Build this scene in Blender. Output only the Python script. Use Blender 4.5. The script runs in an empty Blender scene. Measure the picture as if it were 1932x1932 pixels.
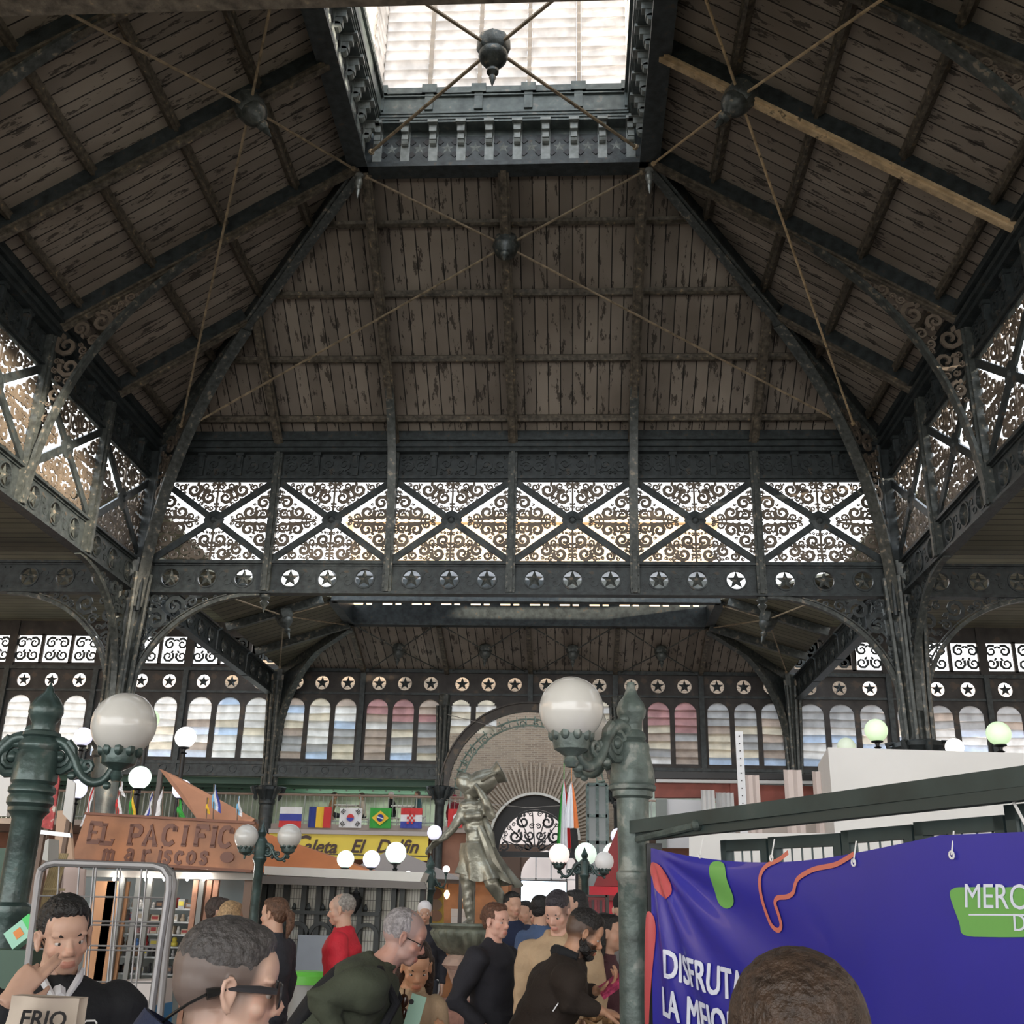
import bpy, bmesh, math, random
import numpy as np
from mathutils import Vector, Matrix, noise
C = bpy.context.scene.collection
PI = math.pi
# ---------------------------------------------------------------- camera, sky, sun, exposure
CAM = np.array([1.541, -24.738, 1.55]); YAW, PIT, ROL, FPX = 0.0623, 0.3632, 0.0235, 2012.76
_cy, _sy, _cp, _sp = math.cos(YAW), math.sin(YAW), math.cos(PIT), math.sin(PIT)
_f = np.array([-_sy*_cp, _cy*_cp, _sp]); _r = np.array([_cy, _sy, 0.]); _u = np.cross(_r, _f)
_r, _u = math.cos(ROL)*_r+math.sin(ROL)*_u, -math.sin(ROL)*_r+math.cos(ROL)*_u
cd = bpy.data.cameras.new('camera'); cam = bpy.data.objects.new('camera', cd); C.objects.link(cam)
cam.matrix_world = Matrix(((_r[0], _u[0], -_f[0], CAM[0]), (_r[1], _u[1], -_f[1], CAM[1]), (_r[2], _u[2], -_f[2], CAM[2]), (0, 0, 0, 1)))
cd.sensor_width = 36; cd.lens = FPX/1932*36; cd.clip_start = .05; cd.clip_end = 500
bpy.context.scene.camera = cam
w = bpy.data.worlds.new('sky'); bpy.context.scene.world = w; w.use_nodes = True
nt = w.node_tree; bg = nt.nodes['Background']
tc = nt.nodes.new('ShaderNodeTexCoord'); sx = nt.nodes.new('ShaderNodeSeparateXYZ'); rp = nt.nodes.new('ShaderNodeValToRGB')
nt.links.new(tc.outputs['Generated'], sx.inputs[0]); nt.links.new(sx.outputs['Z'], rp.inputs[0]); nt.links.new(rp.outputs[0], bg.inputs[0])
rp.color_ramp.elements[0].color = (.98, .96, .93, 1); rp.color_ramp.elements[1].color = (.78, .88, 1.0, 1)
rp.color_ramp.elements[0].position = .05; rp.color_ramp.elements[1].position = .75
bg.inputs[1].default_value = 3.7
sd = bpy.data.lights.new('sun', 'SUN'); sd.energy = 11; sd.angle = .03; sd.color = (1, .86, .68)
so = bpy.data.objects.new('sun', sd); C.objects.link(so)
so.rotation_euler = Vector((-.76, .62, -.10)).to_track_quat('-Z', 'Y').to_euler()
vs = bpy.context.scene.view_settings; vs.view_transform = 'Standard'; vs.look = 'None'; vs.gamma = 1; vs.use_curve_mapping = False; vs.exposure = 0.3

def at(px, py, y=None, dist=None, x=None, z=None):
    d = _f+(px-966)/FPX*_r-(py-966)/FPX*_u
    if y is not None: t = (y-CAM[1])/d[1]
    elif x is not None: t = (x-CAM[0])/d[0]
    elif z is not None: t = (z-CAM[2])/d[2]
    else: t = dist/math.hypot(d[0], d[1])
    return Vector(CAM+d*t)

# ---------------------------------------------------------------- materials
MATS = {}
def mat(name, col, rough=.5, metal=0., var=0., vscale=6., col2=None, thr=.62, bump=0., bscale=None, emit=None, estr=0., spec=None, trans=0., coat=0.):
    if name in MATS: return MATS[name]
    m = bpy.data.materials.new(name); m.use_nodes = True; t = m.node_tree; b = t.nodes['Principled BSDF']
    b.inputs['Base Color'].default_value = (*col, 1); b.inputs['Roughness'].default_value = rough; b.inputs['Metallic'].default_value = metal
    if spec is not None: b.inputs['Specular IOR Level'].default_value = spec
    if trans: b.inputs['Transmission Weight'].default_value = trans
    if coat: b.inputs['Coat Weight'].default_value = coat
    if emit: b.inputs['Emission Color'].default_value = (*emit, 1); b.inputs['Emission Strength'].default_value = estr
    if var or col2 or bump:
        tcn = t.nodes.new('ShaderNodeTexCoord'); n = t.nodes.new('ShaderNodeTexNoise'); n.inputs['Scale'].default_value = vscale; n.inputs['Detail'].default_value = 5
        t.links.new(tcn.outputs['Object'], n.inputs['Vector'])
        if var or col2:
            r = t.nodes.new('ShaderNodeValToRGB'); t.links.new(n.outputs['Fac'], r.inputs[0]); e = r.color_ramp.elements
            e[0].position = .3; e[1].position = .7
            e[0].color = (*[c*(1-var) for c in col], 1); e[1].color = (*[min(1, c*(1+var)) for c in col], 1)
            if col2:
                a = e.new(thr); a.color = e[1].color[:]; e[2].position = thr+.06; e[2].color = (*col2, 1); e[1].position = thr
            t.links.new(r.outputs[0], b.inputs['Base Color'])
        if bump:
            n2 = n
            if bscale:
                n2 = t.nodes.new('ShaderNodeTexNoise'); n2.inputs['Scale'].default_value = bscale; n2.inputs['Detail'].default_value = 4; t.links.new(tcn.outputs['Object'], n2.inputs['Vector'])
            bp = t.nodes.new('ShaderNodeBump'); bp.inputs['Strength'].default_value = bump; bp.inputs['Distance'].default_value = .02
            t.links.new(n2.outputs['Fac'], bp.inputs['Height']); t.links.new(bp.outputs[0], b.inputs['Normal'])
    MATS[name] = m; return m
IRON = mat('dark_iron', (.034, .042, .044), .45, .2, .5, 6.0, col2=(.07, .058, .045), thr=.63, bump=.25, bscale=30)
IRONL = mat('worn_iron', (.062, .070, .066), .40, .25, .5, 8.0, col2=(.22, .19, .15), thr=.60, bump=.25, bscale=30)
RAFT = mat('worn_rafter_paint', (.095, .08, .06), .5, .1, .65, 9, col2=(.30, .22, .13), thr=.64, bump=.3, bscale=25)
RAFTL = mat('bare_timber_paint', (.50, .37, .22), .6, 0, .35, 5.0, col2=(.14, .11, .07), thr=.62, bump=.3, bscale=25)
FRET = mat('fret_iron', (.15, .12, .092), .5, .2, .4, 2.0)
GREEN = mat('green_iron', (.045, .075, .070), .33, .3, .45, 7, col2=(.11, .13, .12), thr=.63, bump=.2, bscale=25, coat=.2)
GREENW = mat('weathered_green_iron', (.10, .13, .12), .45, .2, .5, 9, col2=(.22, .24, .22), thr=.56, bump=.35, bscale=25)
BEAMG = mat('green_painted_beam', (.035, .058, .06), .4, .2, .35, 3, col2=(.07, .09, .09), thr=.66)
BRONZE = mat('verdigris_bronze', (.25, .245, .20), .30, .45, .45, 6, col2=(.32, .33, .29), thr=.60, bump=.3, bscale=18)
WHITE = mat('white_board', (.74, .73, .71), .7, 0, .04, 1.5)
OPAL = mat('opal_glass', (.62, .61, .58), .18, 0, .03, 8, coat=.5)
DARK = mat('black_metal', (.012, .012, .013), .4, .3)
STEEL = mat('brushed_steel', (.42, .42, .43), .32, .8)
def globe_mat(name, col, s): return mat(name, (.7, .7, .7), .3, emit=col, estr=s*(.62 if s < 3 else 1))

def boards_mat(name, c1, c2, c3, width, peel=.62):
    m = bpy.data.materials.new(name); m.use_nodes = True; t = m.node_tree; b = t.nodes['Principled BSDF']; b.inputs['Roughness'].default_value = .75
    N = t.nodes.new; L = t.links.new
    uv = N('ShaderNodeUVMap'); s = N('ShaderNodeSeparateXYZ'); L(uv.outputs[0], s.inputs[0])
    def M(op, a, bb=None, clamp=False):
        n = N('ShaderNodeMath'); n.operation = op; n.use_clamp = clamp
        for i, v in enumerate((a, bb)):
            if v is None: continue
            if isinstance(v, (int, float)): n.inputs[i].default_value = v
            else: L(v, n.inputs[i])
        return n.outputs[0]
    q = M('DIVIDE', s.outputs['X'], width); fr = M('FRACT', q); fl = M('FLOOR', q)
    d = M('ABSOLUTE', M('SUBTRACT', fr, .5)); gr = M('GREATER_THAN', d, .455)
    wn = N('ShaderNodeTexWhiteNoise'); wn.noise_dimensions = '1D'; L(fl, wn.inputs['W'])
    mp = N('ShaderNodeMapping'); mp.inputs['Scale'].default_value = (3.5, .9, 1); L(uv.outputs[0], mp.inputs[0])
    n1 = N('ShaderNodeTexNoise'); n1.inputs['Scale'].default_value = 1.6; n1.inputs['Detail'].default_value = 8; n1.inputs['Roughness'].default_value = .7; L(mp.outputs[0], n1.inputs['Vector'])
    n2 = N('ShaderNodeTexNoise'); n2.inputs['Scale'].default_value = .45; n2.inputs['Detail'].default_value = 3; L(uv.outputs[0], n2.inputs['Vector'])
    r1 = N('ShaderNodeValToRGB'); L(n2.outputs['Fac'], r1.inputs[0]); r1.color_ramp.elements[0].position = .35; r1.color_ramp.elements[1].position = .65
    r1.color_ramp.elements[0].color = (*c1, 1); r1.color_ramp.elements[1].color = (*c2, 1)
    mx = N('ShaderNodeMix'); mx.data_type = 'RGBA'; L(r1.outputs[0], mx.inputs[6]); mx.inputs[7].default_value = (*c3, 1)
    L(M('MULTIPLY', M('GREATER_THAN', n1.outputs['Fac'], peel), .85), mx.inputs[0])
    br = M('ADD', M('MULTIPLY', wn.outputs['Value'], .4), .8)
    h = N('ShaderNodeHueSaturation'); L(mx.outputs[2], h.inputs['Color']); L(br, h.inputs['Value'])
    m2 = N('ShaderNodeMix'); m2.data_type = 'RGBA'; L(h.outputs[0], m2.inputs[6]); m2.inputs[7].default_value = (*[c*.3 for c in c3], 1); L(gr, m2.inputs[0])
    L(m2.outputs[2], b.inputs['Base Color'])
    bp = N('ShaderNodeBump'); bp.inputs['Strength'].default_value = .6; bp.inputs['Distance'].default_value = .03
    L(M('SUBTRACT', M('MULTIPLY', n1.outputs['Fac'], .35), gr), bp.inputs['Height']); L(bp.outputs[0], b.inputs['Normal'])
    return m
BOARD = boards_mat('ceiling_boards', (.18, .15, .12), (.28, .24, .20), (.04, .033, .026), .30, .575)
BOARD2 = boards_mat('pale_ceiling_boards', (.12, .11, .08), (.20, .19, .13), (.04, .035, .025), .34, .7)

# ---------------------------------------------------------------- mesh builder (world coordinates)
class MB:
    def __init__(s): s.v = []; s.f = []; s.m = []; s.uv = None
    def add(s, vs, fs, mi=0):
        o = len(s.v); s.v += [tuple(p) for p in vs]; s.f += [tuple(i+o for i in f) for f in fs]; s.m += [mi]*len(fs); return s
    def box(s, c, d, R=None, mi=0):
        c = Vector(c); P = [Vector((x*d[0]/2, y*d[1]/2, z*d[2]/2)) for x in (-1, 1) for y in (-1, 1) for z in (-1, 1)]
        if R is not None: P = [R @ p for p in P]
        return s.add([c+p for p in P], [(0, 1, 3, 2), (4, 6, 7, 5), (0, 4, 5, 1), (2, 3, 7, 6), (0, 2, 6, 4), (1, 5, 7, 3)], mi)
    def bb(s, x0, x1, y0, y1, z0, z1, mi=0): return s.box(((x0+x1)/2, (y0+y1)/2, (z0+z1)/2), (abs(x1-x0), abs(y1-y0), abs(z1-z0)), None, mi)
    def bar(s, p, q, w, h, up=(0, 0, 1), mi=0, off=0.):
        p = Vector(p); q = Vector(q); d = (q-p); L = d.length
        if L < 1e-6: return s
        d /= L; up = Vector(up); x = d.cross(up)
        if x.length < 1e-4: x = d.cross(Vector((1, 0, 0)))
        x.normalize(); z = x.cross(d); R = Matrix((x, d, z)).transposed()
        return s.box((p+q)/2+z*off, (w, L, h), R, mi)
    def tube(s, pts, r, n=8, mi=0, cap=True):
        pts = [Vector(p) for p in pts]; k = len(pts)
        rr = r if isinstance(r, (list, tuple)) else [r]*k
        vs = []; prev = None
        for i, p in enumerate(pts):
            d = (pts[min(i+1, k-1)]-pts[max(i-1, 0)]).normalized()
            if prev is None: x = d.orthogonal().normalized()
            else: x = (prev-d*prev.dot(d)); x = x.normalized() if x.length > 1e-5 else d.orthogonal().normalized()
            prev = x; y = d.cross(x)
            for j in range(n): a = 2*PI*j/n; vs.append(p+(x*math.cos(a)+y*math.sin(a))*rr[i])
        fs = [(i*n+j, i*n+(j+1) % n, (i+1)*n+(j+1) % n, (i+1)*n+j) for i in range(k-1) for j in range(n)]
        if cap: fs += [tuple(range(n)), tuple(range((k-1)*n, k*n))]
        return s.add(vs, fs, mi)
    def lathe(s, prof, c, n=20, R=None, mi=0, ax=(1, 1)):
        c = Vector(c); vs = []; k = len(prof)
        for r, z in prof:
            for j in range(n):
                a = 2*PI*j/n; p = Vector((r*math.cos(a)*ax[0], r*math.sin(a)*ax[1], z)); vs.append(c+(R @ p if R is not None else p))
        fs = [(i*n+j, i*n+(j+1) % n, (i+1)*n+(j+1) % n, (i+1)*n+j) for i in range(k-1) for j in range(n)]
        fs += [tuple(range(n)), tuple(range((k-1)*n, k*n))]
        return s.add(vs, fs, mi)
    def ell(s, c, r, R=None, nu=16, nv=10, mi=0):
        if isinstance(r, (int, float)): r = (r, r, r)
        c = Vector(c); vs = [Vector((0, 0, r[2]))]; fs = []
        for i in range(1, nv):
            t = PI*i/nv
            for j in range(nu): a = 2*PI*j/nu; vs.append(Vector((r[0]*math.sin(t)*math.cos(a), r[1]*math.sin(t)*math.sin(a), r[2]*math.cos(t))))
        vs.append(Vector((0, 0, -r[2])))
        for j in range(nu): fs.append((0, 1+j, 1+(j+1) % nu)); fs.append((len(vs)-1, 1+(nv-2)*nu+(j+1) % nu, 1+(nv-2)*nu+j))
        for i in range(nv-2):
            for j in range(nu): a = 1+i*nu+j; b = 1+i*nu+(j+1) % nu; fs.append((a, a+nu, b+nu, b))
        if R is not None: vs = [R @ p for p in vs]
        return s.add([c+p for p in vs], fs, mi)
    def prism(s, poly, o, ux, uy, th, mi=0):       # polygon in plane (ux,uy) extruded +-th/2
        o, ux, uy = Vector(o), Vector(ux), Vector(uy); n = ux.cross(uy).normalized(); k = len(poly)
        A = [o+ux*a+uy*b+n*th/2 for a, b in poly]; Bv = [p-n*th for p in A]
        return s.add(A+Bv, [tuple(range(k)), tuple(range(2*k-1, k-1, -1))]+[(i, (i+1) % k, k+(i+1) % k, k+i) for i in range(k)], mi)
    def ribbon(s, pts, w, o, ux, uy, th, mi=0):     # flat strip following 2D points
        o, ux, uy = Vector(o), Vector(ux), Vector(uy); n = ux.cross(uy).normalized()*th/2; k = len(pts)
        ww = w if isinstance(w, (list, tuple)) else [w]*k; vs = []
        for i, (a, b) in enumerate(pts):
            a0, b0 = pts[max(i-1, 0)]; a1, b1 = pts[min(i+1, k-1)]; dx, dy = a1-a0, b1-b0; L = math.hypot(dx, dy) or 1
            nx, ny = -dy/L*ww[i]/2, dx/L*ww[i]/2
            p = o+ux*(a+nx)+uy*(b+ny); q = o+ux*(a-nx)+uy*(b-ny); vs += [p+n, q+n, q-n, p-n]
        fs = []
        for i in range(k-1):
            for j in range(4): fs.append((i*4+j, i*4+(j+1) % 4, i*4+4+(j+1) % 4, i*4+4+j))
        fs += [(0, 1, 2, 3), (4*k-1, 4*k-2, 4*k-3, 4*k-4)]
        return s.add(vs, fs, mi)
    def build(s, name, m, parent=None, smooth=False, loc=None):
        me = bpy.data.meshes.new(name)
        if parent is not None:
            pl = Vector((0, 0, 0)); q = parent
            while q is not None: pl += q.location; q = q.parent
            loc = pl
        elif loc is None:
            xs = [p[0] for p in s.v]; ys = [p[1] for p in s.v]; zs = [p[2] for p in s.v]
            loc = Vector(((min(xs)+max(xs))/2, (min(ys)+max(ys))/2, min(zs)))
        else: loc = Vector(loc)
        me.from_pydata([(a-loc[0], b-loc[1], c-loc[2]) for a, b, c in s.v], [], s.f)
        for k in (m if isinstance(m, (list, tuple)) else [m]): me.materials.append(k)
        if isinstance(m, (list, tuple)): me.polygons.foreach_set('material_index', s.m)
        if s.uv:
            l = me.uv_layers.new(name='UVMap')
            for i, lp in enumerate(me.loops): l.data[i].uv = s.uv[lp.vertex_index]
        b = bmesh.new(); b.from_mesh(me); bmesh.ops.recalc_face_normals(b, faces=b.faces); b.to_mesh(me); b.free()
        if smooth:
            me.shade_smooth()
            if smooth != 2: me.set_sharp_from_angle(angle=math.radians(40))
        ob = bpy.data.objects.new(name, me); C.objects.link(ob)
        if parent is not None: ob.parent = parent
        else: ob.location = loc
        return ob
def tag(o, label, cat, group=None, kind=None):
    o['label'] = label; o['category'] = cat
    if group: o['group'] = group
    if kind: o['kind'] = kind
    return o
def struct(o, label=None):
    o['kind'] = 'structure'
    if label: o['label'] = label
    return o
def thing(name, loc, label, cat, group=None):
    o = bpy.data.objects.new(name, None); C.objects.link(o); o.location = Vector(loc); o.empty_display_size = .1
    return tag(o, label, cat, group)
def copy_tree(o, parent=None, loc=None, rz=None, label=None, sc=None):
    c = o.copy(); C.objects.link(c)
    if parent is not None: c.parent = parent
    if loc is not None: c.location = loc
    if rz is not None: c.rotation_euler = (0, 0, rz)
    if sc is not None: c.scale = sc
    if label: c['label'] = label
    for ch in list(o.children): copy_tree(ch, c)
    return c
ORD = ['first', 'second', 'third', 'fourth', 'fifth', 'sixth', 'seventh', 'eighth', 'ninth', 'tenth', 'eleventh', 'twelfth', 'thirteenth', 'fourteenth', 'fifteenth']

# ---------------------------------------------------------------- scrollwork
def inpoly(x, y, P):
    c = False; j = len(P)-1
    for i in range(len(P)):
        if (P[i][1] > y) != (P[j][1] > y) and x < (P[j][0]-P[i][0])*(y-P[i][1])/(P[j][1]-P[i][1])+P[i][0]: c = not c
        j = i
    return c
def dpoly(x, y, P):
    m = 1e9
    for i in range(len(P)):
        ax, ay = P[i]; bx, by = P[(i+1) % len(P)]; dx, dy = bx-ax, by-ay; t = max(0, min(1, ((x-ax)*dx+(y-ay)*dy)/(dx*dx+dy*dy+1e-9)))
        m = min(m, math.hypot(x-ax-t*dx, y-ay-t*dy))
    return m
def pack(P, rmax, rmin, seed, tries=900):
    rng = random.Random(seed); xs = [p[0] for p in P]; ys = [p[1] for p in P]; out = []
    r = rmax
    while r >= rmin:
        for _ in range(tries):
            x = rng.uniform(min(xs), max(xs)); y = rng.uniform(min(ys), max(ys))
            if not inpoly(x, y, P): continue
            d = dpoly(x, y, P)
            for cx, cy, cr in out: d = min(d, math.hypot(x-cx, y-cy)-cr)
            if d >= r*.93: out.append((x, y, min(d, r)*1.03))
        r *= .74
    return out
def scroll_pts(cx, cy, r, a0, sg, turns=1.3, n=15):
    return [(cx+r*(1-.78*i/(n-1))*math.cos(a0+sg*2*PI*turns*i/(n-1)), cy+r*(1-.78*i/(n-1))*math.sin(a0+sg*2*PI*turns*i/(n-1))) for i in range(n)]
def fret(mb, P, o, ux, uy, th, rmax, rmin, seed, wf=.40, mirror=None, tries=700, n=14):
    cs = pack(P, rmax, rmin, seed, tries); rng = random.Random(seed+5)
    for cx, cy, r in cs:
        a = rng.uniform(0, 2*PI); sg = rng.choice((-1, 1)); w = [r*wf*1.25*(1-.45*i/(n-1)) for i in range(n)]
        pts = scroll_pts(cx, cy, r*.97, a, sg, n=n); mb.ribbon(pts, w, o, ux, uy, th)
        leaf = [(cx+math.cos(a-sg*.3)*r*k, cy+math.sin(a-sg*.3)*r*k) for k in (1.25, .95, .6)]
        mb.ribbon(leaf, [r*.1, r*.42, r*.08], o, ux, uy, th*.8)
        if mirror is not None:
            mx = mirror
            mb.ribbon([(2*mx-x, y) for x, y in pts], w, o, ux, uy, th)
            mb.ribbon([(2*mx-x, y) for x, y in leaf], [r*.1, r*.42, r*.08], o, ux, uy, th*.8)
def star_poly(R, r, a0=PI/2, n=5): return [((R if i % 2 == 0 else r)*math.cos(a0+PI*i/n), (R if i % 2 == 0 else r)*math.sin(a0+PI*i/n)) for i in range(2*n)]
def star3d(mb, c, ux, uy, R, th, mi=0, rin=.42):
    c, ux, uy = Vector(c), Vector(ux), Vector(uy); n = ux.cross(uy).normalized(); P = [c+ux*a+uy*b for a, b in star_poly(R, R*rin)]
    k = len(P); mb.add([p for p in P]+[c+n*th, c-n*th], [(i, (i+1) % k, k) for i in range(k)]+[((i+1) % k, i, k+1) for i in range(k)], mi)
def holecell(mb, x0, x1, z0, z1, hole, o, ux, uy, th, mi=0):   # rectangle with a star-shaped hole (list of 2D points about centre)
    o, ux, uy = Vector(o), Vector(ux), Vector(uy); n = ux.cross(uy).normalized()*th/2
    cx = sum(p[0] for p in hole)/len(hole); cz = sum(p[1] for p in hole)/len(hole)
    cz = (min(p[1] for p in hole)+max(p[1] for p in hole))/2
    def edge(dx, dz):
        t = 1e9
        if dx > 1e-9: t = min(t, (x1-cx)/dx)
        if dx < -1e-9: t = min(t, (x0-cx)/dx)
        if dz > 1e-9: t = min(t, (z1-cz)/dz)
        if dz < -1e-9: t = min(t, (z0-cz)/dz)
        return (cx+dx*t, cz+dz*t)
    items = [(math.atan2(p[1]-cz, p[0]-cx), p) for p in hole]
    hs = sorted(items, key=lambda t: t[0]); out = []
    for ca, cp in sorted((math.atan2(q[1]-cz, q[0]-cx), q) for q in ((x0, z0), (x1, z0), (x1, z1), (x0, z1))): out.append((ca, cp))
    inn = [p for _, p in hs]; ang = [a for a, _ in hs]
    ou = [edge(p[0]-cx, p[1]-cz) for p in inn]; k = len(inn); V = []; F = []
    for p in inn: V.append(p)
    for p in ou: V.append(p)
    for i in range(k):
        j = (i+1) % k; a0, a1 = ang[i], ang[j] if j else ang[j]+2*PI
        cor = [4*0+q for q in range(4) if a0 < out[q][0] < a1 or a0 < out[q][0]+2*PI < a1]
        f = [i, j, k+j]
        cs = sorted(cor, key=lambda q: out[q][0] if out[q][0] > a0 else out[q][0]+2*PI, reverse=True)
        for q in cs: V.append(out[q][1]); f.append(len(V)-1)
        f.append(k+i); F.append(tuple(f))
    W1 = [o+ux*a+uy*b+n for a, b in V]; W2 = [p-2*n for p in W1]; m = len(V)
    mb.add(W1+W2, F+[tuple(i+m for i in reversed(f)) for f in F]+[(i, (i+1) % k, m+(i+1) % k, m+i) for i in range(k)], mi)
    mb.prism([], o, ux, uy, th) if False else None
def circ(cx, cy, r, n=24): return [(cx+r*math.cos(2*PI*i/n), cy+r*math.sin(2*PI*i/n)) for i in range(n)]
def text_mesh(mb, txt, size, o, ux, uy, th=.01, shear=0., mi=0, off=0., space=1., fn=None, res=3, align='LEFT', subd=0):
    cu = bpy.data.curves.new('t', 'FONT'); cu.body = txt; cu.size = size; cu.shear = shear; cu.offset = off; cu.space_character = space; cu.resolution_u = res; cu.extrude = th/2; cu.align_x = align
    ob = bpy.data.objects.new('t', cu); C.objects.link(ob); bpy.context.view_layer.update()
    me = bpy.data.meshes.new_from_object(ob.evaluated_get(bpy.context.evaluated_depsgraph_get()))
    o, ux, uy = Vector(o), Vector(ux), Vector(uy); n = ux.cross(uy).normalized()
    vs = [fn(v.co) if fn else o+ux*v.co.x+uy*v.co.y+n*v.co.z for v in me.vertices]
    mb.add(vs, [tuple(p.vertices) for p in me.polygons], mi)
    bpy.data.objects.remove(ob); bpy.data.curves.remove(cu); bpy.data.meshes.remove(me)
# ================================================================ THE HALL
b = 3.0; W = 9.30; ZA, ZB, ZC, ZR, ZS, ZL = 8.81, 9.63, 11.83, 12.62, 13.07, 16.70
LX, LY0, LY1, YF = 3.05, -5.98, -12.1, -18.1
X3, Y3, Z3 = Vector((1, 0, 0)), Vector((0, 1, 0)), Vector((0, 0, 1))
ZT = 17.27
m = MB(); m.bb(-45, 45, -34, 45, -.1, 0); fl = struct(m.build('floor', mat('floor_tiles', (.20, .175, .155), .45, 0, .25, 1.2)))
# --- ceiling slopes of the main hall (boards run up the slope)
def slope(name, P, udir):
    m = MB(); P = [Vector(p) for p in P]; n = (P[1]-P[0]).cross(P[2]-P[0]).normalized()
    if n.z < 0: n = -n
    Q = [p+n*.08 for p in P]; k = len(P)
    m.add(P+Q, [tuple(range(k)), tuple(range(2*k-1, k-1, -1))]+[(i, (i+1) % k, k+(i+1) % k, k+i) for i in range(k)])
    ud = Vector(udir); vd = n.cross(ud).normalized(); m.uv = [(p.dot(ud), p.dot(vd)) for p in P+Q]
    return m.build(name, BOARD, loc=(0, 0, 0))
struct(slope('ceiling', [(-W, 0, ZS), (W, 0, ZS), (LX, LY0, ZT), (-LX, LY0, ZT)], (1, 0, 0)), 'dark boarded back slope of the tall roof')
struct(slope('ceiling', [(-W, 0, ZS), (-LX, LY0, ZT), (-LX, LY1, ZT), (-W, YF, ZS)], (0, 1, 0)), 'dark boarded left slope of the tall roof')
struct(slope('ceiling', [(W, 0, ZS), (LX, LY0, ZT), (LX, LY1, ZT), (W, YF, ZS)], (0, 1, 0)), 'dark boarded right slope of the tall roof')
struct(slope('ceiling', [(-W, YF, ZS), (W, YF, ZS), (LX, LY1, ZT), (-LX, LY1, ZT)], (1, 0, 0)), 'front slope of the tall roof above the camera')
# --- rafters
def rafter(p, q, label, wid=.24, dep=.46, mm=None, top=None, hooks=True):
    p = Vector(p); q = Vector(q); d = (q-p).normalized(); up = Vector((0, 0, 1)); x = d.cross(up).normalized(); z = x.cross(d)
    t = thing('roof_rafter', p, label, 'rafter', None)
    m = MB(); m.bar(p, q, .07, dep, off=dep/2); m.build('web', IRON, t)
    m = MB(); m.bar(p, q, wid, .05, off=.02); m.bar(p, q, wid*.55, .05, off=-.025)
    L = (q-p).length; k = int(L/.42)
    for i in range(1, k): c = p+d*(L*i/k); m.ell(c-z*.055+x*.0, (.02, .02, .015), nu=6, nv=4)
    m.build('flange', mm or RAFT, t)
    return t
def zroof_b(y): return ZR+(ZL-ZR)*(-y/6.0)
def arch_bracket(pbot, pw, pr, label, th=.16, seed=1, mm=IRONL, width=.0, fmat=None):
    # pbot: foot on the post, pw: corner where post meets rafter, pr: where the curve meets the rafter
    pbot, pw, pr = Vector(pbot), Vector(pw), Vector(pr); h = (pr-pw); hx = Vector((h.x, h.y, 0)); ux = hx.normalized(); uy = Z3
    def loc2(p): d = p-pbot; return (d.dot(ux), d.z)
    a, c, e = loc2(pbot), loc2(pw), loc2(pr); K = (c[0]+(e[0]-a[0])*.05, c[1]-(c[1]-a[1])*.02)
    cur = [((1-t)**2*a[0]+2*(1-t)*t*K[0]+t*t*e[0], (1-t)**2*a[1]+2*(1-t)*t*K[1]+t*t*e[1]) for t in [i/20 for i in range(21)]]
    t = thing('arched_bracket', pbot, label, 'bracket')
    m = MB(); m.ribbon(cur, .07, pbot, ux, uy, th*1.3); inner = [(x, y) for x, y in cur]; m.build('curved_rib', mm, t)
    P = inner+[(c[0]-.0, c[1])]
    m = MB(); r = min(.24, (e[0]-a[0])*.13)
    fret(m, P, pbot, ux, uy, .05, r, r*.2, seed, .34, tries=700, n=12); m.build('scrollwork', fmat or FRET, t)
    return t
names_back = {-6: 'second rafter from the left column on the back slope', -3: 'back slope rafter rising to the left lantern corner', 0: 'middle rafter of the back slope under the lantern', 3: 'back slope rafter rising to the right lantern corner', 6: 'short rafter nearest the right column on the back slope'}
for X in (-6, -3, 0, 3, 6):
    ytop = LY0 if abs(X) <= 3 else -(W-abs(X))*.96
    ztop = ZR+(ZL-ZR)*(-ytop/6.0)+.02
    rafter((X, -.1, ZR), (X, ytop, ztop), 'worn iron '+names_back[X], mm=RAFT)
rn = ['nearest the back wall', 'at the back corner of the lantern', 'at mid length of the lantern', 'at the front corner of the lantern', 'near the front beam']
for sg, sn in ((-1, 'left'), (1, 'right')):
    for i, Y in enumerate((-3, -6, -9, -12, -15)):
        k = 6.25 if i in (1, 2, 3) else 3.0*1.04
        ztop = ZR+(ZL-ZR)*(k/6.25)
        mm = RAFTL if (sg > 0 and i == 2) else RAFT
        rafter((sg*(W-.1), Y, ZR), (sg*(W-k), Y, ztop), 'worn rafter on the %s slope %s' % (sn, rn[i]), mm=mm)
    rafter((sg*(W-.05), -.05, ZR-.05), (sg*LX, LY0, ZL), 'dark hip rafter from the %s column up to the lantern corner' % sn, .3, .62, IRONL)
    # arched brackets in the tall hall
    P2 = lambda fr, Y: (sg*(W-6.25*fr), Y, ZR+(ZL-ZR)*fr)
    arch_bracket((sg*(W-.15), -6, 8.95), (sg*(W-.15), -6, ZR), P2(.52, -6), 'large scrolled arch bracket on the %s wall post below the lantern corner' % sn, seed=11)
    arch_bracket((sg*(W-.15), -12, 8.95), (sg*(W-.15), -12, ZR), P2(.52, -12), 'large scrolled arch bracket on the %s wall post nearer the front' % sn, seed=12)
    hp = Vector((sg*(W-.3), -.3, ZR)); hq = Vector((sg*LX, LY0, ZL))
    arch_bracket((sg*(W-.25), -.25, 8.4), (sg*(W-.25), -.25, ZR), tuple(hp.lerp(hq, .46)), 'scrolled corner arch bracket under the %s hip rafter' % sn, seed=13, th=.22)
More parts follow.
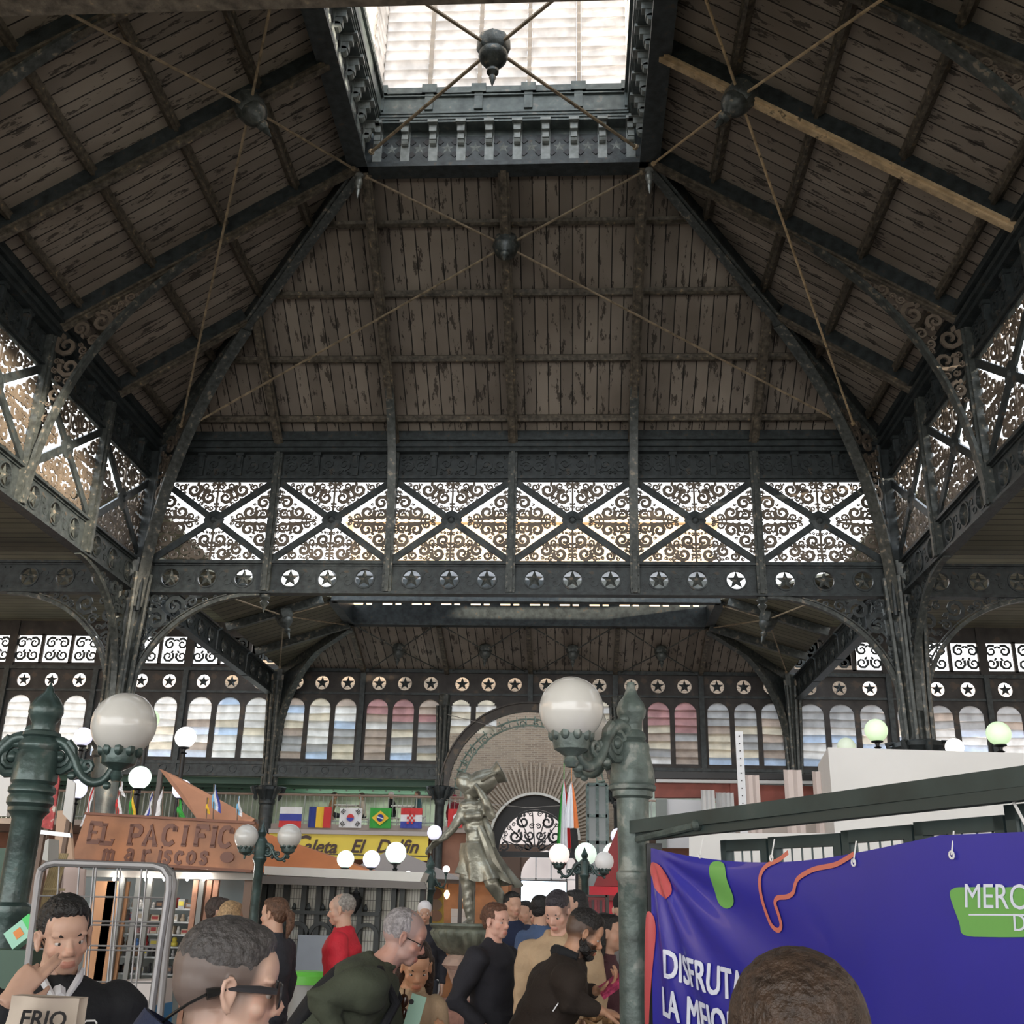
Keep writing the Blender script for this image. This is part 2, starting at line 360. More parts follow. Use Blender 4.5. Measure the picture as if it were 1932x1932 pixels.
for X in (-3, 3):
    arch_bracket((X, -.15, 9.9), (X, -.15, ZR), (X, -1.6, zroof_b(-1.6)), 'small arch bracket under the %s lantern corner rafter on the back wall' % ('left' if X < 0 else 'right'), seed=14)
# --- purlins
for k, t in enumerate((.166, .62, 1.08, 1.54)):
    d = t*3; fx = 1.0; hw = W-d*(W-LX)/6.0; z = ZS+(ZT-ZS)*d/6.0-.09
    n = ['lowest', 'second lowest', 'second highest', 'highest'][k]
    mm = RAFT
    for X0, X1 in zip((-hw, -6, -3, 0, 3, 6), (-6, -3, 0, 3, 6, hw)):
        if X1-X0 < .4: continue
    m = MB(); m.bar((-hw+.1, -d, z), (hw-.1, -d, z), .16, .14, up=(0, -.57, .82)); m.bar((-hw+.1, -d-.05, z-.1), (hw-.1, -d-.05, z-.1), .07, .07)
    tag(m.build('roof_purlin', mm), '%s cross purlin on the back slope boards' % n, 'purlin')
    for sg, sn in ((-1, 'left'), (1, 'right')):
        dd = d*6.25/6.0; x = sg*(W-dd); y0 = -d+.0; y1 = YF+d
        m = MB(); m.bar((x, y0-.1, z), (x, y1+.1, z), .18, .15, up=(-sg*.57, 0, .82)); m.bar((x-sg*.05, y0-.1, z-.1), (x-sg*.05, y1+.1, z-.1), .07, .07)
        tag(m.build('roof_purlin', RAFT), '%s long purlin on the %s slope boards' % (n, sn), 'purlin')
# --- rods and hubs
def hub(c, s, dirn, mm=IRONL):
    R = Vector(dirn).to_track_quat('Z', 'Y').to_matrix()
    m = MB(); m.lathe([(.02, -.30*s), (.20*s, -.26*s), (.30*s, -.18*s), (.31*s, .02*s), (.27*s, .10*s), (.26*s, .12*s)], c, 8, R)
    m2 = MB(); m2.lathe([(.25*s, .10*s), (.27*s, .16*s), (.24*s, .26*s), (.17*s, .36*s), (.09*s, .42*s), (.07*s, .46*s), (.11*s, .50*s), (.11*s, .55*s), (.05*s, .62*s), (.065*s, .66*s), (.012*s, .84*s)], c, 16, R)
    return m, m2
def brace(label, c, ends, s=1., dirn=(0, 0, -1), rr=.028, mm=IRONL, rm=None):
    t = thing('cross_brace', c, label, 'brace'); a, bb_ = hub(Vector(c), s, dirn)
    h = a.build('hub', mm, t, smooth=True); bb_.build('finial', mm, h, smooth=True)
    for e in ends:
        e = Vector(e); d = (e-Vector(c)).normalized(); m = MB(); m.tube([Vector(c)+d*.2*s, e], rr, 6); m.tube([e-d*.05, e], rr*2, 6); m.build('rod', rm or mat('worn_rod', (.26, .20, .13), .5, 0, .5, 7), t)
    return t
hz = 15.65
cB = (0, -4.5, hz)
brace('octagonal hub with four tie rods under the back slope', cB, [(-3.0, -5.85, 16.55), (3.0, -5.85, 16.55), (-8.1, -1.15, 12.75), (8.1, -1.15, 12.75)], 1., (0, -.55, -.8))
for sg, sn in ((-1, 'left'), (1, 'right')):
    brace('octagonal hub with four tie rods under the %s slope' % sn, (sg*4.55, -9.02, hz), [(sg*3.2, -6.1, 16.55), (sg*3.2, -12.0, 16.55), (sg*8.2, -1.25, 12.75), (sg*8.2, -16.9, 12.75)], 1., (-sg*.55, 0, -.8), mm=IRONL, rm=RAFTL if sg > 0 else None)
brace('octagonal hub with four rods across the lantern opening', (0, -9.0, 16.95), [(-2.85, -6.2, 16.9), (2.85, -6.2, 16.9), (-2.85, -11.8, 16.9), (2.85, -11.8, 16.9)], 1.05, (0, 0, -1), .035)
# --- lantern: ring beam, friezes, clerestory
LG = mat('lantern_paint', (.085, .105, .105), .4, .15, .35, 5, col2=(.16, .16, .15), thr=.62)
def ringbox(m, hx, y0, y1, z0, z1, t):
    m.bb(-hx, hx, y0-t/2, y0+t/2, z0, z1); m.bb(-hx, hx, y1-t/2, y1+t/2, z0, z1); m.bb(-hx-t/2, -hx+t/2, y0, y1, z0, z1); m.bb(hx-t/2, hx+t/2, y0, y1, z0, z1)
rb = thing('lantern_ring_beam', (0, -9, ZL-.05), 'dark square ring beam framing the bright lantern opening', 'beam')
m = MB(); ringbox(m, LX+.08, LY0+.08, LY1-.08, ZL-.05, ZL+.75, .22); m.build('beam_web', IRON, rb)
m = MB(); ringbox(m, LX+.08, LY0+.08, LY1-.08, ZL-.10, ZL-.02, .42); ringbox(m, LX-.04, LY0-.04, LY1+.04, ZL+.02, ZL+.07, .08); ringbox(m, LX+.22, LY0+.22, LY1-.22, ZL-.04, ZL+.06, .1); m.build('beam_flange', IRON, rb)
for X, Y, sn in ((-LX-.08, LY0+.08, 'left'), (LX+.08, LY0+.08, 'right')):
    m = MB(); m.lathe([(.02, 0), (.09, -.02), (.10, -.06), (.05, -.1), (.085, -.18), (.095, -.26), (.06, -.33), (.075, -.36), (.04, -.42), (.05, -.47), (.008, -.66)], (X, Y, ZL-.1), 12)
    tag(m.build('drop_finial', mat('pale_iron', (.22, .23, .22), .35, .4), smooth=True), 'pointed drop finial under the %s back corner of the lantern' % sn, 'finial')
def frieze_panel(t, o, ux, inward, L, nb):
    ux = Vector(ux); inw = Vector(inward)
    m = MB(); st = MB(); cell = L/nb
    for i in range(nb-1):
        pass
    m.prism([(0, 0), (L, 0), (L, .92), (0, .92)], o, ux, Z3, .04); m.build('frieze_plate', LG, t)
    for i in range(nb):
        a = Vector(o)+ux*(cell*(i+.5))
        m = MB(); R = Matrix((ux, inw, Z3)).transposed()
        m.box(a+inw*.04+Z3*.46, (.20, .05, .92), R); m.box(a+inw*.16+Z3*.76, (.16, .22, .16), R); m.box(a+inw*.2+Z3*.88, (.22, .32, .07), R)
        m.box(a+inw*.12+Z3*.60, (.14, .16, .16), R); m.tube([a+inw*.1+Z3*.5-ux*.07, a+inw*.1+Z3*.5+ux*.07], .08, 10)
        m.build('bracket', mat('bracket_paint', (.20, .22, .215), .4, .1, .3, 8), t)
        if i < nb-1:
            c = a+ux*cell/2+inw*.025+Z3*.40
            m = MB(); star3d(m, c, ux, Z3, .17, .03)
            for k in range(4):
                an = PI/4+k*PI/2; dd = ux*math.cos(an)*.2+Z3*math.sin(an)*.2
                m.box(c+dd*1.15+inw*.008, (.12, .03, .12), R @ Matrix.Rotation(PI/4, 3, 'Y'), 1)
            m.build('star_rosette', [mat('bracket_paint', (.2, .22, .215)), DARK], t)
for nm, o, ux, inw, L in (('back', (-LX, LY0, ZL+.03), (1, 0, 0), (0, -1, 0), 2*LX), ('left', (-LX, LY1, ZL+.03), (0, 1, 0), (1, 0, 0), LY0-LY1), ('right', (LX, LY1, ZL+.03), (0, 1, 0), (-1, 0, 0), LY0-LY1)):
    t = thing('lantern_frieze', o, 'bracketed and starred frieze inside the %s edge of the lantern' % nm, 'frieze'); frieze_panel(t, o, ux, inw, L, 10)
t = thing('lantern_cornice', (0, -9, 17.62), 'stepped green cornice ring above the lantern brackets', 'cornice')
m = MB()
for i in range(4): ringbox(m, LX-.16-.05*i, LY0-.16-.05*i, LY1+.16+.05*i, 17.60+.06*i, 17.655+.06*i, .3-.05*i)
m.build('moulding', LG, t)
t = thing('clerestory_band', (0, -9, 17.85), 'grey green base band and pilasters under the lantern louvres', 'base band')
cx_ = 2.72; cy0, cy1 = LY0-.33, LY1+.33
m = MB(); ringbox(m, cx_, cy0, cy1, 17.8, 18.35, .1); m.build('band', LG, t)
m = MB(); ringbox(m, cx_-.04, cy0-.04, cy1+.04, 18.28, 18.34, .14); ringbox(m, cx_-.02, cy0-.02, cy1+.02, 18.34, 18.46, .14); ringbox(m, cx_-.06, cy0-.06, cy1+.06, 18.20, 18.23, .1)
for i in range(6):
    x = -cx_+.02+i*(2*cx_-.04)/5; m.bb(x-.09, x+.09, cy0-.1, cy0, 17.85, 18.28); m.bb(x-.16, x+.16, cy0-.14, cy0, 18.28, 18.5)
m.build('pilasters', LG, t)
def translucent(name, c, tr=.2, tex=True):
    m = bpy.data.materials.new(name); m.use_nodes = True; t = m.node_tree; t.nodes.clear(); N = t.nodes.new; L = t.links.new
    o = N('ShaderNodeOutputMaterial'); d = N('ShaderNodeBsdfDiffuse'); s = N('ShaderNodeBsdfTranslucent'); x = N('ShaderNodeBsdfTransparent'); a = N('ShaderNodeMixShader'); bb_ = N('ShaderNodeMixShader')
    a.inputs[0].default_value = .75; bb_.inputs[0].default_value = tr
    n = N('ShaderNodeTexNoise'); n.inputs['Scale'].default_value = 2.5; n.inputs['Detail'].default_value = 6; r = N('ShaderNodeValToRGB'); tcn = N('ShaderNodeTexCoord'); L(tcn.outputs['Object'], n.inputs[0]); L(n.outputs[0], r.inputs[0])
    r.color_ramp.elements[0].position = .35; r.color_ramp.elements[1].position = .65; r.color_ramp.elements[0].color = (*[q*.72 for q in c], 1); r.color_ramp.elements[1].color = (*c, 1)
    for q in (d, s): L(r.outputs[0], q.inputs[0])
    L(d.outputs[0], a.inputs[1]); L(s.outputs[0], a.inputs[2]); L(a.outputs[0], bb_.inputs[1]); L(x.outputs[0], bb_.inputs[2]); L(bb_.outputs[0], o.inputs[0])
    return m
LOUV = translucent('milky_louvre_glass', (.84, .81, .78), .05)
GLS = [translucent('louvre_glass_'+n, c, t) for n, c, t in (('pale', (.86, .85, .83), .25), ('blue', (.62, .74, .90), .35), ('buff', (.62, .54, .48), .15), ('pink', (.62, .42, .42), .12), ('cream', (.80, .74, .62), .3), ('grey', (.55, .55, .55), .15))]  # slat tints carry outside sky and building light, put into the glass colour
def lantern_window(n, o, ux, L, nb, label, inw):
    ux = Vector(ux); inw = Vector(inw); t = bpy.data.objects.new('window_%d' % n, None); C.objects.link(t); t.location = Vector(o); struct(t, label)
    cell = L/nb; m = MB()
    for i in range(nb+1): m.bar(Vector(o)+ux*cell*i, Vector(o)+ux*cell*i+Z3*3.9, .09, .09)
    m.build('mullions', mat('dusty_frame', (.34, .30, .26), .7), t)
    R = Matrix((ux, inw, Z3)).transposed() @ Matrix.Rotation(-.55, 3, 'X')
    for i in range(nb):
        m = MB()
        for k in range(14): m.box(Vector(o)+ux*cell*(i+.5)+Z3*(.12+.275*k), (cell-.1, .012, .28), R)
        m.build('louvres', LOUV, t)
lantern_window(20, (-cx_, cy0, 18.46), (1, 0, 0), 2*cx_, 5, 'bright milky louvres on the back side of the lantern', (0, -1, 0))
lantern_window(21, (-cx_, cy1, 18.46), (0, 1, 0), cy0-cy1, 5, 'bright milky louvres on the left side of the lantern', (1, 0, 0))
lantern_window(22, (cx_, cy1, 18.46), (0, 1, 0), cy0-cy1, 5, 'bright milky louvres on the right side of the lantern', (-1, 0, 0))
m = MB(); m.bb(-3.2, 3.2, LY1, LY0, 22.4, 22.5); struct(m.build('ceiling', translucent('lantern_roof', (.7, .7, .7), 0)), 'roof of the lantern')

# --- wall bays: star beam + clerestory fretwork + frieze
def star_beam_mesh():
    L = b; m = MB(); h = ZB-ZA; o = Vector((0, 0, 0)); y0 = .10; y1 = h-.10; cw = L/3
    for i in range(3):
        c = cw*(i+.5)*.92+.12
        lo = .12*0+cw*.92*i+.12; hi = lo+cw*.92
        holecell(m, lo, hi, y0, y1, circ(c, h/2, .225), o, X3, Z3, .05)
    m.bb(0, .12, -.025, .025, y0, y1); m.bb(L-.12, L, -.025, .025, y0, y1)
    m.bb(0, L, -.13, .13, 0, .06); m.bb(0, L, -.06, .06, .06, .10); m.bb(0, L, -.13, .13, h-.06, h); m.bb(0, L, -.06, .06, h-.10, h-.06)
    for sgn in (-1, 1):
        for i in range(3):
            c = cw*(i+.5)*.92+.12; m.ribbon(circ(c, h/2, .245, 24)+[circ(c, h/2, .245, 24)[0]], .04, (0, sgn*.035, 0), X3, Z3, .03)
            if i < 2:
                cc = c+cw*.46
                m.ribbon(scroll_pts(cc-.05, h/2+.08, .12, 3.4, -1, .9, 12), .03, (0, sgn*.03, 0), X3, Z3, .02); m.ribbon(scroll_pts(cc+.05, h/2-.08, .12, .3, -1, .9, 12), .03, (0, sgn*.03, 0), X3, Z3, .02)
        for x in (.07, L-.07):
            for z in (.16, h-.16): m.ell((x, sgn*.03, z), .025, nu=6, nv=4)
    s = MB()
    for i in range(3):
        c = cw*(i+.5)*.92+.12; star3d(s, (c, 0, h/2), X3, Z3, .235, .05)
    return m, s
def fret_panel_mesh():
    L = b; H = ZC-ZB; m = MB(); g = MB()
    g.bb(0, .05, -.04, .04, 0, H); g.bb(L-.05, L, -.04, .04, 0, H); g.bb(0, L, -.05, .05, 0, .05); g.bb(0, L, -.05, .05, H-.05, H)
    for a, c in (((.05, .05), (L-.05, H-.05)), ((.05, H-.05), (L-.05, .05))): g.ribbon([a, c], .17, (0, -.03, 0), X3, Z3, .06)
    g.lathe([(.05, -.05), (.24, -.03), (.27, .02), (.10, .05), (.05, .09)], (L/2, -.03, H/2), 8, Matrix.Rotation(PI/2, 3, 'X'))
    cx, cz = L/2, H/2
    top = [(cx, cz+.25), (cx, H-.07), (.2, H-.07), (cx-.24, cz+.27)]
    bot = [(cx, cz-.25), (cx-.24, cz-.27), (.2, .07), (cx, .07)]
    o = (0, 0, 0)
    fret(m, top, o, X3, Z3, .03, .19, .025, 3, .47, mirror=cx, tries=1800, n=11); fret(m, bot, o, X3, Z3, .03, .17, .025, 4, .50, mirror=cx, tries=1800, n=11)
    lf = [(.07, cz), (.07, H-.22), (cx-.33, cz+.05), (cx-.3, cz)]
    m2 = MB(); fret(m2, lf, o, X3, Z3, .03, .19, .025, 6, .47, mirror=cx, tries=1800, n=11)
    m.add(m2.v, m2.f); m.add([(x, y, 2*cz-z) for x, y, z in m2.v], m2.f)
    for sx in (0, 1):
        for k in (-.06, .06):
            pts = [(.08, cz+k*2.2), (.35, cz+k*1.6), (.8, cz+k*.9), (1.1, cz)]
            if sx: pts = [(L-x, z) for x, z in pts]
            m.ribbon(pts, [.02, .07, .06, .01], o, X3, Z3, .035)
    m.ribbon([(cx, .06), (cx, cz-.2)], .05, o, X3, Z3, .05); m.ribbon([(cx, cz+.2), (cx, H-.06)], .05, o, X3, Z3, .05)
    return m, g
sbm, sbs = star_beam_mesh(); SB = sbm.build('tmp', IRON, loc=(0, 0, 0)).data; SS = sbs.build('tmp', IRONL, loc=(0, 0, 0)).data
fpm, fpg = fret_panel_mesh(); FP = fpm.build('tmp', FRET, loc=(0, 0, 0)).data; FG = fpg.build('tmp', IRON, loc=(0, 0, 0)).data
# cornice frieze panel (solid with relief)
def frieze_mesh():
    L = b; H = ZS-ZC+.02; m = MB(); r = MB()
    m.bb(0, L, -.02, .05, 0, .70); m.bb(0, L, -.12, .02, 0, .07); m.bb(0, L, -.30, .05, .80, .90); m.bb(0, L, -.22, .05, .70, .80); m.bb(0, L, -.36, .05, .96, 1.02); m.bb(0, L, -.26, .05, .9, 1.25)
    for k in range(3):
        x = L*(k+.5)/3
        P = [(x-.36, .12), (x, .12), (x, .66), (x-.36, .66)]
        fret(r, P, (0, -.035, 0), X3, Z3, .04, .17, .05, 20+k, .3, mirror=x, tries=160, n=11)
        if k: 
            xx = L*k/3; r.bb(xx-.07, xx+.07, -.12, 0, .08, .72); r.bb(xx-.1, xx+.1, -.16, 0, .62, .72); r.bb(xx-.04, xx+.04, -.15, 0, .3, .62)
    return m, r
fm, fr_ = frieze_mesh(); FZ = fm.build('tmp', IRON, loc=(0, 0, 0)).data; FR = fr_.build('tmp', IRON, loc=(0, 0, 0)).data
for o in list(C.objects):
    if o.name.startswith('tmp'): bpy.data.objects.remove(o)
def inst(name, me, parent=None, loc=(0, 0, 0), rz=0):
    o = bpy.data.objects.new(name, me); C.objects.link(o); o.location = loc; o.rotation_euler = (0, 0, rz); o.parent = parent; return o
def bay(o, rz, where, what=('beam', 'fret', 'frieze'), frs=.93, sx=1.):
    if 'beam' in what:
        t = thing('star_beam', (o[0], o[1], ZA), 'riveted iron beam with three ringed stars, '+where, 'beam'); t.rotation_euler[2] = rz; t.scale[0] = sx
        inst('beam_plate', SB, t); inst('stars', SS, t)
    if 'fret' in what:
        t = thing('fretwork_panel', (o[0], o[1], ZB), 'cross-braced iron fretwork panel, '+where, 'fretwork'); t.rotation_euler[2] = rz; t.scale[0] = sx
        inst('scrollwork', FP, t); inst('cross_frame', FG, t)
    if 'frieze' in what:
        t = thing('cornice_frieze', (o[0], o[1], ZC), 'dark relief frieze with small corbels, '+where, 'frieze'); t.rotation_euler[2] = rz; t.scale[0] = sx
        inst('panel', FZ, t); inst('relief', FR, t)
for i in range(6): bay((-9+3*i, 0), 0, 'back wall, %s bay from the left' % ORD[i])
for i in range(6): bay((-W, -3-3*i), PI/2, 'left wall, %s bay from the back' % ORD[i], ('beam', 'fret', 'frieze'))
for i in range(6): bay((W, -3*i), -PI/2, 'right wall, %s bay from the back' % ORD[i], ('beam', 'fret', 'frieze'))
for i in range(6): bay((-9+3*i, YF), 0, 'front cross beam, %s bay from the left' % ORD[i], ('beam',))
for i in range(5):
    bay((-W-.3-3*(i+1), 0), 0, 'beside the hall, %s bay left of the left column' % ORD[i], ('beam',)); bay((W+.3+3*i, 0), 0, 'beside the hall, %s bay right of the right column' % ORD[i], ('beam',))
# wall posts
def post(x, y, label, z0=8.85, z1=ZR+.2, n=(0, -1)):
    m = MB(); nx, ny = n; m.box((x+nx*.06, y+ny*.06, (z0+z1)/2), (.22 if ny else .14, .14 if ny else .22, z1-z0)); m.box((x+nx*.15, y+ny*.15, (z0+z1)/2), (.10 if ny else .06, .06 if ny else .10, z1-z0))
    for k in range(12):
        z = z0+.1+(z1-z0-.2)*k/11
        for s_ in (-.08, .08): m.ell((x+nx*.135+(s_ if ny else 0), y+ny*.135+(s_ if nx else 0), z), .018, nu=6, nv=4)
    tag(m.build('wall_post', IRONL), label, 'post')
for i, X in enumerate((-6, -3, 0, 3, 6)): post(X, -.03, 'riveted iron post on the back wall, %s from the left' % ORD[i])
for i, Y in enumerate((-3, -6, -9, -12, -15)):
    post(-W+.03, Y, 'riveted iron post on the left wall, %s from the back' % ORD[i], n=(1, 0)); post(W-.03, Y, 'riveted iron post on the right wall, %s from the back' % ORD[i], n=(-1, 0))

m = MB(); m.bb(-W, W, YF-.12, YF+.12, 8.645, 8.72); m.bb(-W, W, YF-.04, YF+.04, 8.72, 8.80); tag(m.build('tie_beam', RAFT), 'worn tie beam crossing at the very top of the view', 'beam')
# --- columns with spandrel arches
def spandrel(o, ux, run, z0, z1, seed, par, th=.14):
    ux = Vector(ux); o = Vector((o[0], o[1], z0)); H = z1-z0
    cur = [(run*(1-math.cos(t*PI/2)), H*math.sin(t*PI/2)) for t in [i/18 for i in range(19)]]
    m = MB(); m.ribbon(cur, .09, o, ux, Z3, th); m.ribbon([(x-.07, z+.07) for x, z in cur if z+.07 < H], .03, o, ux, Z3, th*.7)
    rb_ = m.build('spandrel_rib', IRONL, par)
    P = [(x-.04, z+.04) for x, z in cur]+[(-.02, H)]
    m = MB(); fret(m, P, o, ux, Z3, .05, .26, .045, seed, .34, tries=600, n=12); m.build('spandrel_scrollwork', IRON, par)
def column(x, y, label, dirs, zb=5.3, run=2.9, zlow=6.1, ztop=ZB, r=.30, zarch=ZA):
    t = thing('iron_column', (x, y, 0), label, 'column')
    m = MB(); m.lathe([(.5*r/.3, 0), (.5*r/.3, .3), (.4*r/.3, .4), (r, .5), (r*.93, zb-.5), (r*1.1, zb-.45), (r*1.1, zb-.35), (r, zb-.3)], (x, y, 0), 16); m.build('shaft', IRON, t, smooth=True)
    m = MB(); m.lathe([(r, zb-.32), (r*1.3, zb-.15), (r*1.8, zb), (r*1.75, zb+.1), (r*1.2, zb+.15)], (x, y, 0), 12)
    for k in range(8):
        a = k*PI/4; c = Vector((x+math.cos(a)*r*1.55, y+math.sin(a)*r*1.55, zb-.05)); m.tube([c+Z3*(-.28), c+Vector((math.cos(a), math.sin(a), 0))*.12+Z3*.0, c+Vector((math.cos(a), math.sin(a), 0))*.2+Z3*.12, c+Z3*.16], [.04, .08, .06, .03], 6)
    m.build('capital', IRON, t, smooth=True)
    m = MB(); m.lathe([(r*1.0, zb+.1), (r*.8, zb+.3), (r*.95, ztop-.9), (r*1.25, ztop)], (x, y, 0), 8)
    for k in range(8):
        a = k*PI/4+PI/8; m.tube([(x+math.cos(a)*r*.9, y+math.sin(a)*r*.9, zb+.1), (x+math.cos(a)*r*.95, y+math.sin(a)*r*.95, zb+1.2), (x+math.cos(a)*r*1.4, y+math.sin(a)*r*1.4, ztop-.4)], .06, 6)
    m.build('clustered_shaft', IRONL, t, smooth=True)
    for k, d in enumerate(dirs): spandrel((x+d[0]*r*.8, y+d[1]*r*.8), (*d, 0), run, zlow, zarch, 31+k, t)
    return t
column(-W, 0, 'large dark clustered column at the left back corner of the tall hall', [(1, 0), (0, -1), (-1, 0), (0, 1)], r=.34)
column(W, 0, 'large dark clustered column at the right back corner of the tall hall', [(-1, 0), (0, -1), (1, 0), (0, 1)], r=.34)
column(-W-15, 0, 'dark iron column at the far left aisle end', [(1, 0)], r=.3)
column(W+15, 0, 'dark iron column at the far right aisle end', [(-1, 0)], r=.3)
# upper corner posts
for sg, sn in ((-1, 'left'), (1, 'right')):
    m = MB(); m.box((sg*(W-.05), -.05, (8.8+13)/2), (.42, .42, 4.2)); m.tube([(sg*(W-.28), -.28, 8.3), (sg*(W-.28), -.28, ZR)], .06, 8)
    for d in ((.22, -.05), (.05, -.22)): m.tube([(sg*(W-d[0]-.03), d[1], 8.5), (sg*(W-d[0]-.03), d[1], ZR)], .04, 6)
    tag(m.build('corner_post', IRON), 'thick corner post above the %s column' % sn, 'post')
for i, X in enumerate((-6, 6)):
    m = MB(); m.lathe([(.03, 0), (.12, -.02), (.13, -.1), (.06, -.16), (.12, -.22), (.05, -.32), (.01, -.46)], (X, 0, ZA), 10)
    tag(m.build('drop_finial', IRONL, smooth=True), 'small drop finial under the star beam on the %s' % ('left' if X < 0 else 'right'), 'finial')
# ================================================================ LOWER PAVILION AND FAR WALL
YW = 12.9; XC = 9.07
def poly_slab(name, P, m_, ud=(1, 0, 0), th=.08, label=None):
    m = MB(); P = [Vector(p) for p in P]; n = (P[1]-P[0]).cross(P[2]-P[0]).normalized()
    if n.z < 0: n = -n
    Q = [p+n*th for p in P]; k = len(P)
    m.add(P+Q, [tuple(range(k)), tuple(range(2*k-1, k-1, -1))]+[(i, (i+1) % k, k+(i+1) % k, k+i) for i in range(k)])
    ud = Vector(ud); vd = n.cross(ud).normalized(); m.uv = [(p.dot(ud), p.dot(vd)) for p in P+Q]
    return struct(m.build(name, m_, loc=(0, 0, 0)), label)
poly_slab('ceiling', [(-XC, YW, 9.8), (XC, YW, 9.8), (6, 9.9, 10.75), (-6, 9.9, 10.75)], BOARD, label='far slope of the low pavilion roof')
for sg in (-1, 1):
    poly_slab('ceiling', [(sg*XC, YW, 9.8), (sg*6, 9.9, 10.75), (sg*6, 6.9, 10.75), (sg*XC, .3, 9.8)], BOARD2, (0, 1, 0), label='side slope of the low pavilion roof')
    poly_slab('ceiling', [(sg*(W+.2), .1, 11.5), (sg*(W+.2), YW, 11.5), (sg*26, YW, 11.5), (sg*26, .1, 11.5)], BOARD2, (0, 1, 0), label='aisle ceiling beside the low pavilion')
    poly_slab('ceiling', [(sg*(W+.2), -18, 9.9), (sg*(W+.2), 0, 9.9), (sg*26, 0, 9.9), (sg*26, -18, 9.9)], BOARD2, (0, 1, 0), label='aisle ceiling beside the tall hall')
poly_slab('ceiling', [(-26, -45, 10.4), (26, -45, 10.4), (26, -18.4, 10.4), (-26, -18.4, 10.4)], BOARD2, (0, 1, 0), label='unseen front hall roof behind the camera, added to cut sky light')  # unseen slab added to hold open sky light off the foreground
t = thing('clerestory_beam', (0, 9.9, 10.7), 'dark square curb beam around the low pavilion roof light', 'beam')
m = MB(); ringbox(m, 6, 9.9, 7.0, 10.68, 11.35, .16); ringbox(m, 6, 9.9, 7.0, 10.64, 10.70, .3); m.build('curb', IRON, t)
m = MB()
for i in range(13):
    x = -6+i; m.bb(x-.3, x+.06, 9.85, 9.95, 11.35, 11.65); m.bb(x-.6, x-.5, 9.85, 9.95, 11.35, 11.65)
m.bb(-6.1, 6.1, 9.8, 10, 11.47, 11.75); m.build('louvre_frame', IRON, t)
struct(MB().bb(-6.2, 6.2, 6.8, 10.1, 11.75, 11.85).build('ceiling', translucent('rooflight', (.5, .5, .5), 0)), 'roof light of the low pavilion')
for i, X in enumerate((-6, -3, 0, 3, 6)):
    t = thing('roof_rafter', (X, YW, 9.7), 'rafter on the low pavilion far slope, %s from the left' % ORD[i], 'rafter'); m = MB(); m.bar((X, YW-.05, 9.72), (X, 9.95, 10.68), .16, .2); m.build('flange', RAFT, t)
for i in range(4):
    x = -4.5+3*i
    brace('small hub with four tie rods on the low pavilion roof, %s from the left' % ORD[i], (x, 11.1, 10.1), [(x-1.35, 9.95, 10.65), (x+1.35, 9.95, 10.65), (x-1.3, YW-.1, 9.75), (x+1.3, YW-.1, 9.75)], .75, (0, -.25, -.9), .022, rm=IRONL)
for sg, sn in ((-1, 'left'), (1, 'right')):
    brace('hub with crossing tie rods under the low pavilion %s slope' % sn, (sg*7.3, 6.4, 10.0), [(sg*6.1, 9.7, 10.6), (sg*6.1, 7.1, 10.6), (sg*8.8, 11.8, 9.6), (sg*8.8, 1.3, 9.6)], .9, (-sg*.3, 0, -.9), .025)
    for k, Y in enumerate((3.2, 6.5, 9.7)):
        t = thing('roof_rafter', (sg*XC, Y, 9.7), 'low pavilion %s slope rafter, %s from the tall hall' % (sn, ORD[k]), 'rafter'); m = MB(); m.bar((sg*XC, Y, 9.65), (sg*(6+max(0, 6.9-Y)*.42), Y, 10.62-max(0, 6.9-Y)*.14), .16, .24); m.build('flange', IRONL, t)
    t = thing('roof_rafter', (sg*XC, YW, 9.6), 'hip rafter of the low pavilion at the %s far column' % sn, 'rafter'); m = MB(); m.bar((sg*XC, YW, 9.6), (sg*6, 9.9, 10.6), .22, .3); m.build('flange', IRONL, t)
    m = MB(); A = Vector((sg*(XC-.1), YW-.1, 6.3)); Bq = Vector((sg*6, 9.95, 10.55)); hv = Vector((Bq.x-A.x, Bq.y-A.y, 0)); ux = hv.normalized(); run = hv.length; H = 4.2
    cur = [(run*(t_/16)**2, H*(1-(1-t_/16)**1.7)) for t_ in range(17)]
    tt = thing('arched_bracket', A, 'dark plate arch bracket rising from the %s far column' % sn, 'bracket')
    m.ribbon(cur, .12, A, ux, Z3, .24); m.build('curved_rib', IRONL, tt)
    m = MB(); m.prism(cur+[(-.02, 3.4)], A, ux, Z3, .05); m.build('web_plate', IRON, tt)
    for i in range(4):
        tb = thing('star_beam', (sg*(W), .2+3.12*i, ZA), 'side star beam of the low pavilion on the %s, %s bay' % (sn, ORD[i]), 'beam'); tb.rotation_euler[2] = PI/2; inst('beam_plate', SB, tb); inst('stars', SS, tb)
    column(sg*XC, YW-.05, 'dark iron column at the %s far corner of the low pavilion' % sn, [(-sg, 0), (sg, 0)] if False else [], zb=5.5, ztop=9.7, r=.26)
    m = MB(); 
column(-3.05, YW-.05, 'slim iron column left of the entrance arch', [], zb=5.6, ztop=8.9, r=.17)
column(3.05, YW-.05, 'slim iron column right of the entrance arch', [], zb=5.6, ztop=8.9, r=.17)
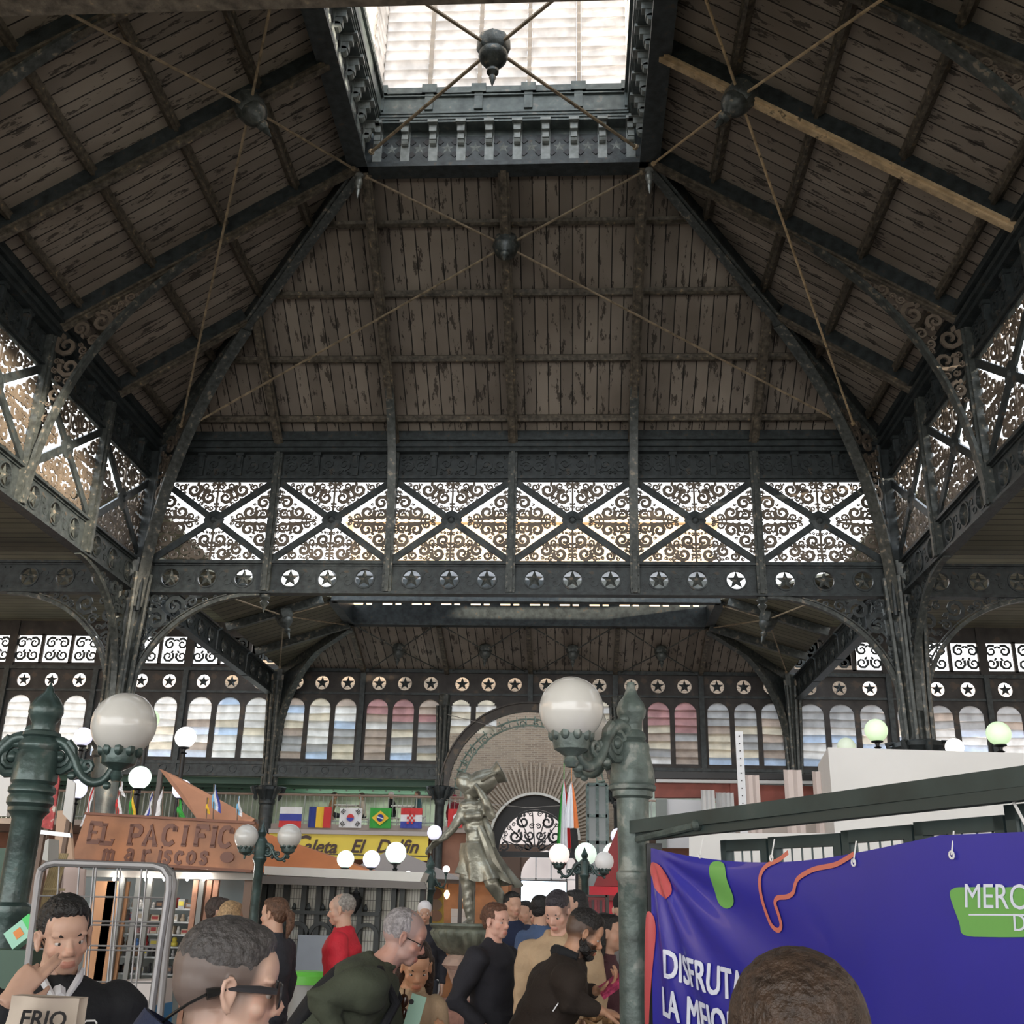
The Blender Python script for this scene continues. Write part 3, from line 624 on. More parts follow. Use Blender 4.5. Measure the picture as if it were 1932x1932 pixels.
# --- far wall
WALLD = mat('dark_wall_plate', (.04, .036, .034), .6, .1, .4, 2.5, col2=(.085, .065, .05), thr=.6)
def archhole(x0, x1, z0, z1, n=10):
    r = (x1-x0)/2; c = (x0+x1)/2; ry = min(r, .38)
    return [(x0, z0), (x1, z0)]+[(c+r*math.cos(PI*i/n), z1-ry+ry*math.sin(PI*i/n)) for i in range(n+1)]
rngw = random.Random(5)
def far_bay(x0, Lb, idx, pal, upper=False, who=''):
    t = bpy.data.objects.new('window_%d' % idx, None); C.objects.link(t); t.location = (x0, YW, 6.0); struct(t, 'arched louvre windows and starred band of the far wall, '+who)
    o = Vector((x0, YW, 0)); m = MB(); e = .10*Lb/3; cw = (Lb-2*e)/3
    m.bb(x0, x0+e, YW-.04, YW+.04, 6.0, 9.8); m.bb(x0+Lb-e, x0+Lb, YW-.04, YW+.04, 6.0, 9.8)
    for i in range(3):
        a = e+cw*i
        holecell(m, a, a+cw, 6.42, 8.9, archhole(a+.09*cw, a+.91*cw, 6.6, 8.74), o, X3, Z3, .08)
        holecell(m, a, a+cw, 8.9, 9.8, circ(a+cw/2, 9.3, .25), o, X3, Z3, .06)
    m.build('wall_frame', WALLD, t)
    m = MB(); m.bb(x0, x0+Lb, YW-.12, YW+.06, 6.0, 6.42); m.bb(x0, x0+Lb, YW-.18, YW, 6.36, 6.46); m.bb(x0, x0+Lb, YW-.2, YW, 5.95, 6.04); m.bb(x0, x0+Lb, YW-.1, YW, 8.88, 8.96); m.bb(x0, x0+Lb, YW-.14, YW, 9.68, 9.8)
    for i in range(4): m.lathe([(.15, -.02), (.15, .03), (.11, .03), (.10, .01)], (x0+Lb*(i+.5)/4, YW-.12, 6.2), 14, Matrix.Rotation(PI/2, 3, 'X'))
    m.bb(x0-.09, x0+.09, YW-.16, YW+.04, 6.0, 9.8); m.build('rails', IRON, t)
    m = MB()
    for i in range(3): star3d(m, o+X3*(e+cw*(i+.5))+Z3*9.3-Y3*.0, X3, Z3, .235, .04, rin=.40)
    m.build('stars', IRON, t)
    R = Matrix.Rotation(.28, 3, 'X')
    for i in range(3):
        m = MB(); xc = x0+e+cw*(i+.5)
        for k in range(8):
            m.box((xc, YW+.03, 6.72+.27*k), (cw*.84, .012, .272), R @ Matrix.Rotation(rngw.uniform(-.05, .05), 3, 'Y'), rngw.choices(range(6), weights=pal[0] if k == 0 else pal[1 if k < 5 else 2])[0])
        m.build('louvres', GLS, t)
        if i == 0: pass
    if upper:
        m = MB(); fr = MB()
        fr.bb(x0, x0+Lb, YW-.05, YW+.05, 9.8, 9.95); fr.bb(x0, x0+Lb, YW-.05, YW+.05, 10.95, 11.5); fr.bb(x0-.15, x0+.15, YW-.1, YW+.05, 9.8, 11.5)
        for i in range(3): fr.bb(x0+Lb*i/3-.06, x0+Lb*i/3+.06, YW-.05, YW+.05, 9.9, 11)
        for i in range(3):
            c = Lb*(i+.5)/3; P = [(c-Lb/6+.06, 9.95), (c, 9.95), (c, 10.95), (c-Lb/6+.06, 10.95)]
            fret(m, P, o, X3, Z3, .03, .22, .08, 50, .34, mirror=c, tries=200, n=11)
        m.build('scrollwork', IRON, t); fr.build('upper_frame', WALLD, t)
    return t
# palette weights: pale blue buff pink cream grey  -> (bottom slat, lower, upper)
LFT = ([1, 3, 0, 0, 0, 0], [4, 2, 1, 0, 2, 0], [5, 2, 0, 0, 0, 0]); MID = ([1, 3, 1, 0, 1, 0], [2, 1, 3, 0, 3, 1], [2, 1, 3, 1, 1, 1]); PNK = ([2, 2, 1, 0, 1, 0], [1, 0, 4, 1, 2, 1], [0, 0, 2, 5, 0, 1]); RGT = ([0, 5, 0, 0, 0, 0], [1, 1, 3, 0, 2, 2], [0, 0, 2, 0, 0, 6]); RGB_ = ([1, 6, 0, 0, 0, 0], [4, 3, 1, 0, 1, 0], [0, 0, 1, 0, 0, 7])
far_bay(-9, 3, 1, MID, who='first bay left of the entrance after the corner column'); far_bay(-6, 3, 2, PNK, who='bay just left of the entrance arch')
far_bay(3, 3, 3, PNK, who='bay just right of the entrance arch'); far_bay(6, 3, 4, RGT, who='bay before the right corner column')
sd_n = 5
for i in range(5):
    far_bay(-9.14-3.35*(i+1), 3.35, sd_n, LFT, True, 'aisle bay number %s left of the left far column' % ORD[i]); sd_n += 1
    far_bay(9.14+3.35*i, 3.35, sd_n, RGB_, True, 'aisle bay number %s right of the right far column' % ORD[i]); sd_n += 1
# centre bays above the entrance arch
t = bpy.data.objects.new('wall_back', None); C.objects.link(t); t.location = (0, YW, 6); struct(t, 'dark plate wall over the entrance arch')
m = MB(); ZC0 = 5.55; st = .06; x = -3.0
cells = [(-2.83, -2.10), (-1.92, -1.18), (1.18, 1.92), (2.10, 2.83)]
while x < 3.0-1e-6:
    xm = x+st/2; zb_ = ZC0+math.sqrt(max(0, 2.78**2-xm*xm)) if abs(xm) < 2.78 else ZC0; zb_ = max(zb_, 6.0)
    hole = None
    for a, c in cells:
        if a < xm < c:
            r_ = (c-a)/2; top = 8.74-.38+.38*math.sqrt(max(0, 1-((xm-(a+c)/2)/r_)**2)); lo = ZC0+math.sqrt(max(0, 3.08**2-xm*xm))
            if top > lo+.03: hole = (lo, top)
    if hole: m.bb(x, x+st, YW-.04, YW+.04, zb_, hole[0]); m.bb(x, x+st, YW-.04, YW+.04, hole[1], 8.9)
    else: m.bb(x, x+st, YW-.04, YW+.04, zb_, 8.9)
    x += st
o = Vector((-3, YW, 0))
for i in range(6): holecell(m, i*1.0, i*1.0+1, 8.9, 9.8, circ(i+.5+(.06 if i % 3 == 0 else -.06 if i % 3 == 2 else 0), 9.3, .25), o, X3, Z3, .06)
m.build('wall_frame', WALLD, t)
m = MB()
for i in range(6): star3d(m, (-2.5+i+(.06 if i % 3 == 0 else -.06 if i % 3 == 2 else 0), YW, 9.3), X3, Z3, .235, .04, rin=.4)
m.build('stars', IRON, t)
m = MB()
for a, c in cells:
    for k in range(5): m.box(((a+c)/2, YW+.05, 7.7+.25*k), (c-a, .012, .25), Matrix.Rotation(.28, 3, 'X'), [4, 0, 4, 0, 4][k])
m.build('louvres', GLS, t)
m = MB(); m.bb(-3, 3, YW-.1, YW, 8.88, 8.96); m.bb(-3, 3, YW-.14, YW, 9.68, 9.8); m.bb(-.09, .09, YW-.16, YW, 8.5, 9.8); m.build('rails', IRON, t)
t = thing('entrance_arch', (0, YW-.1, ZC0), 'wide curved dark iron arch over the brick entrance', 'arch')
arc = lambda r, n=36, a0=-.05, a1=PI+.05: [(r*math.cos(a0+(a1-a0)*i/n), r*math.sin(a0+(a1-a0)*i/n)) for i in range(n+1)]
m = MB(); m.ribbon(arc(2.93), .30, (0, YW-.12, ZC0), X3, Z3, .12); m.ribbon(arc(3.08), .05, (0, YW-.2, ZC0), X3, Z3, .16); m.ribbon(arc(2.79), .05, (0, YW-.2, ZC0), X3, Z3, .16); m.build('arch_band', mat('brown_black_iron', (.05, .042, .036), .45, .2, .4, 3, col2=(.12, .09, .06), thr=.6), t)
m = MB()
for i in range(26):
    a = PI*(i+.5)/26; m.box((2.55*math.cos(a), YW+.3, ZC0+2.55*math.sin(a)), (.22, .5, .03), Matrix.Rotation(-a, 3, 'Y'))
m.ribbon(arc(2.62), .05, (0, YW+.5, ZC0), X3, Z3, .06); m.ribbon(arc(2.4), .05, (0, YW+.5, ZC0), X3, Z3, .06)
pk = pack([(r_*math.cos(a_), r_*math.sin(a_)) for r_, a_ in [(2.62, PI*i/16) for i in range(17)]]+[(r_*math.cos(a_), r_*math.sin(a_)) for r_, a_ in [(2.3, PI-PI*i/16) for i in range(17)]], .13, .07, 3, 500)
for cx, cz, r in pk: m.ribbon(scroll_pts(cx, cz, r, cx*5, 1, n=10), r*.3, (0, YW+.5, ZC0), X3, Z3, .03)
m.build('inner_lattice', mat('pale_green_iron', (.20, .27, .23), .5), t)
# --- brick portal behind
bm_ = bpy.data.materials.new('old_brick'); bm_.use_nodes = True; q = bm_.node_tree; bs = q.nodes['Principled BSDF']; bs.inputs['Roughness'].default_value = .85
tx = q.nodes.new('ShaderNodeTexBrick'); tcn = q.nodes.new('ShaderNodeTexCoord'); mp = q.nodes.new('ShaderNodeMapping'); mp.inputs['Rotation'].default_value = (PI/2, 0, 0); mp.inputs['Scale'].default_value = (1, 1, 1)
q.links.new(tcn.outputs['Object'], mp.inputs[0]); q.links.new(mp.outputs[0], tx.inputs[0]); tx.inputs['Scale'].default_value = 1.9
tx.inputs['Color1'].default_value = (.20, .145, .10, 1); tx.inputs['Color2'].default_value = (.14, .10, .07, 1); tx.inputs['Mortar'].default_value = (.24, .20, .15, 1); tx.inputs['Mortar Size'].default_value = .018; tx.inputs['Brick Width'].default_value = .5; tx.inputs['Row Height'].default_value = .14
q.links.new(tx.outputs[0], bs.inputs['Base Color'])
YB = 18.0
m = MB(); hp = [(-1.62, .0+.02), (1.72, .02)]+[(.05+1.67*math.cos(PI*i/24), 4.35+1.67*math.sin(PI*i/24)) for i in range(25)]
holecell(m, -4.5, 4.5, 0, 11.5, hp, (0, YB, 0), X3, Z3, .5)
wl = struct(m.build('wall_back', bm_, loc=(0, YB, 0)), 'old brick portal wall')
m = MB()
for i in range(49):
    a = PI*(i)/48; r0, r1 = 1.72, 2.75+.15*(i % 2)
    m.box((.05+math.cos(a)*(r0+r1)/2, YB-.27, 4.35+math.sin(a)*(r0+r1)/2), (r1-r0, .07, .085 if i % 2 else .06), Matrix.Rotation(-a, 3, 'Y'))
m.build('voussoirs', mat('arch_bricks', (.22, .175, .13), .85, 0, .2, 5), wl)
m = MB(); m.ribbon([(.05+1.70*math.cos(PI*i/30), 4.35+1.70*math.sin(PI*i/30)) for i in range(31)], .09, (0, YB-.3, 0), X3, Z3, .12); m.build('arch_edge', mat('pale_plaster', (.45, .42, .37), .8), wl)
t = bpy.data.objects.new('door_1', None); C.objects.link(t); t.location = (.05, YB+.1, 0); struct(t, 'entrance gate with a scrolled iron fanlight')
m = MB(); oc = (.05, YB+.1, 3.9)
P = [(1.42*math.cos(PI*i/20), 1.55*math.sin(PI*i/20)) for i in range(21)]
half = [(x_, z_) for x_, z_ in P if x_ <= .01]+[(0, 0)]
half = [(0, .03)]+[(x_, z_) for x_, z_ in P if x_ <= .01]
fret(m, half, oc, X3, Z3, .05, .26, .06, 9, .34, mirror=0, tries=500)
for i in range(1, 8): a = PI*i/8; m.ribbon([(.2*math.cos(a), .2*math.sin(a)), (1.3*math.cos(a+.08), 1.4*math.sin(a+.08))], .04, oc, X3, Z3, .05)
m.build('fanlight_scrollwork', DARK, t)
m = MB(); m.ribbon(P, .07, oc, X3, Z3, .1); m.bb(-1.6, 1.7, YB, YB+.2, 3.72, 3.92)
m.bb(-1.62, -1.5, YB, YB+.2, 0, 3.8); m.bb(1.6, 1.72, YB, YB+.2, 0, 3.8)
holecell(m, -1.7, 1.8, 3.9, 6.1, [(-1.4, 3.92), (1.5, 3.92)]+[(.05+1.43*math.cos(PI*i/20), 3.95+1.55*math.sin(PI*i/20)) for i in range(21)], (0, YB+.16, 0), X3, Z3, .04)
m.build('gate_frame', DARK, t)
m = MB(); m.bb(-13, -4.5, 18.6, 18.9, 0, 12.6); m.bb(4.5, 13, 18.6, 18.9, 0, 12.6); m.bb(-13, 13, 18.6, 18.9, 11.4, 12.6); struct(m.build('wall_back', bm_, loc=(0, 18.6, 0)), 'brown brick annex wall behind the middle louvres')
# beyond the gate: street lobby with arched window and bright screen
t = bpy.data.objects.new('window_30', None); C.objects.link(t); t.location = (.4, 24, 2); struct(t, 'bright arched street window beyond the entrance')
m = MB(); hp = [(-.75, 2.6), (1.9, 2.6)]+[(.575+1.32*math.cos(PI*i/16), 3.2+1.15*math.sin(PI*i/16)) for i in range(17)]
holecell(m, -4, 4, 0, 4.55, hp, (0, 24, 0), X3, Z3, .2); m.build('lobby_wall', mat('brown_lobby_wall', (.12, .08, .06), .8), t)
m = MB()
for k in range(5): m.bb(-.75+.66*k-.03, -.75+.66*k+.03, 23.9, 24, 2.6, 4.3)
m.bb(-.8, 1.95, 23.9, 24, 3.1, 3.16); m.build('window_bars', mat('white_frame', (.6, .6, .6)), t)
t = thing('display_screen', (.5, 21, .6), 'large bright white-blue screen glowing inside the entrance', 'screen')
a = at(984, 1662, y=21); c = at(1068, 1716, y=21); m = MB(); m.bb(a.x-.05, c.x+.05, 21, 21.15, c.z-.05, a.z+.05); m.build('casing', DARK, t)
m = MB(); m.bb(a.x, c.x, 20.98, 21.0, c.z, a.z); m.build('lit_panel', globe_mat('screen_glow', (.72, .86, 1), 3.5), t)
m = MB(); m.bb(a.x+.2, a.x+.3, 21.0, 21.1, 0, c.z); m.bb(c.x-.3, c.x-.2, 21.0, 21.1, 0, c.z); m.build('stand_leg', DARK, t)
# --- outside: buildings seen through the fretwork and windows
m = MB(); m.bb(-14, 11, 45, 60, 0, 27.2); m.bb(-14.5, 11.5, 44.6, 60, 27.2, 27.8)
for i in range(10):
    for k in range(3): m.bb(-13+2.4*i, -11.8+2.4*i, 44.9, 45.1, 22+k*0-3.8*k, 24.2-3.8*k, 1)
tag(m.build('street_building', [mat('cream_render', (.62, .45, .28), .9, 0, .15, .3), mat('dark_pane', (.12, .1, .09), .3)]), 'cream street building seen through the back fretwork', 'building')
m = MB(); m.bb(-45, 45, 44.5, 46, 0, 16); tag(m.build('street_building', mat('grey_render', (.42, .36, .33), .9, 0, .2, .3)), 'long lower grey building beyond the far louvres', 'building')
m = MB(); m.bb(-42, -32, -30, 30, 0, 14); tag(m.build('street_building', mat('ochre_render', (.55, .40, .26), .9, 0, .15, .3)), 'ochre street building outside the left wall fretwork', 'building')
m = MB(); m.bb(34, 44, -30, 30, 0, 15); tag(m.build('street_building', mat('sand_render', (.58, .47, .36), .9, 0, .15, .3)), 'sandy street building outside the right wall fretwork', 'building')
m = MB(); m.tube([(-3, 12.7, 8.2), (-1, 11.5, 7.55), (1.2, 10, 7.3), (2, 11.2, 7.5), (3, 12.7, 8.2)], .012, 5); m.tube([(-3, 12.7, 5.3), (0, 12.2, 5.0), (3, 12.7, 5.3)], .012, 5)
tag(m.build('slack_cable', mat('cable_grey', (.3, .28, .26))), 'slack cables strung across the brick entrance arch', 'cable')
m = MB(); m.bb(14, 70, -64, -50, 0, 12); tag(m.build('street_building', mat('grey_render', (.42, .36, .33))), 'unseen building added behind the camera on the right to block low sun', 'building')  # out of view; added to keep the low sun off the people
# --- mezzanine
m = MB(); m.bb(-24, -3.2, YW-.1, 17.5, 4.22, 4.40); m.bb(3.2, 24, YW-.1, 17.5, 4.22, 4.40); mz = struct(m.build('floor', mat('concrete_slab', (.32, .27, .24), .7)), 'mezzanine gallery slab')
m = MB(); m.bb(-24, -3.3, 17.3, 17.5, 4.4, 6.6); m.bb(3.3, 24, 17.3, 17.5, 4.4, 6.6); struct(m.build('wall_back', mat('gallery_wall', (.30, .34, .28), .8, 0, .4, 1.5)), 'dark green gallery wall')
m = MB(); m.bb(-24, -3.3, 17.1, 17.5, 0, 4.2); m.bb(3.3, 24, 17.1, 17.5, 0, 4.2); struct(m.build('wall_back', mat('reddish_boards', (.26, .12, .075), .7, 0, .2, 2)), 'reddish wall under the gallery')
t = thing('gallery_ceiling', (-7, 15, 6), 'pale panelled gallery ceiling with green drilled beams', 'ceiling panels')
m = MB(); m.bb(-24, -3.3, 13.2, 17.3, 6.0, 6.05); m.build('ceiling_sheet', mat('pale_green_ceiling', (.52, .58, .48), .8), t)
m = MB()
for y_ in (13.6, 14.8, 16.2): m.bb(-24, -3.3, y_-.06, y_+.06, 5.78, 6.0)
for i in range(40): m.lathe([(.035, 0), (.035, .012)], (-23.5+.5*i, 16.13, 5.89), 8, Matrix.Rotation(PI/2, 3, 'X'), mi=1)
m.build('drilled_beam', [mat('gallery_green', (.05, .12, .085), .5), DARK], t)
for i, (px, w_) in enumerate(((600, 1.1), (690, 1.5), (790, 1.5))):
    c = at(px, 1484, y=13.9); m = MB(); m.bb(c.x-w_, c.x+w_*.2, 14.9, 15.3, 5.93, 5.98)
    tag(m.build('ceiling_light', globe_mat('tube_glow', (.9, 1, .85), 16)), 'long pale ceiling light over the gallery, %s from the left' % ORD[i], 'light')
def railing(x0, x1, label):
    t = thing('gallery_railing', (x0, YW-.1, 4.4), label, 'railing'); m = MB(); m.tube([(x0, YW-.1, 5.36), (x1, YW-.1, 5.36)], .035, 8); m.build('handrail', mat('copper_rail', (.42, .30, .24), .35, .5), t)
    m = MB(); m.tube([(x0, YW-.1, 4.5), (x1, YW-.1, 4.5)], .02, 6); n = int((x1-x0)/.16)
    for i in range(n+1): xx = x0+(x1-x0)*i/n; m.tube([(xx, YW-.1, 4.4), (xx, YW-.1, 5.36)], .012 if i % 6 else .025, 6)
    m.build('balusters', mat('rail_grey', (.30, .33, .31), .4, .4), t)
railing(-8.7, -3.2, 'gallery handrail with thin balusters hung with flags'); railing(-24, -9.4, 'gallery handrail left of the left far column'); railing(3.2, 8.8, 'gallery handrail right of the entrance arch'); railing(-3.0+.3, -1.7, 'short handrail beside the entrance arch')
m = MB(); m.bb(-2.9, -1.6, YW-.15, 14, 4.2, 4.4); tag(m.build('balcony_slab', mat('concrete_slab', (.32, .27, .24))), 'small slab beside the left of the brick portal', 'slab')
m = MB(); m.bb(-2.95, -1.7, YW+.2, YW+.3, 0, 4.2); tag(m.build('clad_panel', mat('reddish_boards', (.26, .12, .075))), 'reddish boarded panel just left of the brick portal', 'panel')
# pale awning edge along the gallery slab + yellow sign
a = at(560, 1573, y=12.6); c = at(806, 1624, y=12.6)
t = thing('yellow_sign', (a.x, 12.65, c.z), 'long yellow sign board reading Caleta El Delfin under the gallery flags', 'sign')
x0s = at(505, 1600, y=12.6).x
m = MB(); m.bb(x0s, c.x, 12.62, 12.72, c.z, a.z); m.build('board', mat('sign_yellow', (.80, .62, .07), .5), t)
m = MB(); m.bb(x0s, c.x, 12.59, 12.62, c.z+.13, c.z+.16); m.build('rule_line', DARK, t)
m = MB()
for px, tx_, sz in ((546, 'C', .80), (571, 'aleta', .60), (660, 'El', .60), (708, 'D', .60), (732, 'elfin', .60)):
    p = at(px, 1608, y=12.58); text_mesh(m, tx_, sz, (p.x, 12.585, p.z), X3, Z3, .02, .32, space=1.0, off=.012)
m.build('lettering', mat('letter_brown', (.05, .02, .015), .5), t)
m = MB(); m.bb(x0s, c.x, 12.50, 12.9, a.z+.0, a.z+.14); m.build('top_ledge', mat('ledge_grey', (.45, .40, .38)), t)
# flags on the railing
FLC = {k: mat('flag_'+k, v, .8) for k, v in dict(white=(.82, .82, .84), blue=(.06, .08, .38), red=(.62, .05, .05), yellow=(.85, .55, .05), green=(.05, .36, .06), navy=(.03, .05, .25), black=(.02, .02, .02), sky=(.25, .55, .8), orange=(.8, .3, .1), crimson=(.55, .03, .05)).items()}
def gridflag(m, x0, x1, z0, z1, y, mi, dy=0, n=6, amp=.025):
    vs = []; fs = []
    for i in range(n+1):
        for k in range(3): vs.append((x0+(x1-x0)*i/n, y+amp*math.sin(x0*3+i*1.4+k*.5)-dy, z0+(z1-z0)*k/2))
    fs = [(i*3+k, i*3+3+k, i*3+4+k, i*3+1+k) for i in range(n) for k in range(2)]
    m.add(vs, fs, mi); m.add([(a, b_+.012, c) for a, b_, c in vs], fs, mi)
def flag(label, px0, px1, py0, py1, bands, horiz=True, extra=None, y=12.72):
    a = at(px0, py0, y=y); c = at(px1, py1, y=y); m = MB(); n = len(bands); ks = sorted(set(k for k in bands)); mats = [FLC[k] for k in ks]
    for i, k in enumerate(bands):
        if horiz: gridflag(m, a.x, c.x, a.z+(c.z-a.z)*(i+1)/n, a.z+(c.z-a.z)*i/n, y, ks.index(k))
        else: gridflag(m, a.x+(c.x-a.x)*i/n, a.x+(c.x-a.x)*(i+1)/n, c.z, a.z, y, ks.index(k), n=3)
    o = m.build('national_flag', mats); tag(o, label, 'flag', None)
    if extra:
        for nm, mm, fn in extra:
            e = MB(); fn(e, (a.x+c.x)/2, (a.z+c.z)/2, (c.x-a.x)/2, (a.z-c.z)/2, y-.05); e.build(nm, FLC[mm], o)
    return o
disc = lambda r, cx=0, cz=0, sx=1: (lambda e, x, z, w_, h_, y: e.add([(x+cx*w_+r*h_*sx*math.cos(2*PI*i/24), y, z+cz*h_+r*h_*math.sin(2*PI*i/24)) for i in range(24)]+[(x+cx*w_+r*h_*sx*math.cos(2*PI*i/24), y+.02, z+cz*h_+r*h_*math.sin(2*PI*i/24)) for i in range(24)], [tuple(range(24)), tuple(range(47, 23, -1))]+[(i, (i+1) % 24, 24+(i+1) % 24, 24+i) for i in range(24)]))
flag('white blue and red striped flag hanging on the gallery rail', 529, 567, 1522, 1562, ['white', 'blue', 'red'])
flag('blue yellow and red vertical flag hanging on the gallery rail', 584, 623, 1522, 1562, ['navy', 'yellow', 'red'], False)
def trig(e, x, z, w_, h_, y):
    for sx in (-1, 1):
        for sz in (-1, 1):
            R = Matrix.Rotation(sx*sz*.9, 3, 'Y')
            for k in (-1, 0, 1): e.box(Vector((x+sx*w_*.68, y, z+sz*h_*.62))+R @ Vector((0, 0, k*.045)), (.16, .02, .022), R)
def half(e, x, z, w_, h_, y): e.prism([(x+.38*h_*math.cos(PI+PI*i/14), z+.38*h_*math.sin(PI+PI*i/14)) for i in range(15)], (0, y-.02, 0), X3, Z3, .02)
flag('white flag with red and blue circle hanging on the gallery rail', 642, 681, 1524, 1562, ['white'], True, [('red_disc', 'red', disc(.38)), ('blue_half', 'blue', half), ('trigram_bars', 'black', trig)])
flag('green flag with yellow diamond hanging on the gallery rail', 699, 737, 1524, 1563, ['green'], True, [('yellow_diamond', 'yellow', lambda e, x, z, w_, h_, y: e.prism([(x-w_*.8, z), (x, z-h_*.72), (x+w_*.8, z), (x, z+h_*.72)], (0, y, 0), X3, Z3, .02)), ('blue_disc', 'navy', lambda e, x, z, w_, h_, y: disc(.36)(e, x, z, w_, h_, y-.03)), ('white_band', 'white', lambda e, x, z, w_, h_, y: e.box((x, y-.045, z), (h_*.68, .01, .035), Matrix.Rotation(.3, 3, 'Y')))])
def chk(e, x, z, w_, h_, y):
    for i in range(4):
        for k in range(5):
            if (i+k) % 2 == 0: e.bb(x-.14+.07*i, x-.07+.07*i, y-.01, y, z-.2+.08*k, z-.12+.08*k)
flag('red white and blue flag with checkered shield on the gallery rail', 757, 795, 1524, 1563, ['red', 'white', 'blue'], True, [('shield_checks', 'red', chk)])
flag('red flag with white crescent beside the entrance arch', 846, 872, 1526, 1562, ['red'], True, [('crescent', 'white', disc(.5, .3)), ('crescent_cut', 'red', lambda e, x, z, w_, h_, y: disc(.38, .5)(e, x, z, w_, h_, y-.02))])
# long draped flags in front of the brick portal
def drape(label, cols, px0, px1, ptop, pbot, y, rz=0):
    a = at((px0+px1)/2, ptop, y=y); L = at(px0, pbot, y=y); R_ = at(px1, pbot, y=y); m = MB(); n = len(cols)*3; ks = sorted(set(cols))
    rows = 8
    for i in range(n):
        vs = []
        for k in range(rows+1):
            f_ = (k/rows)**.6
            for j in (i, i+1):
                xx = a.x+(L.x+(R_.x-L.x)*j/n-a.x)*f_; vs.append((xx, y+.08*math.sin(j*1.9)*f_, a.z+(L.z-a.z)*k/rows))
        m.add(vs, [(2*k, 2*k+1, 2*k+3, 2*k+2) for k in range(rows)], ks.index(cols[i//3])); m.add([(p, q_+.015, r__) for p, q_, r__ in vs], [(2*k, 2*k+1, 2*k+3, 2*k+2) for k in range(rows)], ks.index(cols[i//3]))
    m.tube([a+Z3*.0, (a.x, a.y, 7.6)], .012, 6, mi=0)
    return tag(m.build('hanging_flag', [FLC[k] for k in ks]), label, 'flag')
drape('tall draped green white and red flag hanging before the brick portal', ['green', 'white', 'white', 'red'], 1050, 1078, 1470, 1600, 10)
drape('off-white drooping flag beside the green white and red one', ['white', 'white', 'orange'], 1064, 1092, 1474, 1562, 9.4)
# ================================================================ LAMPS, KIOSKS, BANNER, STATUE
G = {}
def gl(n, s):
    k = (n, s)
    if k not in G:
        c = dict(white=(1, .98, .95), lilac=(.74, .74, 1), green=(.62, .95, .45), mint=(.75, 1, .82), warm=(1, .85, .62), pink=(1, .72, .66), dull=(.8, .76, .72))[n]
        G[k] = globe_mat('lit_globe_%s_%d' % (n, int(s*10)), c, s)
    return G[k]
def arm_parts(t, px0, c, gz, gr, mm, gm, label=None, droop=1.):
    # px0: point on post, c: globe centre; scroll arm plus cup plus globe
    px0 = Vector(px0); c = Vector(c); d = Vector((c.x-px0.x, c.y-px0.y, 0)); L = d.length; ux = d.normalized(); cup = c.z-gr*.92
    s_ = L/.55
    P = lambda a, z: px0+ux*(a*L)+Z3*(z*s_)
    z0 = 0; zc = (cup-px0.z)/s_-.16/s_*gr/.19
    pts = [(0, .02), (.12, .10), (.28, .10), (.42, .02), (.55, -.10), (.70, -.16), (.86, -.14), (.97, -.04), (1, zc)]
    # smooth
    pp = [P(*q) for q in pts]; sm = []
    for i in range(len(pp)-1):
        a = pp[max(i-1, 0)]; b0 = pp[i]; c0 = pp[i+1]; e = pp[min(i+2, len(pp)-1)]
        for k in range(5): u = k/5; sm.append(.5*((2*b0)+(-a+c0)*u+(2*a-5*b0+4*c0-e)*u*u+(-a+3*b0-3*c0+e)*u**3))
    sm.append(pp[-1]); n = len(sm)
    m = MB(); m.tube(sm, [.040*s_*(1-.35*i/n) for i in range(n)], 10)
    sp = [(.27+.19*(1-.8*i/22)*math.cos(1.2-4.3*PI*i/22), -.0+.115*(1-.8*i/22)*math.sin(1.2-4.3*PI*i/22)) for i in range(23)]
    m.tube([P(*q) for q in sp], [.030*s_*(1-.5*i/23) for i in range(23)], 8); m.ell(P(.27, 0), .035*s_, nu=10, nv=6)
    sp = [(.62+.10*(1-.8*i/14)*math.cos(2.2+3*PI*i/14), -.05+.055*(1-.8*i/14)*math.sin(2.2+3*PI*i/14)) for i in range(15)]
    m.tube([P(*q) for q in sp], .018*s_, 7)
    for q, r_ in (((.06, -.05), .04), ((.13, .15), .035), ((.45, -.12), .03), ((.90, -.18), .028)): m.ell(P(*q), (r_*s_*1.1, r_*s_, r_*s_), nu=8, nv=6)
    m.build('scroll_arm', mm, t, smooth=True)
    m = MB(); m.lathe([(.03*s_, cup-.16*gr/.19-c.z), (.045*s_, cup-.13*gr/.19-c.z), (.03*s_, cup-.10*gr/.19-c.z), (.10*gr/.19, cup-.06*gr/.19-c.z), (.115*gr/.19, cup+.01-c.z), (.11*gr/.19, cup+.04*gr/.19-c.z), (.09*gr/.19, cup+.05*gr/.19-c.z)], c, 14)
    for k in range(10):
        a = 2*PI*k/10; q = c+Vector((math.cos(a), math.sin(a), 0))*gr*.56; m.ell(Vector((q.x, q.y, cup+.02)), (gr*.16, gr*.16, gr*.22), nu=6, nv=5)
    m.build('cup', mm, t, smooth=True)
    m = MB(); m.ell(c, gr, nu=36, nv=24); m.build('globe', gm, t, smooth=2)
def big_lamp(base_top_px, dist, tip_py, prof, label, mm, globes, lean=0):
    a = at(*base_top_px, dist=dist); t = thing('street_lamp', (a.x, a.y, 0), label, 'street lamp')
    zt = at(base_top_px[0], tip_py, dist=dist).z; m = MB(); m.lathe([(r, z if z <= 0 else z) for r, z in prof(zt)], (a.x, a.y, 0), 20); m.build('post', mm, t, smooth=True)
    for (px, py, d, gr, gm) in globes:
        c = at(px, py, dist=d); z0 = a.z; arm_parts(t, (a.x, a.y, z0), c, c.z, gr, mm, gm)
    return t
k_ = 7.3/2012
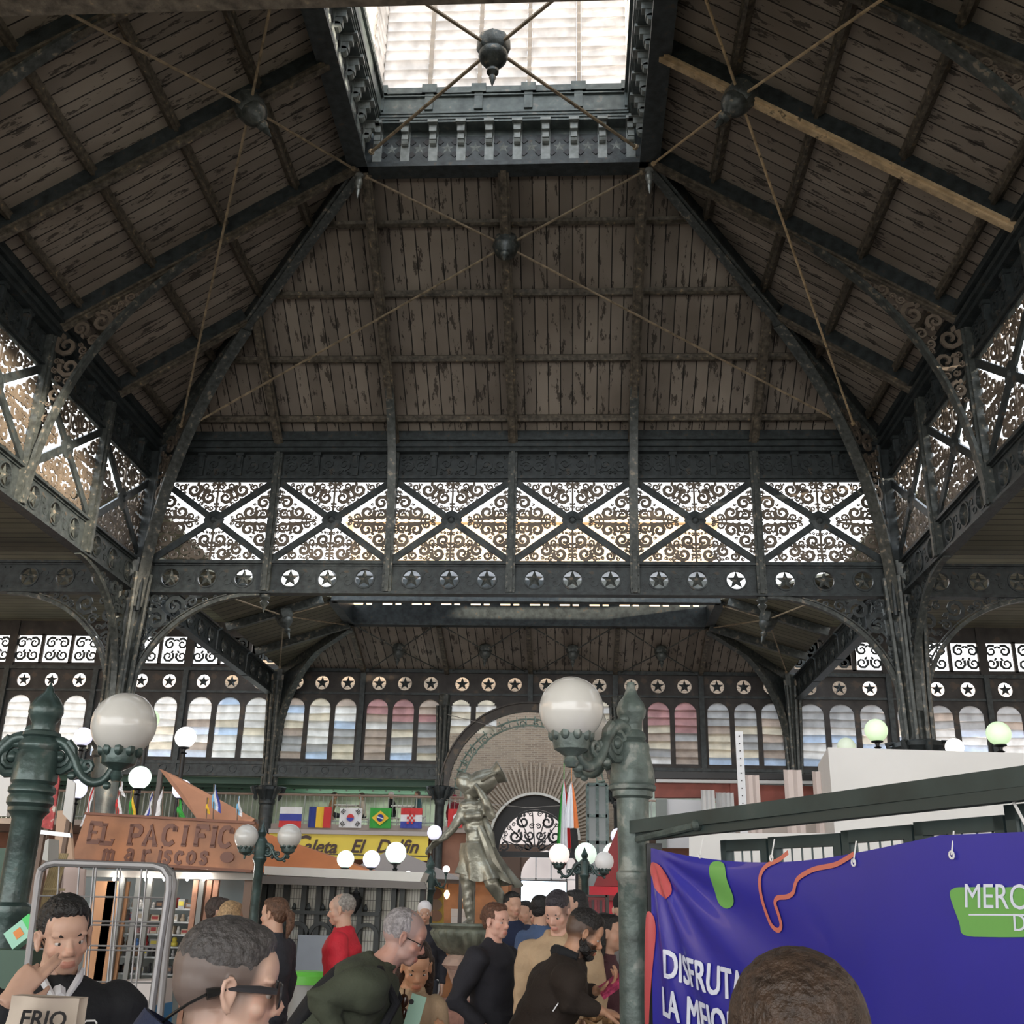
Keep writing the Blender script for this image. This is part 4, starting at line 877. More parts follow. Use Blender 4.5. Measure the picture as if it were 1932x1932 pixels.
def profL(zt):
    r = k_*1.0
    P = [(.003, 0), (.015, -8), (.03, -18), (.075, -30), (.10, -42), (.105, -52), (.09, -62), (.072, -70), (.072, -82), (.11, -86), (.115, -92), (.10, -95), (.125, -104), (.128, -110), (.115, -116), (.13, -124), (.135, -165), (.12, -170), (.138, -176), (.138, -182), (.12, -186), (.135, -192), (.135, -200), (.115, -206), (.12, -212), (.10, -218), (.088, -224), (.088, -350), (.098, -352), (.12, -356), (.125, -366), (.115, -374), (.11, -390), (.11, -500)]
    L = [(a, zt+z*k_*1.03) for a, z in P]; L += [(.11, .5), (.22, .45), (.22, .02), (.25, 0)]
    return [(.001, L[0][1])]+L[1:]
big_lamp((72, 1428), 7.3, 1284, profL, 'green street lamp with onion finial standing at the left edge', GREEN, [(234, 1367, 7.15, .197, OPAL), (-85, 1360, 7.6, .197, OPAL)])
def profR(zt):
    k = 5.35/2012*1.03
    P = [(.001, 0), (.018, -2), (.024, -14), (.036, -26), (.064, -40), (.074, -52), (.070, -62), (.055, -72), (.052, -90), (.068, -96), (.072, -104), (.064, -108), (.085, -114), (.088, -122), (.086, -128), (.105, -160), (.110, -178), (.106, -184), (.115, -188), (.112, -194), (.098, -197), (.098, -206), (.078, -210), (.074, -300), (.074, -330), (.085, -334), (.085, -344), (.076, -348), (.076, -420)]
    L = [(a, zt+z*k) for a, z in P]; return L+[(.076, .5), (.15, .45), (.15, .02), (.18, 0)]
big_lamp((1192, 1408), 5.35, 1286, profR, 'weathered street lamp holding the large white globe right of centre', GREENW, [(1078, 1338, 5.0, .151, OPAL), (1093, 1372, 5.62, .146, OPAL)])
# thin post collar low on the right lamp
def mid_lamp(px, py_top, y, globes, label, mm=GREEN, s=1.):
    a = at(px, py_top, y=y); t = thing('lamp_post', (a.x, y, 0), label, 'lamp post'); z = a.z
    m = MB(); m.lathe([(.001, z), (.03*s, z-.07*s), (.075*s, z-.16*s), (.05*s, z-.22*s), (.08*s, z-.26*s), (.10*s, z-.30*s), (.09*s, z-.5*s), (.11*s, z-.54*s), (.07*s, z-.62*s), (.06*s, z-1.6), (.08*s, z-1.65), (.08, .5), (.15, .45), (.18, 0)], (a.x, y, 0), 14); m.build('post', mm, t, smooth=True)
    for gx, gy, gr, gm in globes:
        c = at(gx, gy, y=y-.05); arm_parts(t, (a.x, y, z-.42*s), c, c.z, gr, mm, gm)
    return t
mid_lamp(497, 1550, -11.75, [(465, 1579, .142, OPAL), (546, 1578, .142, OPAL)], 'green lamp post with two unlit white globes in front of the white awning', s=.78)
mid_lamp(1103, 1598, -6.8, [(1055, 1612, .165, gl('pink', 1.3)), (1140, 1625, .15, gl('dull', .3))], 'dark lamp post with a pink lit globe in front of the brick portal', s=.8)
mid_lamp(813, 1612, -8.6, [(770, 1650, .05, gl('white', 2.)), (842, 1640, .05, gl('white', 3.))], 'dark lamp post with scroll arms left of the statue', s=.9)
# single globes on finial stems or brackets
def globe_lamp(px, py, r, y, gm, label, stem=1, drop=None, mm=DARK):
    c = at(px, py, y=y); gr = r/2012*math.hypot(y-CAM[1], 3)*1.02
    t = thing('globe_lamp', (c.x, y, 0), label, 'globe lamp')
    m = MB(); m.ell(c, gr, nu=24, nv=16); m.build('globe', gm, t, smooth=2)
    m = MB()
    if stem == 1: m.lathe([(gr*.5, -gr*.92), (gr*.55, -gr*1.02), (gr*.2, -gr*1.15), (gr*.16, -gr*1.4), (gr*.35, -gr*1.5), (gr*.22, -gr*1.6), (gr*.2, -c.z+.02), (gr*.5, -c.z)], c, 10)
    else: m.lathe([(.02, 9.7-c.z if y < 0 else 6.3-c.z), (.02, gr*1.3), (gr*.3, gr*1.2), (gr*.6, gr*.9)], c, 10)
    m.build('stem', mm, t, smooth=True)
    return t
globe_lamp(350, 1391, 19, -8, gl('white', 2.6), 'bright white globe lamp on a pedestal above the orange awning')
globe_lamp(157, 1390, 17, -6.6, gl('lilac', 1.0), 'lilac globe lamp behind the left street lamp arm')
globe_lamp(281, 1357, 19, -8.6, gl('green', .9), 'green globe lamp half hidden behind the big left globe')
globe_lamp(264, 1467, 20, -9, gl('mint', 2.6), 'very bright greenish white globe lamp under the big left globe')
globe_lamp(146, 1489, 17, -8.2, gl('lilac', 1.6), 'lilac globe lamp low behind the left lamp arm')
globe_lamp(343, 1489, 17, -8.2, gl('lilac', 1.5), 'lilac globe lamp partly behind a small sign by the orange awning')
globe_lamp(747, 1609, 18, -8.7, gl('mint', 1.9), 'brightest round globe on the white awning edge, near the lamp post')
globe_lamp(652, 1621, 15, -8.7, gl('mint', 1.4), 'left one of two low globes on the white awning edge')
globe_lamp(701, 1621, 15, -8.7, gl('lilac', 1.5), 'right one of two low globes on the white awning edge')
globe_lamp(820, 1571, 13, -6.5, gl('lilac', 1.2), 'small lilac globe at the right end of the yellow sign')
globe_lamp(1105, 1611, 19, -4.5, gl('mint', 1.0), 'pale globe right behind the dark lamp post finial')
globe_lamp(1158, 1611, 19, -4.5, gl('mint', 1.0), 'pale globe behind the red pyramid canopy')
globe_lamp(1166, 1577, 13, -3.5, gl('lilac', 1.0), 'small lilac globe above the red pyramid canopy')
globe_lamp(1653, 1378, 20, -8.2, gl('green', .85), 'green globe lamp on a finial above the white box')
globe_lamp(1597, 1409, 16, -7.4, gl('green', .35), 'dim green globe peeping over the white box edge')
globe_lamp(1884, 1384, 21, -8.4, gl('green', .95), 'large green globe at the far right above the white box')
globe_lamp(1801, 1410, 16, -7.4, gl('white', 2.), 'white globe half hidden behind the white box')

# ---- generic slab from four image corners at given depths
def panel(name, P4, y0, y1, th, m_, parent=None, label=None, cat=None, back=1):
    tl, tr, br, bl = [at(p[0], p[1], y=yy) for p, yy in zip(P4, (y0, y1, y1, y0))]
    n = (tr-tl).cross(bl-tl).normalized()
    if n.y < 0: n = -n
    m = MB(); A = [tl, tr, br, bl]; Q = [p+n*th*back for p in A]
    m.add(A+Q, [(0, 1, 2, 3), (7, 6, 5, 4), (0, 4, 5, 1), (1, 5, 6, 2), (2, 6, 7, 3), (3, 7, 4, 0)])
    o = m.build(name, m_, parent)
    if label: tag(o, label, cat)
    return o, (tl, tr, br, bl)
def legs(o, *pxs, y=None, z=None):
    for px, py, yy in pxs:
        p = at(px, py, y=yy); m = MB(); m.bb(p.x-.02, p.x+.02, yy+.03, yy+.07, 0, p.z); m.build('leg', mat('brown_post', (.15, .09, .06)), o)
# ---- El Pacifico sign
WOODS = mat('carved_sign_wood', (.36, .145, .06), .45, 0, .35, 2.2, bump=.2, bscale=12)
tl, tr, br, bl = [at(*p, y=yy) for p, yy in (((163, 1535), -10.9), ((483, 1553), -11.2), ((477, 1644), -11.2), ((133, 1622), -10.9))]
t = thing('shop_sign', bl, 'large carved wooden sign reading El Pacifico mariscos', 'sign')
panel('board', ((163, 1535), (483, 1553), (477, 1644), (133, 1622)), -10.9, -11.2, .08, WOODS, t)
m = MB()
for a, c in ((tl, tr), (bl, br)): m.bar(a-Y3*.02, c-Y3*.02, .06, .03)
m.build('edge_moulding', mat('sign_edge', (.20, .07, .035), .5), t)
ux = (tr-tl).normalized(); uy = Z3.copy(); uy = (uy-ux*uy.dot(ux)).normalized(); nf = -ux.cross(uy)
LET = mat('carved_letters', (.16, .055, .03), .45)
GLY = {'E': [[(0, 0), (0, 1)], [(-.1, 1), (.6, 1), (.6, .82)], [(-.1, 0), (.6, 0), (.6, .2)], [(0, .52), (.42, .52)]], 'L': [[(0, 0), (0, 1)], [(-.12, 1), (.16, 1)], [(-.12, 0), (.62, 0), (.62, .25)]],
 'P': [[(0, 0), (0, 1), (.4, 1), (.58, .88), (.6, .7), (.5, .52), (.3, .47), (0, .47)], [(-.14, 0), (.2, 0)], [(-.14, 1), (.1, 1)]], 'A': [[(0, 0), (.32, 1), (.66, 0)], [(.14, .35), (.52, .35)], [(-.12, 0), (.14, 0)], [(.5, 0), (.8, 0)], [(.2, 1), (.36, 1)]],
 'C': [[(.62, .72), (.6, .9), (.4, 1), (.2, .98), (.04, .8), (0, .5), (.04, .2), (.2, .02), (.42, 0), (.64, .18)], [(.64, .98), (.64, .7)]], 'I': [[(0, 0), (0, 1)], [(-.15, 0), (.15, 0)], [(-.15, 1), (.15, 1)]], 'F': [[(0, 0), (0, 1)], [(-.12, 1), (.6, 1), (.6, .8)], [(0, .52), (.4, .52), (.4, .42)], [(-.12, 0), (.15, 0)]],
 'm': [[(0, 0), (0, .66)], [(0, .5), (.15, .66), (.3, .6), (.3, 0)], [(.3, .5), (.45, .66), (.6, .6), (.6, 0)], [(-.08, 0), (.1, 0)], [(.22, 0), (.38, 0)], [(.52, 0), (.7, 0)], [(-.08, .66), (.02, .66)]],
 'a': [[(.05, .55), (.2, .66), (.42, .6), (.45, .45), (.45, 0)], [(.45, .38), (.15, .35), (.02, .18), (.12, .0), (.3, .02), (.45, .15)], [(.45, 0), (.56, 0)]], 'r': [[(0, 0), (0, .66)], [(0, .4), (.15, .6), (.36, .66), (.38, .52)], [(-.1, 0), (.16, 0)], [(-.1, .66), (.02, .66)]],
 'i': [[(0, 0), (0, .66)], [(-.1, 0), (.12, 0)], [(-.1, .66), (.02, .66)], [(-.02, .88), (.05, .88)]], 's': [[(.4, .5), (.38, .64), (.2, .67), (.06, .58), (.08, .42), (.34, .28), (.4, .14), (.28, .01), (.1, .01), (0, .16)]],
 'c': [[(.42, .5), (.36, .64), (.18, .66), (.03, .5), (.0, .3), (.06, .08), (.22, 0), (.42, .1)]], 'o': [[(.22, 0), (.04, .12), (0, .33), (.05, .55), (.22, .66), (.4, .55), (.45, .33), (.4, .12), (.22, 0)]]}
def glyphs(m, s, xs, base, size, ux, uy, wd, th):
    for ch, x in zip(s, xs):
        for st_ in GLY[ch]:
            thin = .8 if len(st_) == 2 and st_[0][1] == st_[1][1] else 1.25
            m.ribbon([(a*size, c*size) for a, c in st_], wd*thin, base+ux*x, ux, uy, th)
m = MB(); Lt = (tr-tl).length; ob = bl+ux*0
def sx_(px, py): p = at(px, py, y=-10.95-.3*(px-140)/340); return (p-ob).dot(ux), (p-ob).dot(uy)
for ch, px, py in (('E', 163, 1587), ('L', 188, 1590), ('P', 240, 1592), ('A', 268, 1593), ('C', 303, 1592), ('I', 343, 1594), ('F', 366, 1594), ('I', 398, 1596), ('C', 410, 1596)):
    x_, z_ = sx_(px, py); glyphs(m, [ch], [x_], ob+uy*z_+nf*.03, .225, ux, uy, .045, .06)
for ch, px, py in (('m', 191, 1624), ('a', 232, 1623), ('r', 266, 1625), ('i', 297, 1626), ('s', 305, 1627), ('c', 327, 1628), ('o', 350, 1628), ('s', 374, 1629)):
    x_, z_ = sx_(px, py); glyphs(m, [ch], [x_], ob+uy*z_+nf*.03, .20, ux, uy, .035, .06)
m.build('carved_lettering', LET, t)
x_, z_ = sx_(426, 1617); m = MB(); m.lathe([(.09, 0), (.085, .05), (.001, .06)], ob+ux*x_+uy*z_, 20, Matrix((ux, uy, nf)).transposed(), ax=(1, .72)); m.build('oval_boss', LET, t)
for px in (140, 470): p = at(px, 1630, y=-10.85); m = MB(); m.bb(p.x-.05, p.x+.05, -10.8, -10.7, 0, p.z); m.build('support_leg', mat('brown_post', (.15, .09, .06)), t)
o, _ = panel('kiosk_end_board', ((108, 1530), (130, 1528), (138, 1630), (100, 1618)), -11.6, -11.6, .06, mat('pale_ply', (.50, .34, .24), .7), label='pale wooden end board left of the carved sign', cat='board'); legs(o, (112, 1612, -11.6))
# orange awnings
AWN = mat('orange_canvas', (.62, .22, .09), .8, 0, .12, 2, bump=.1, bscale=3)
def tent(label, apex, bl_, br_, y, dep, col=AWN, kind='canopy'):
    A = at(*apex, y=y+dep*.4); B1 = at(*bl_, y=y); B2 = at(*br_, y=y); B3 = B2+Y3*dep; B4 = B1+Y3*dep
    m = MB(); m.add([A, B1, B2, B3, B4], [(0, 1, 2), (0, 2, 3), (0, 3, 4), (0, 4, 1), (1, 4, 3, 2)])
    t = thing(kind, ((B1+B3)/2).to_tuple()[:2]+(0,), label, 'canopy'); m.build('canvas', col, t)
    m = MB()
    for q in (B1, B2, B3, B4): m.bb(q.x-.03, q.x+.03, q.y-.03, q.y+.03, 0, q.z)
    m.build('pole', mat('tent_pole', (.12, .1, .09)), t); return t
# strip awning rising to the upper left
tl_, tr_ = at(302, 1452, y=-9.8), at(322, 1462, y=-9.8)
t = thing('awning', (tl_.x+1, -10.2, 0), 'peach coloured awning sloping up behind the carved sign', 'awning')
m = MB(); A = [at(300, 1450, y=-9.6), at(328, 1462, y=-9.6), at(480, 1545, y=-10.6), at(470, 1556, y=-10.7), at(374, 1548, y=-10.7)]
m.add([Vector(p) for p in A]+[p+Y3*.05 for p in A], [(0, 1, 2, 3, 4), (9, 8, 7, 6, 5), (0, 5, 6, 1), (1, 6, 7, 2), (2, 7, 8, 3), (3, 8, 9, 4), (4, 9, 5, 0)]); m.build('canvas', mat('peach_canvas', (.62, .30, .18), .8, 0, .1, 2), t)
m = MB()
for p in (A[0], A[2]): m.bb(p.x-.03, p.x+.03, p.y+.06, p.y+.12, 0, p.z)
m.build('pole', mat('tent_pole', (.12, .1, .09)), t)
tent('orange pyramid canopy behind the lamp post with two globes', (502, 1572), (478, 1645), (705, 1645), -8.6, 2.)
tent('grey pyramid canopy behind the fountain on the left', (742, 1600), (640, 1652), (870, 1660), -6.5, 2.4, mat('grey_canvas', (.42, .38, .36), .8))
# small flags along the sign top
def small_flag(label, px, py0, py1, w_px, cols, y=-10.6, lean=.1):
    a = at(px, py0, y=y); c = at(px, py1, y=y); t = thing('table_flag', (c.x, y, c.z-.02), label, 'flag'); k = (a.z-c.z)
    m = MB(); m.tube([(c.x, y, c.z-.12), (a.x+.0, y, a.z)], .008, 6); m.build('stick', mat('brown_post', (.15, .09, .06)), t)
    w_ = w_px/2012*14.3; n = len(cols)
    for i, cn in enumerate(cols):
        m = MB(); vs = []
        for r in range(7):
            for j in (i, i+1): f_ = r/6; vs.append((a.x+(w_*(j/n)*(.15+.85*f_)*(1 if w_ > 0 else 1)), y+.03*math.sin(r*1.3+j), a.z-.0-k*.92*f_*(1-.0*j)-abs(w_)*.5*(j/n)*f_))
        fs = [(2*r, 2*r+1, 2*r+3, 2*r+2) for r in range(6)]; m.add(vs, fs); m.add([(p, q_+.01, z_) for p, q_, z_ in vs], fs); m.build('cloth', FLC[cn], t)
    return t
small_flag('white flag with a red disc drooping left of the carved sign', 179, 1477, 1560, -14, ['white', 'red', 'white'])
small_flag('red and white drooping flag on the carved sign', 223, 1490, 1538, 14, ['red', 'white'])
small_flag('pale flag drooping beside the red and white one', 228, 1474, 1500, 12, ['white'])
small_flag('green and yellow drooping flag on the carved sign', 249, 1490, 1540, 14, ['green', 'yellow'])
small_flag('white flag with blue marks on the carved sign', 290, 1492, 1540, -11, ['white', 'blue', 'white'])
small_flag('grey white folded flag next to the blue marked one', 308, 1484, 1542, -10, ['white'])
small_flag('green flag behind the carved sign near the small lamp', 337, 1508, 1542, 18, ['green'])
small_flag('small yellow triangular flag on the peach awning', 391, 1505, 1535, 8, ['yellow'], y=-10.75)
small_flag('blue flag with white lines above the peach awning', 404, 1480, 1528, 20, ['sky', 'white', 'blue'], y=-10.75)
small_flag('pale blue and white flag at the end of the peach awning', 449, 1502, 1538, 12, ['sky', 'white'], y=-10.75)
# ---- white awning, beam and lattice booth (centre left)
t = thing('lattice_booth', (-5.5, -9.2, 0), 'long booth with white awning edge and black posts over pale lattice panels', 'booth')
panel('awning_valance', ((498, 1634), (800, 1646), (792, 1664), (498, 1650)), -9.3, -9.3, .9, mat('awning_white', (.82, .80, .74), .7, 0, .05, 3), t)
panel('lintel_beam', ((402, 1648), (800, 1664), (805, 1678), (402, 1664)), -9.34, -9.34, .12, mat('taupe_beam', (.20, .18, .165), .6), t)
LAT = bpy.data.materials.new('lattice_sheet'); LAT.use_nodes = True; q = LAT.node_tree; bs = q.nodes['Principled BSDF']; bs.inputs['Roughness'].default_value = .7
tx = q.nodes.new('ShaderNodeTexBrick'); tcn = q.nodes.new('ShaderNodeTexCoord'); mp = q.nodes.new('ShaderNodeMapping'); mp.inputs['Rotation'].default_value = (PI/2, 0, 0)
q.links.new(tcn.outputs['Object'], mp.inputs[0]); q.links.new(mp.outputs[0], tx.inputs[0]); tx.offset = 0; tx.inputs['Scale'].default_value = 9; tx.inputs['Color1'].default_value = (.78, .76, .68, 1); tx.inputs['Color2'].default_value = (.70, .68, .60, 1); tx.inputs['Mortar'].default_value = (.20, .19, .16, 1); tx.inputs['Mortar Size'].default_value = .035; tx.inputs['Brick Width'].default_value = .35; tx.inputs['Row Height'].default_value = 1.2
q.links.new(tx.outputs[0], bs.inputs['Base Color'])
L0 = at(398, 1670, y=-9.0); R0 = at(806, 1676, y=-9.0)
m = MB(); m.bb(L0.x, R0.x, -8.98, -8.94, .2, L0.z+.1); m.build('lattice_panel', LAT, t)
for px in (404, 446, 500, 512, 541, 575, 603, 628, 655, 682, 716, 744, 760, 798):
    p = at(px, 1676, y=-9.1); m = MB(); m.bb(p.x-.035, p.x+.035, -9.13, -9.0, 0, p.z+.06); m.build('upright', mat('booth_black', (.028, .032, .03), .5), t)
m = MB(); p = at(500, 1716, y=-9.12); q_ = at(716, 1722, y=-9.12); m.bb(p.x, q_.x, -9.15, -9.05, p.z-.05, p.z)
for i in range(8):
    x = p.x+(q_.x-p.x)*(i+.5)/8; m.lathe([(.02, .0), (.035, .03), (.008, .1)], (x+.1, -9.1, p.z), 8)
for i in range(5):
    x = p.x+(q_.x-p.x)*(i+.5)/5; r_ = (q_.x-p.x)/10; m.ribbon([(x+r_*.95*math.cos(PI*k/12), p.z-.34+r_*1.1*math.sin(PI*k/12)) for k in range(13)], .05, (0, -9.14, 0), X3, Z3, .05)
m.build('arched_rail', mat('booth_black', (.028, .032, .03), .5), t)
p = at(580, 1764, y=-9.3); q_ = at(622, 1848, y=-9.3)
m = MB(); m.bb(p.x-.1, q_.x, -9.4, -9.3, q_.z, p.z); tag(m.build('cloth_screen', mat('blue_grey_cloth', (.34, .37, .41), .8, 0, .1, 2)), 'blue grey cloth screen in front of the lattice booth', 'screen')
t = thing('wheeled_bin', (at(590, 1880, y=-13).x, -13, 0), 'grey bin with a bright green lid behind the bending man', 'bin'); p = at(592, 1845, y=-13)
m = MB(); m.lathe([(.16, 0), (.20, p.z-.1), (.20, p.z-.06)], (p.x-.05, -13, 0), 16); m.build('bin_body', mat('bin_grey', (.34, .34, .33)), t, smooth=True)
m = MB(); m.lathe([(.22, 0), (.22, .08), (.18, .12), (.01, .13)], (p.x-.05, -13, p.z-.06), 16); m.build('lid', mat('lime_plastic', (.14, .55, .06), .4), t, smooth=True)
p = at(668, 1702, y=-9.5); t = thing('wall_lantern', (p.x, -9.35, p.z), 'black wrought wall lantern hanging on the lattice booth', 'lantern')
m = MB(); m.lathe([(.004, -.16), (.03, -.12), (.075, -.05), (.09, .04), (.11, .05), (.05, .09), (.06, .12), (.02, .15), (.005, .2)], (p.x, -9.4, p.z), 8); m.build('lantern_body', DARK, t, smooth=True)
m = MB(); m.tube([(p.x, -9.4, p.z+.1), (p.x-.1, -9.3, p.z+.12), (p.x-.1, -9.15, p.z)], .012, 6); m.build('bracket_arm', DARK, t)
# ---- display kiosk below the carved sign
t = thing('display_kiosk', (-9, -10.6, 0), 'glass fronted kiosk with shelves of souvenirs under the carved sign', 'kiosk')
Pz = lambda px, py, y=-10.8: at(px, py, y=y)
a = Pz(190, 1658); c = Pz(405, 1850)
m = MB(); m.bb(a.x-.9, c.x+.1, -10.0, -9.95, 0, a.z+.15); m.build('back_panel', mat('kiosk_back', (.16, .19, .19), .5), t)
m = MB(); a2 = Pz(160, 1650); m.bb(a2.x, Pz(480, 1665).x, -10.9, -10.75, a.z+.02, a.z+.1); m.build('header_rail', mat('header_grey', (.33, .32, .29)), t)
for i, px in enumerate((232, 262, 284, 331, 382)):
    p = Pz(px, 1680); m = MB(); m.bb(p.x-.03, p.x+.03, -10.86, -10.8, 0, a.z+.05); m.build('glazing_bar', mat('bar_grey', (.14, .14, .13), .4, .3), t)
p0, p1 = Pz(165, 1665), Pz(208, 1800)
for i, (x0, x1) in enumerate(((161, 180), (184, 206))):
    u_, v_ = Pz(x0+18, 1662), Pz(x1+18, 1800); m = MB(); m.bb(u_.x, v_.x, -10.78, -10.74, .5, u_.z); m.build('orange_door_leaf', mat('orange_wood', (.58, .30, .15), .6), t)
m = MB(); u_, v_ = Pz(365, 1660), Pz(400, 1800)
for k in range(4): m.bb(u_.x+(v_.x-u_.x)*k/4+.01, u_.x+(v_.x-u_.x)*(k+1)/4-.01, -10.82, -10.76, 0, u_.z)
m.build('timber_side', mat('timber_side', (.30, .14, .08), .5, 0, .4, 6), t)
shz = []
for j, py in enumerate((1713, 1738, 1762, 1786, 1806, 1838)):
    z = Pz(300, py).z; shz.append(z); m = MB(); m.bb(Pz(212, py).x, Pz(372, py).x, -10.7, -10.3, z-.02, z); m.build('shelf', mat('shelf_glass', (.45, .48, .48), .2), t)
rg = random.Random(8); GC = [mat('goods_'+n, c_, .5) for n, c_ in (('white', (.70, .68, .66)), ('cream', (.60, .50, .38)), ('red', (.45, .05, .05)), ('blue', (.10, .25, .60)), ('black', (.03, .03, .035)), ('brown', (.22, .12, .07)), ('grey', (.35, .35, .36)), ('yellow', (.65, .55, .08)), ('pink', (.6, .35, .35)))]
x0, x1 = Pz(216, 1750).x, Pz(368, 1750).x
nm_col = ['white', 'cream', 'red', 'blue', 'black', 'brown', 'grey', 'yellow', 'pink']; row_n = ['top', 'second', 'third', 'fourth', 'fifth', 'lowest']
for j, z in enumerate(shz):
    x = x0; k = 0
    while x < x1-.1:
        w_ = rg.uniform(.05, .11); h_ = rg.uniform(.06, .13); ci = rg.choices(range(9), weights=[6, 3, 1, 1, 2, 2, 2, .5, 1])[0] if j < 5 else rg.choice((4, 4, 6))
        m = MB()
        if rg.random() < .45:
            m.bb(x, x+w_, -10.62, -10.5, z, z+h_); m.bb(x+w_*.12, x+w_*.88, -10.625, -10.62, z+h_*.3, z+h_*.75, 1); nm = 'gift_box'
        else:
            m.lathe([(w_*.3, 0), (w_*.42, .01), (w_*.45, h_*.35), (w_*.28, h_*.55), (w_*.25, h_*.6), (w_*.33, h_*.75), (w_*.22, h_*.98), (.004, h_)], (x+w_/2, -10.56, z), 10); nm = 'figurine'
        o = m.build(nm, [GC[ci], GC[(ci+1) % 9]] if nm == 'gift_box' else GC[ci], smooth=(nm == 'figurine'))
        tag(o, 'small %s %s on the %s shelf of the souvenir kiosk' % (nm_col[ci], 'boxed souvenir' if nm == 'gift_box' else 'souvenir figure', row_n[j]), 'souvenir', 'souvenirs on the %s kiosk shelf, %s %s' % (row_n[j], nm_col[ci], nm.replace('_', ' ')))
        x += w_+rg.uniform(.008, .03); k += 1
for k, px in enumerate((224, 283, 318, 361, 392)):
    p = Pz(px, 1660); m = MB(); m.ell((p.x, -10.95, p.z), .018, nu=8, nv=6); m.tube([(p.x, -10.95, p.z), (p.x, -10.9, p.z+.06)], .008, 6)
    tag(m.build('small_bulb', globe_mat('bulb_glow', (1, .96, .9), 140)), 'tiny lit bulb under the kiosk header, %s from the left' % ORD[k], 'bulb')
# bamboo screen
t = thing('bamboo_screen', (at(95, 1800, y=-14.5).x, -14.5, 0), 'split bamboo screen beside the left lamp post', 'screen')
m = MB(); 
for k in range(8):
    p = at(104+k*3.4, 1610, y=-14.5); z1 = p.z; m.tube([(p.x-.33+.0, -14.5, 0), (p.x, -14.5, z1)], .011, 6)
for z in (.9, 1.3, 1.7): m.bar((at(80, 1700, y=-14.52).x-.0, -14.53, z), (at(120, 1700, y=-14.52).x, -14.53, z), .015, .02)
m.build('canes', mat('bamboo', (.32, .25, .13), .55, 0, .3, 9), t)
# clear panels hanging above left (white frames + red banner strip)
p = at(120, 1530, y=-14.2)
o, _ = panel('tilted_panel', ((128, 1465), (142, 1478), (134, 1552), (118, 1535)), -14.2, -14.2, .03, WHITE, label='tall narrow white panel beside the left lamp post', cat='panel'); legs(o, (126, 1545, -14.2))
o, _ = panel('hanging_banner', ((107, 1455), (112, 1470), (98, 1566), (75, 1560)), -15.2, -15.2, .02, mat('red_print_cloth', (.45, .07, .07), .7, 0, .5, 14, col2=(.6, .55, .48), thr=.55), label='narrow red and white banner hanging behind the left lamp post', cat='banner'); legs(o, (84, 1560, -15.2))
o, _ = panel('metal_rail', ((70, 1565), (132, 1572), (133, 1580), (70, 1573)), -15.9, -15.9, .05, STEEL, label='short shiny metal rail beside the left lamp post', cat='rail'); legs(o, (76, 1570, -15.9))
o, _ = panel('pale_box', ((80, 1590), (92, 1582), (90, 1625), (66, 1618)), -15.4, -15.4, .2, mat('pale_grey_box', (.5, .5, .47)), label='pale grey box by the left lamp post', cat='box'); legs(o, (80, 1618, -15.4))
o, _ = panel('white_partition', ((-30, 1455), (22, 1452), (12, 1540), (-30, 1540)), -15.2, -15.2, .05, WHITE, label='white partition at the left edge behind the lamp post', cat='partition')
o, _ = panel('green_shutter', ((-60, 1600), (52, 1600), (30, 1932), (-60, 1932)), -14.9, -14.9, .05, mat('shutter_green', (.04, .09, .06), .5, 0, .4, 1.5), label='dark green shutter at the left edge', cat='shutter')
o, _ = panel('price_board', ((88, 1632), (118, 1632), (110, 1790), (80, 1780)), -13.9, -13.9, .04, mat('pinkish_board', (.62, .50, .46), .7), label='pinkish white board behind the wire rack', cat='board'); legs(o, (95, 1780, -13.9))
o, _ = panel('price_board', ((118, 1632), (160, 1640), (150, 1800), (108, 1790)), -13.6, -13.6, .04, mat('pinkish_board', (.62, .50, .46), .7), label='pinkish board nearer the orange door leaves', cat='board'); legs(o, (128, 1790, -13.6))
# ---- wire rack in the foreground
YR = -19.6
t = thing('wire_rack', (at(200, 1900, y=YR).x, YR, 0), 'grey wire display rack with rounded tube frame', 'display rack')
FRM = mat('rack_grey', (.27, .265, .27), .4, .4)
def rounded(pts_px, y, r=.017, name='frame_tube'):
    P = [at(px, py, y=y) for px, py in pts_px]; out = []
    m = MB(); m.tube(P, r, 8); m.build(name, FRM, t)
rounded([(40, 1932), (55, 1800), (72, 1660), (76, 1642), (88, 1632), (105, 1628), (290, 1634), (308, 1640), (318, 1655), (318, 1680), (300, 1800), (282, 1932)], YR)
rounded([(295, 1634), (312, 1637), (325, 1648), (328, 1665), (318, 1750), (300, 1932)], YR+.25)
m = MB()
for px_t, px_b in ((112, 92), (150, 128), (177, 152), (182, 158), (222, 196), (228, 202), (268, 240), (278, 250)): m.tube([at(px_t, 1634, y=YR), at(px_b, 1932, y=YR)], .004, 5)
for py in (1690, 1736, 1743, 1782, 1790, 1850): m.tube([at(70+(1690-py)*.14, py, y=YR), at(312+(1690-py)*.12, py+4, y=YR)], .004, 5)
m.build('wire_grid', FRM, t)
o, q4 = panel('white_sign_box', ((212, 1852), (294, 1850), (290, 1900), (232, 1896)), YR+.5, YR+.5, .25, mat('pinkish_white_box', (.66, .60, .58), .6), label='white carton printed with small marks under the wire rack', cat='carton')
o, q4 = panel('blue_box', ((232, 1897), (292, 1897), (286, 1990), (240, 1990)), YR+.5, YR+.5, .25, mat('bright_blue_box', (.02, .20, .45), .5), label='bright blue carton below the white one', cat='carton')
p = at(45, 1758, y=-19.3); t = thing('juice_carton', p, 'green and white carton propped by the left lamp post', 'carton')
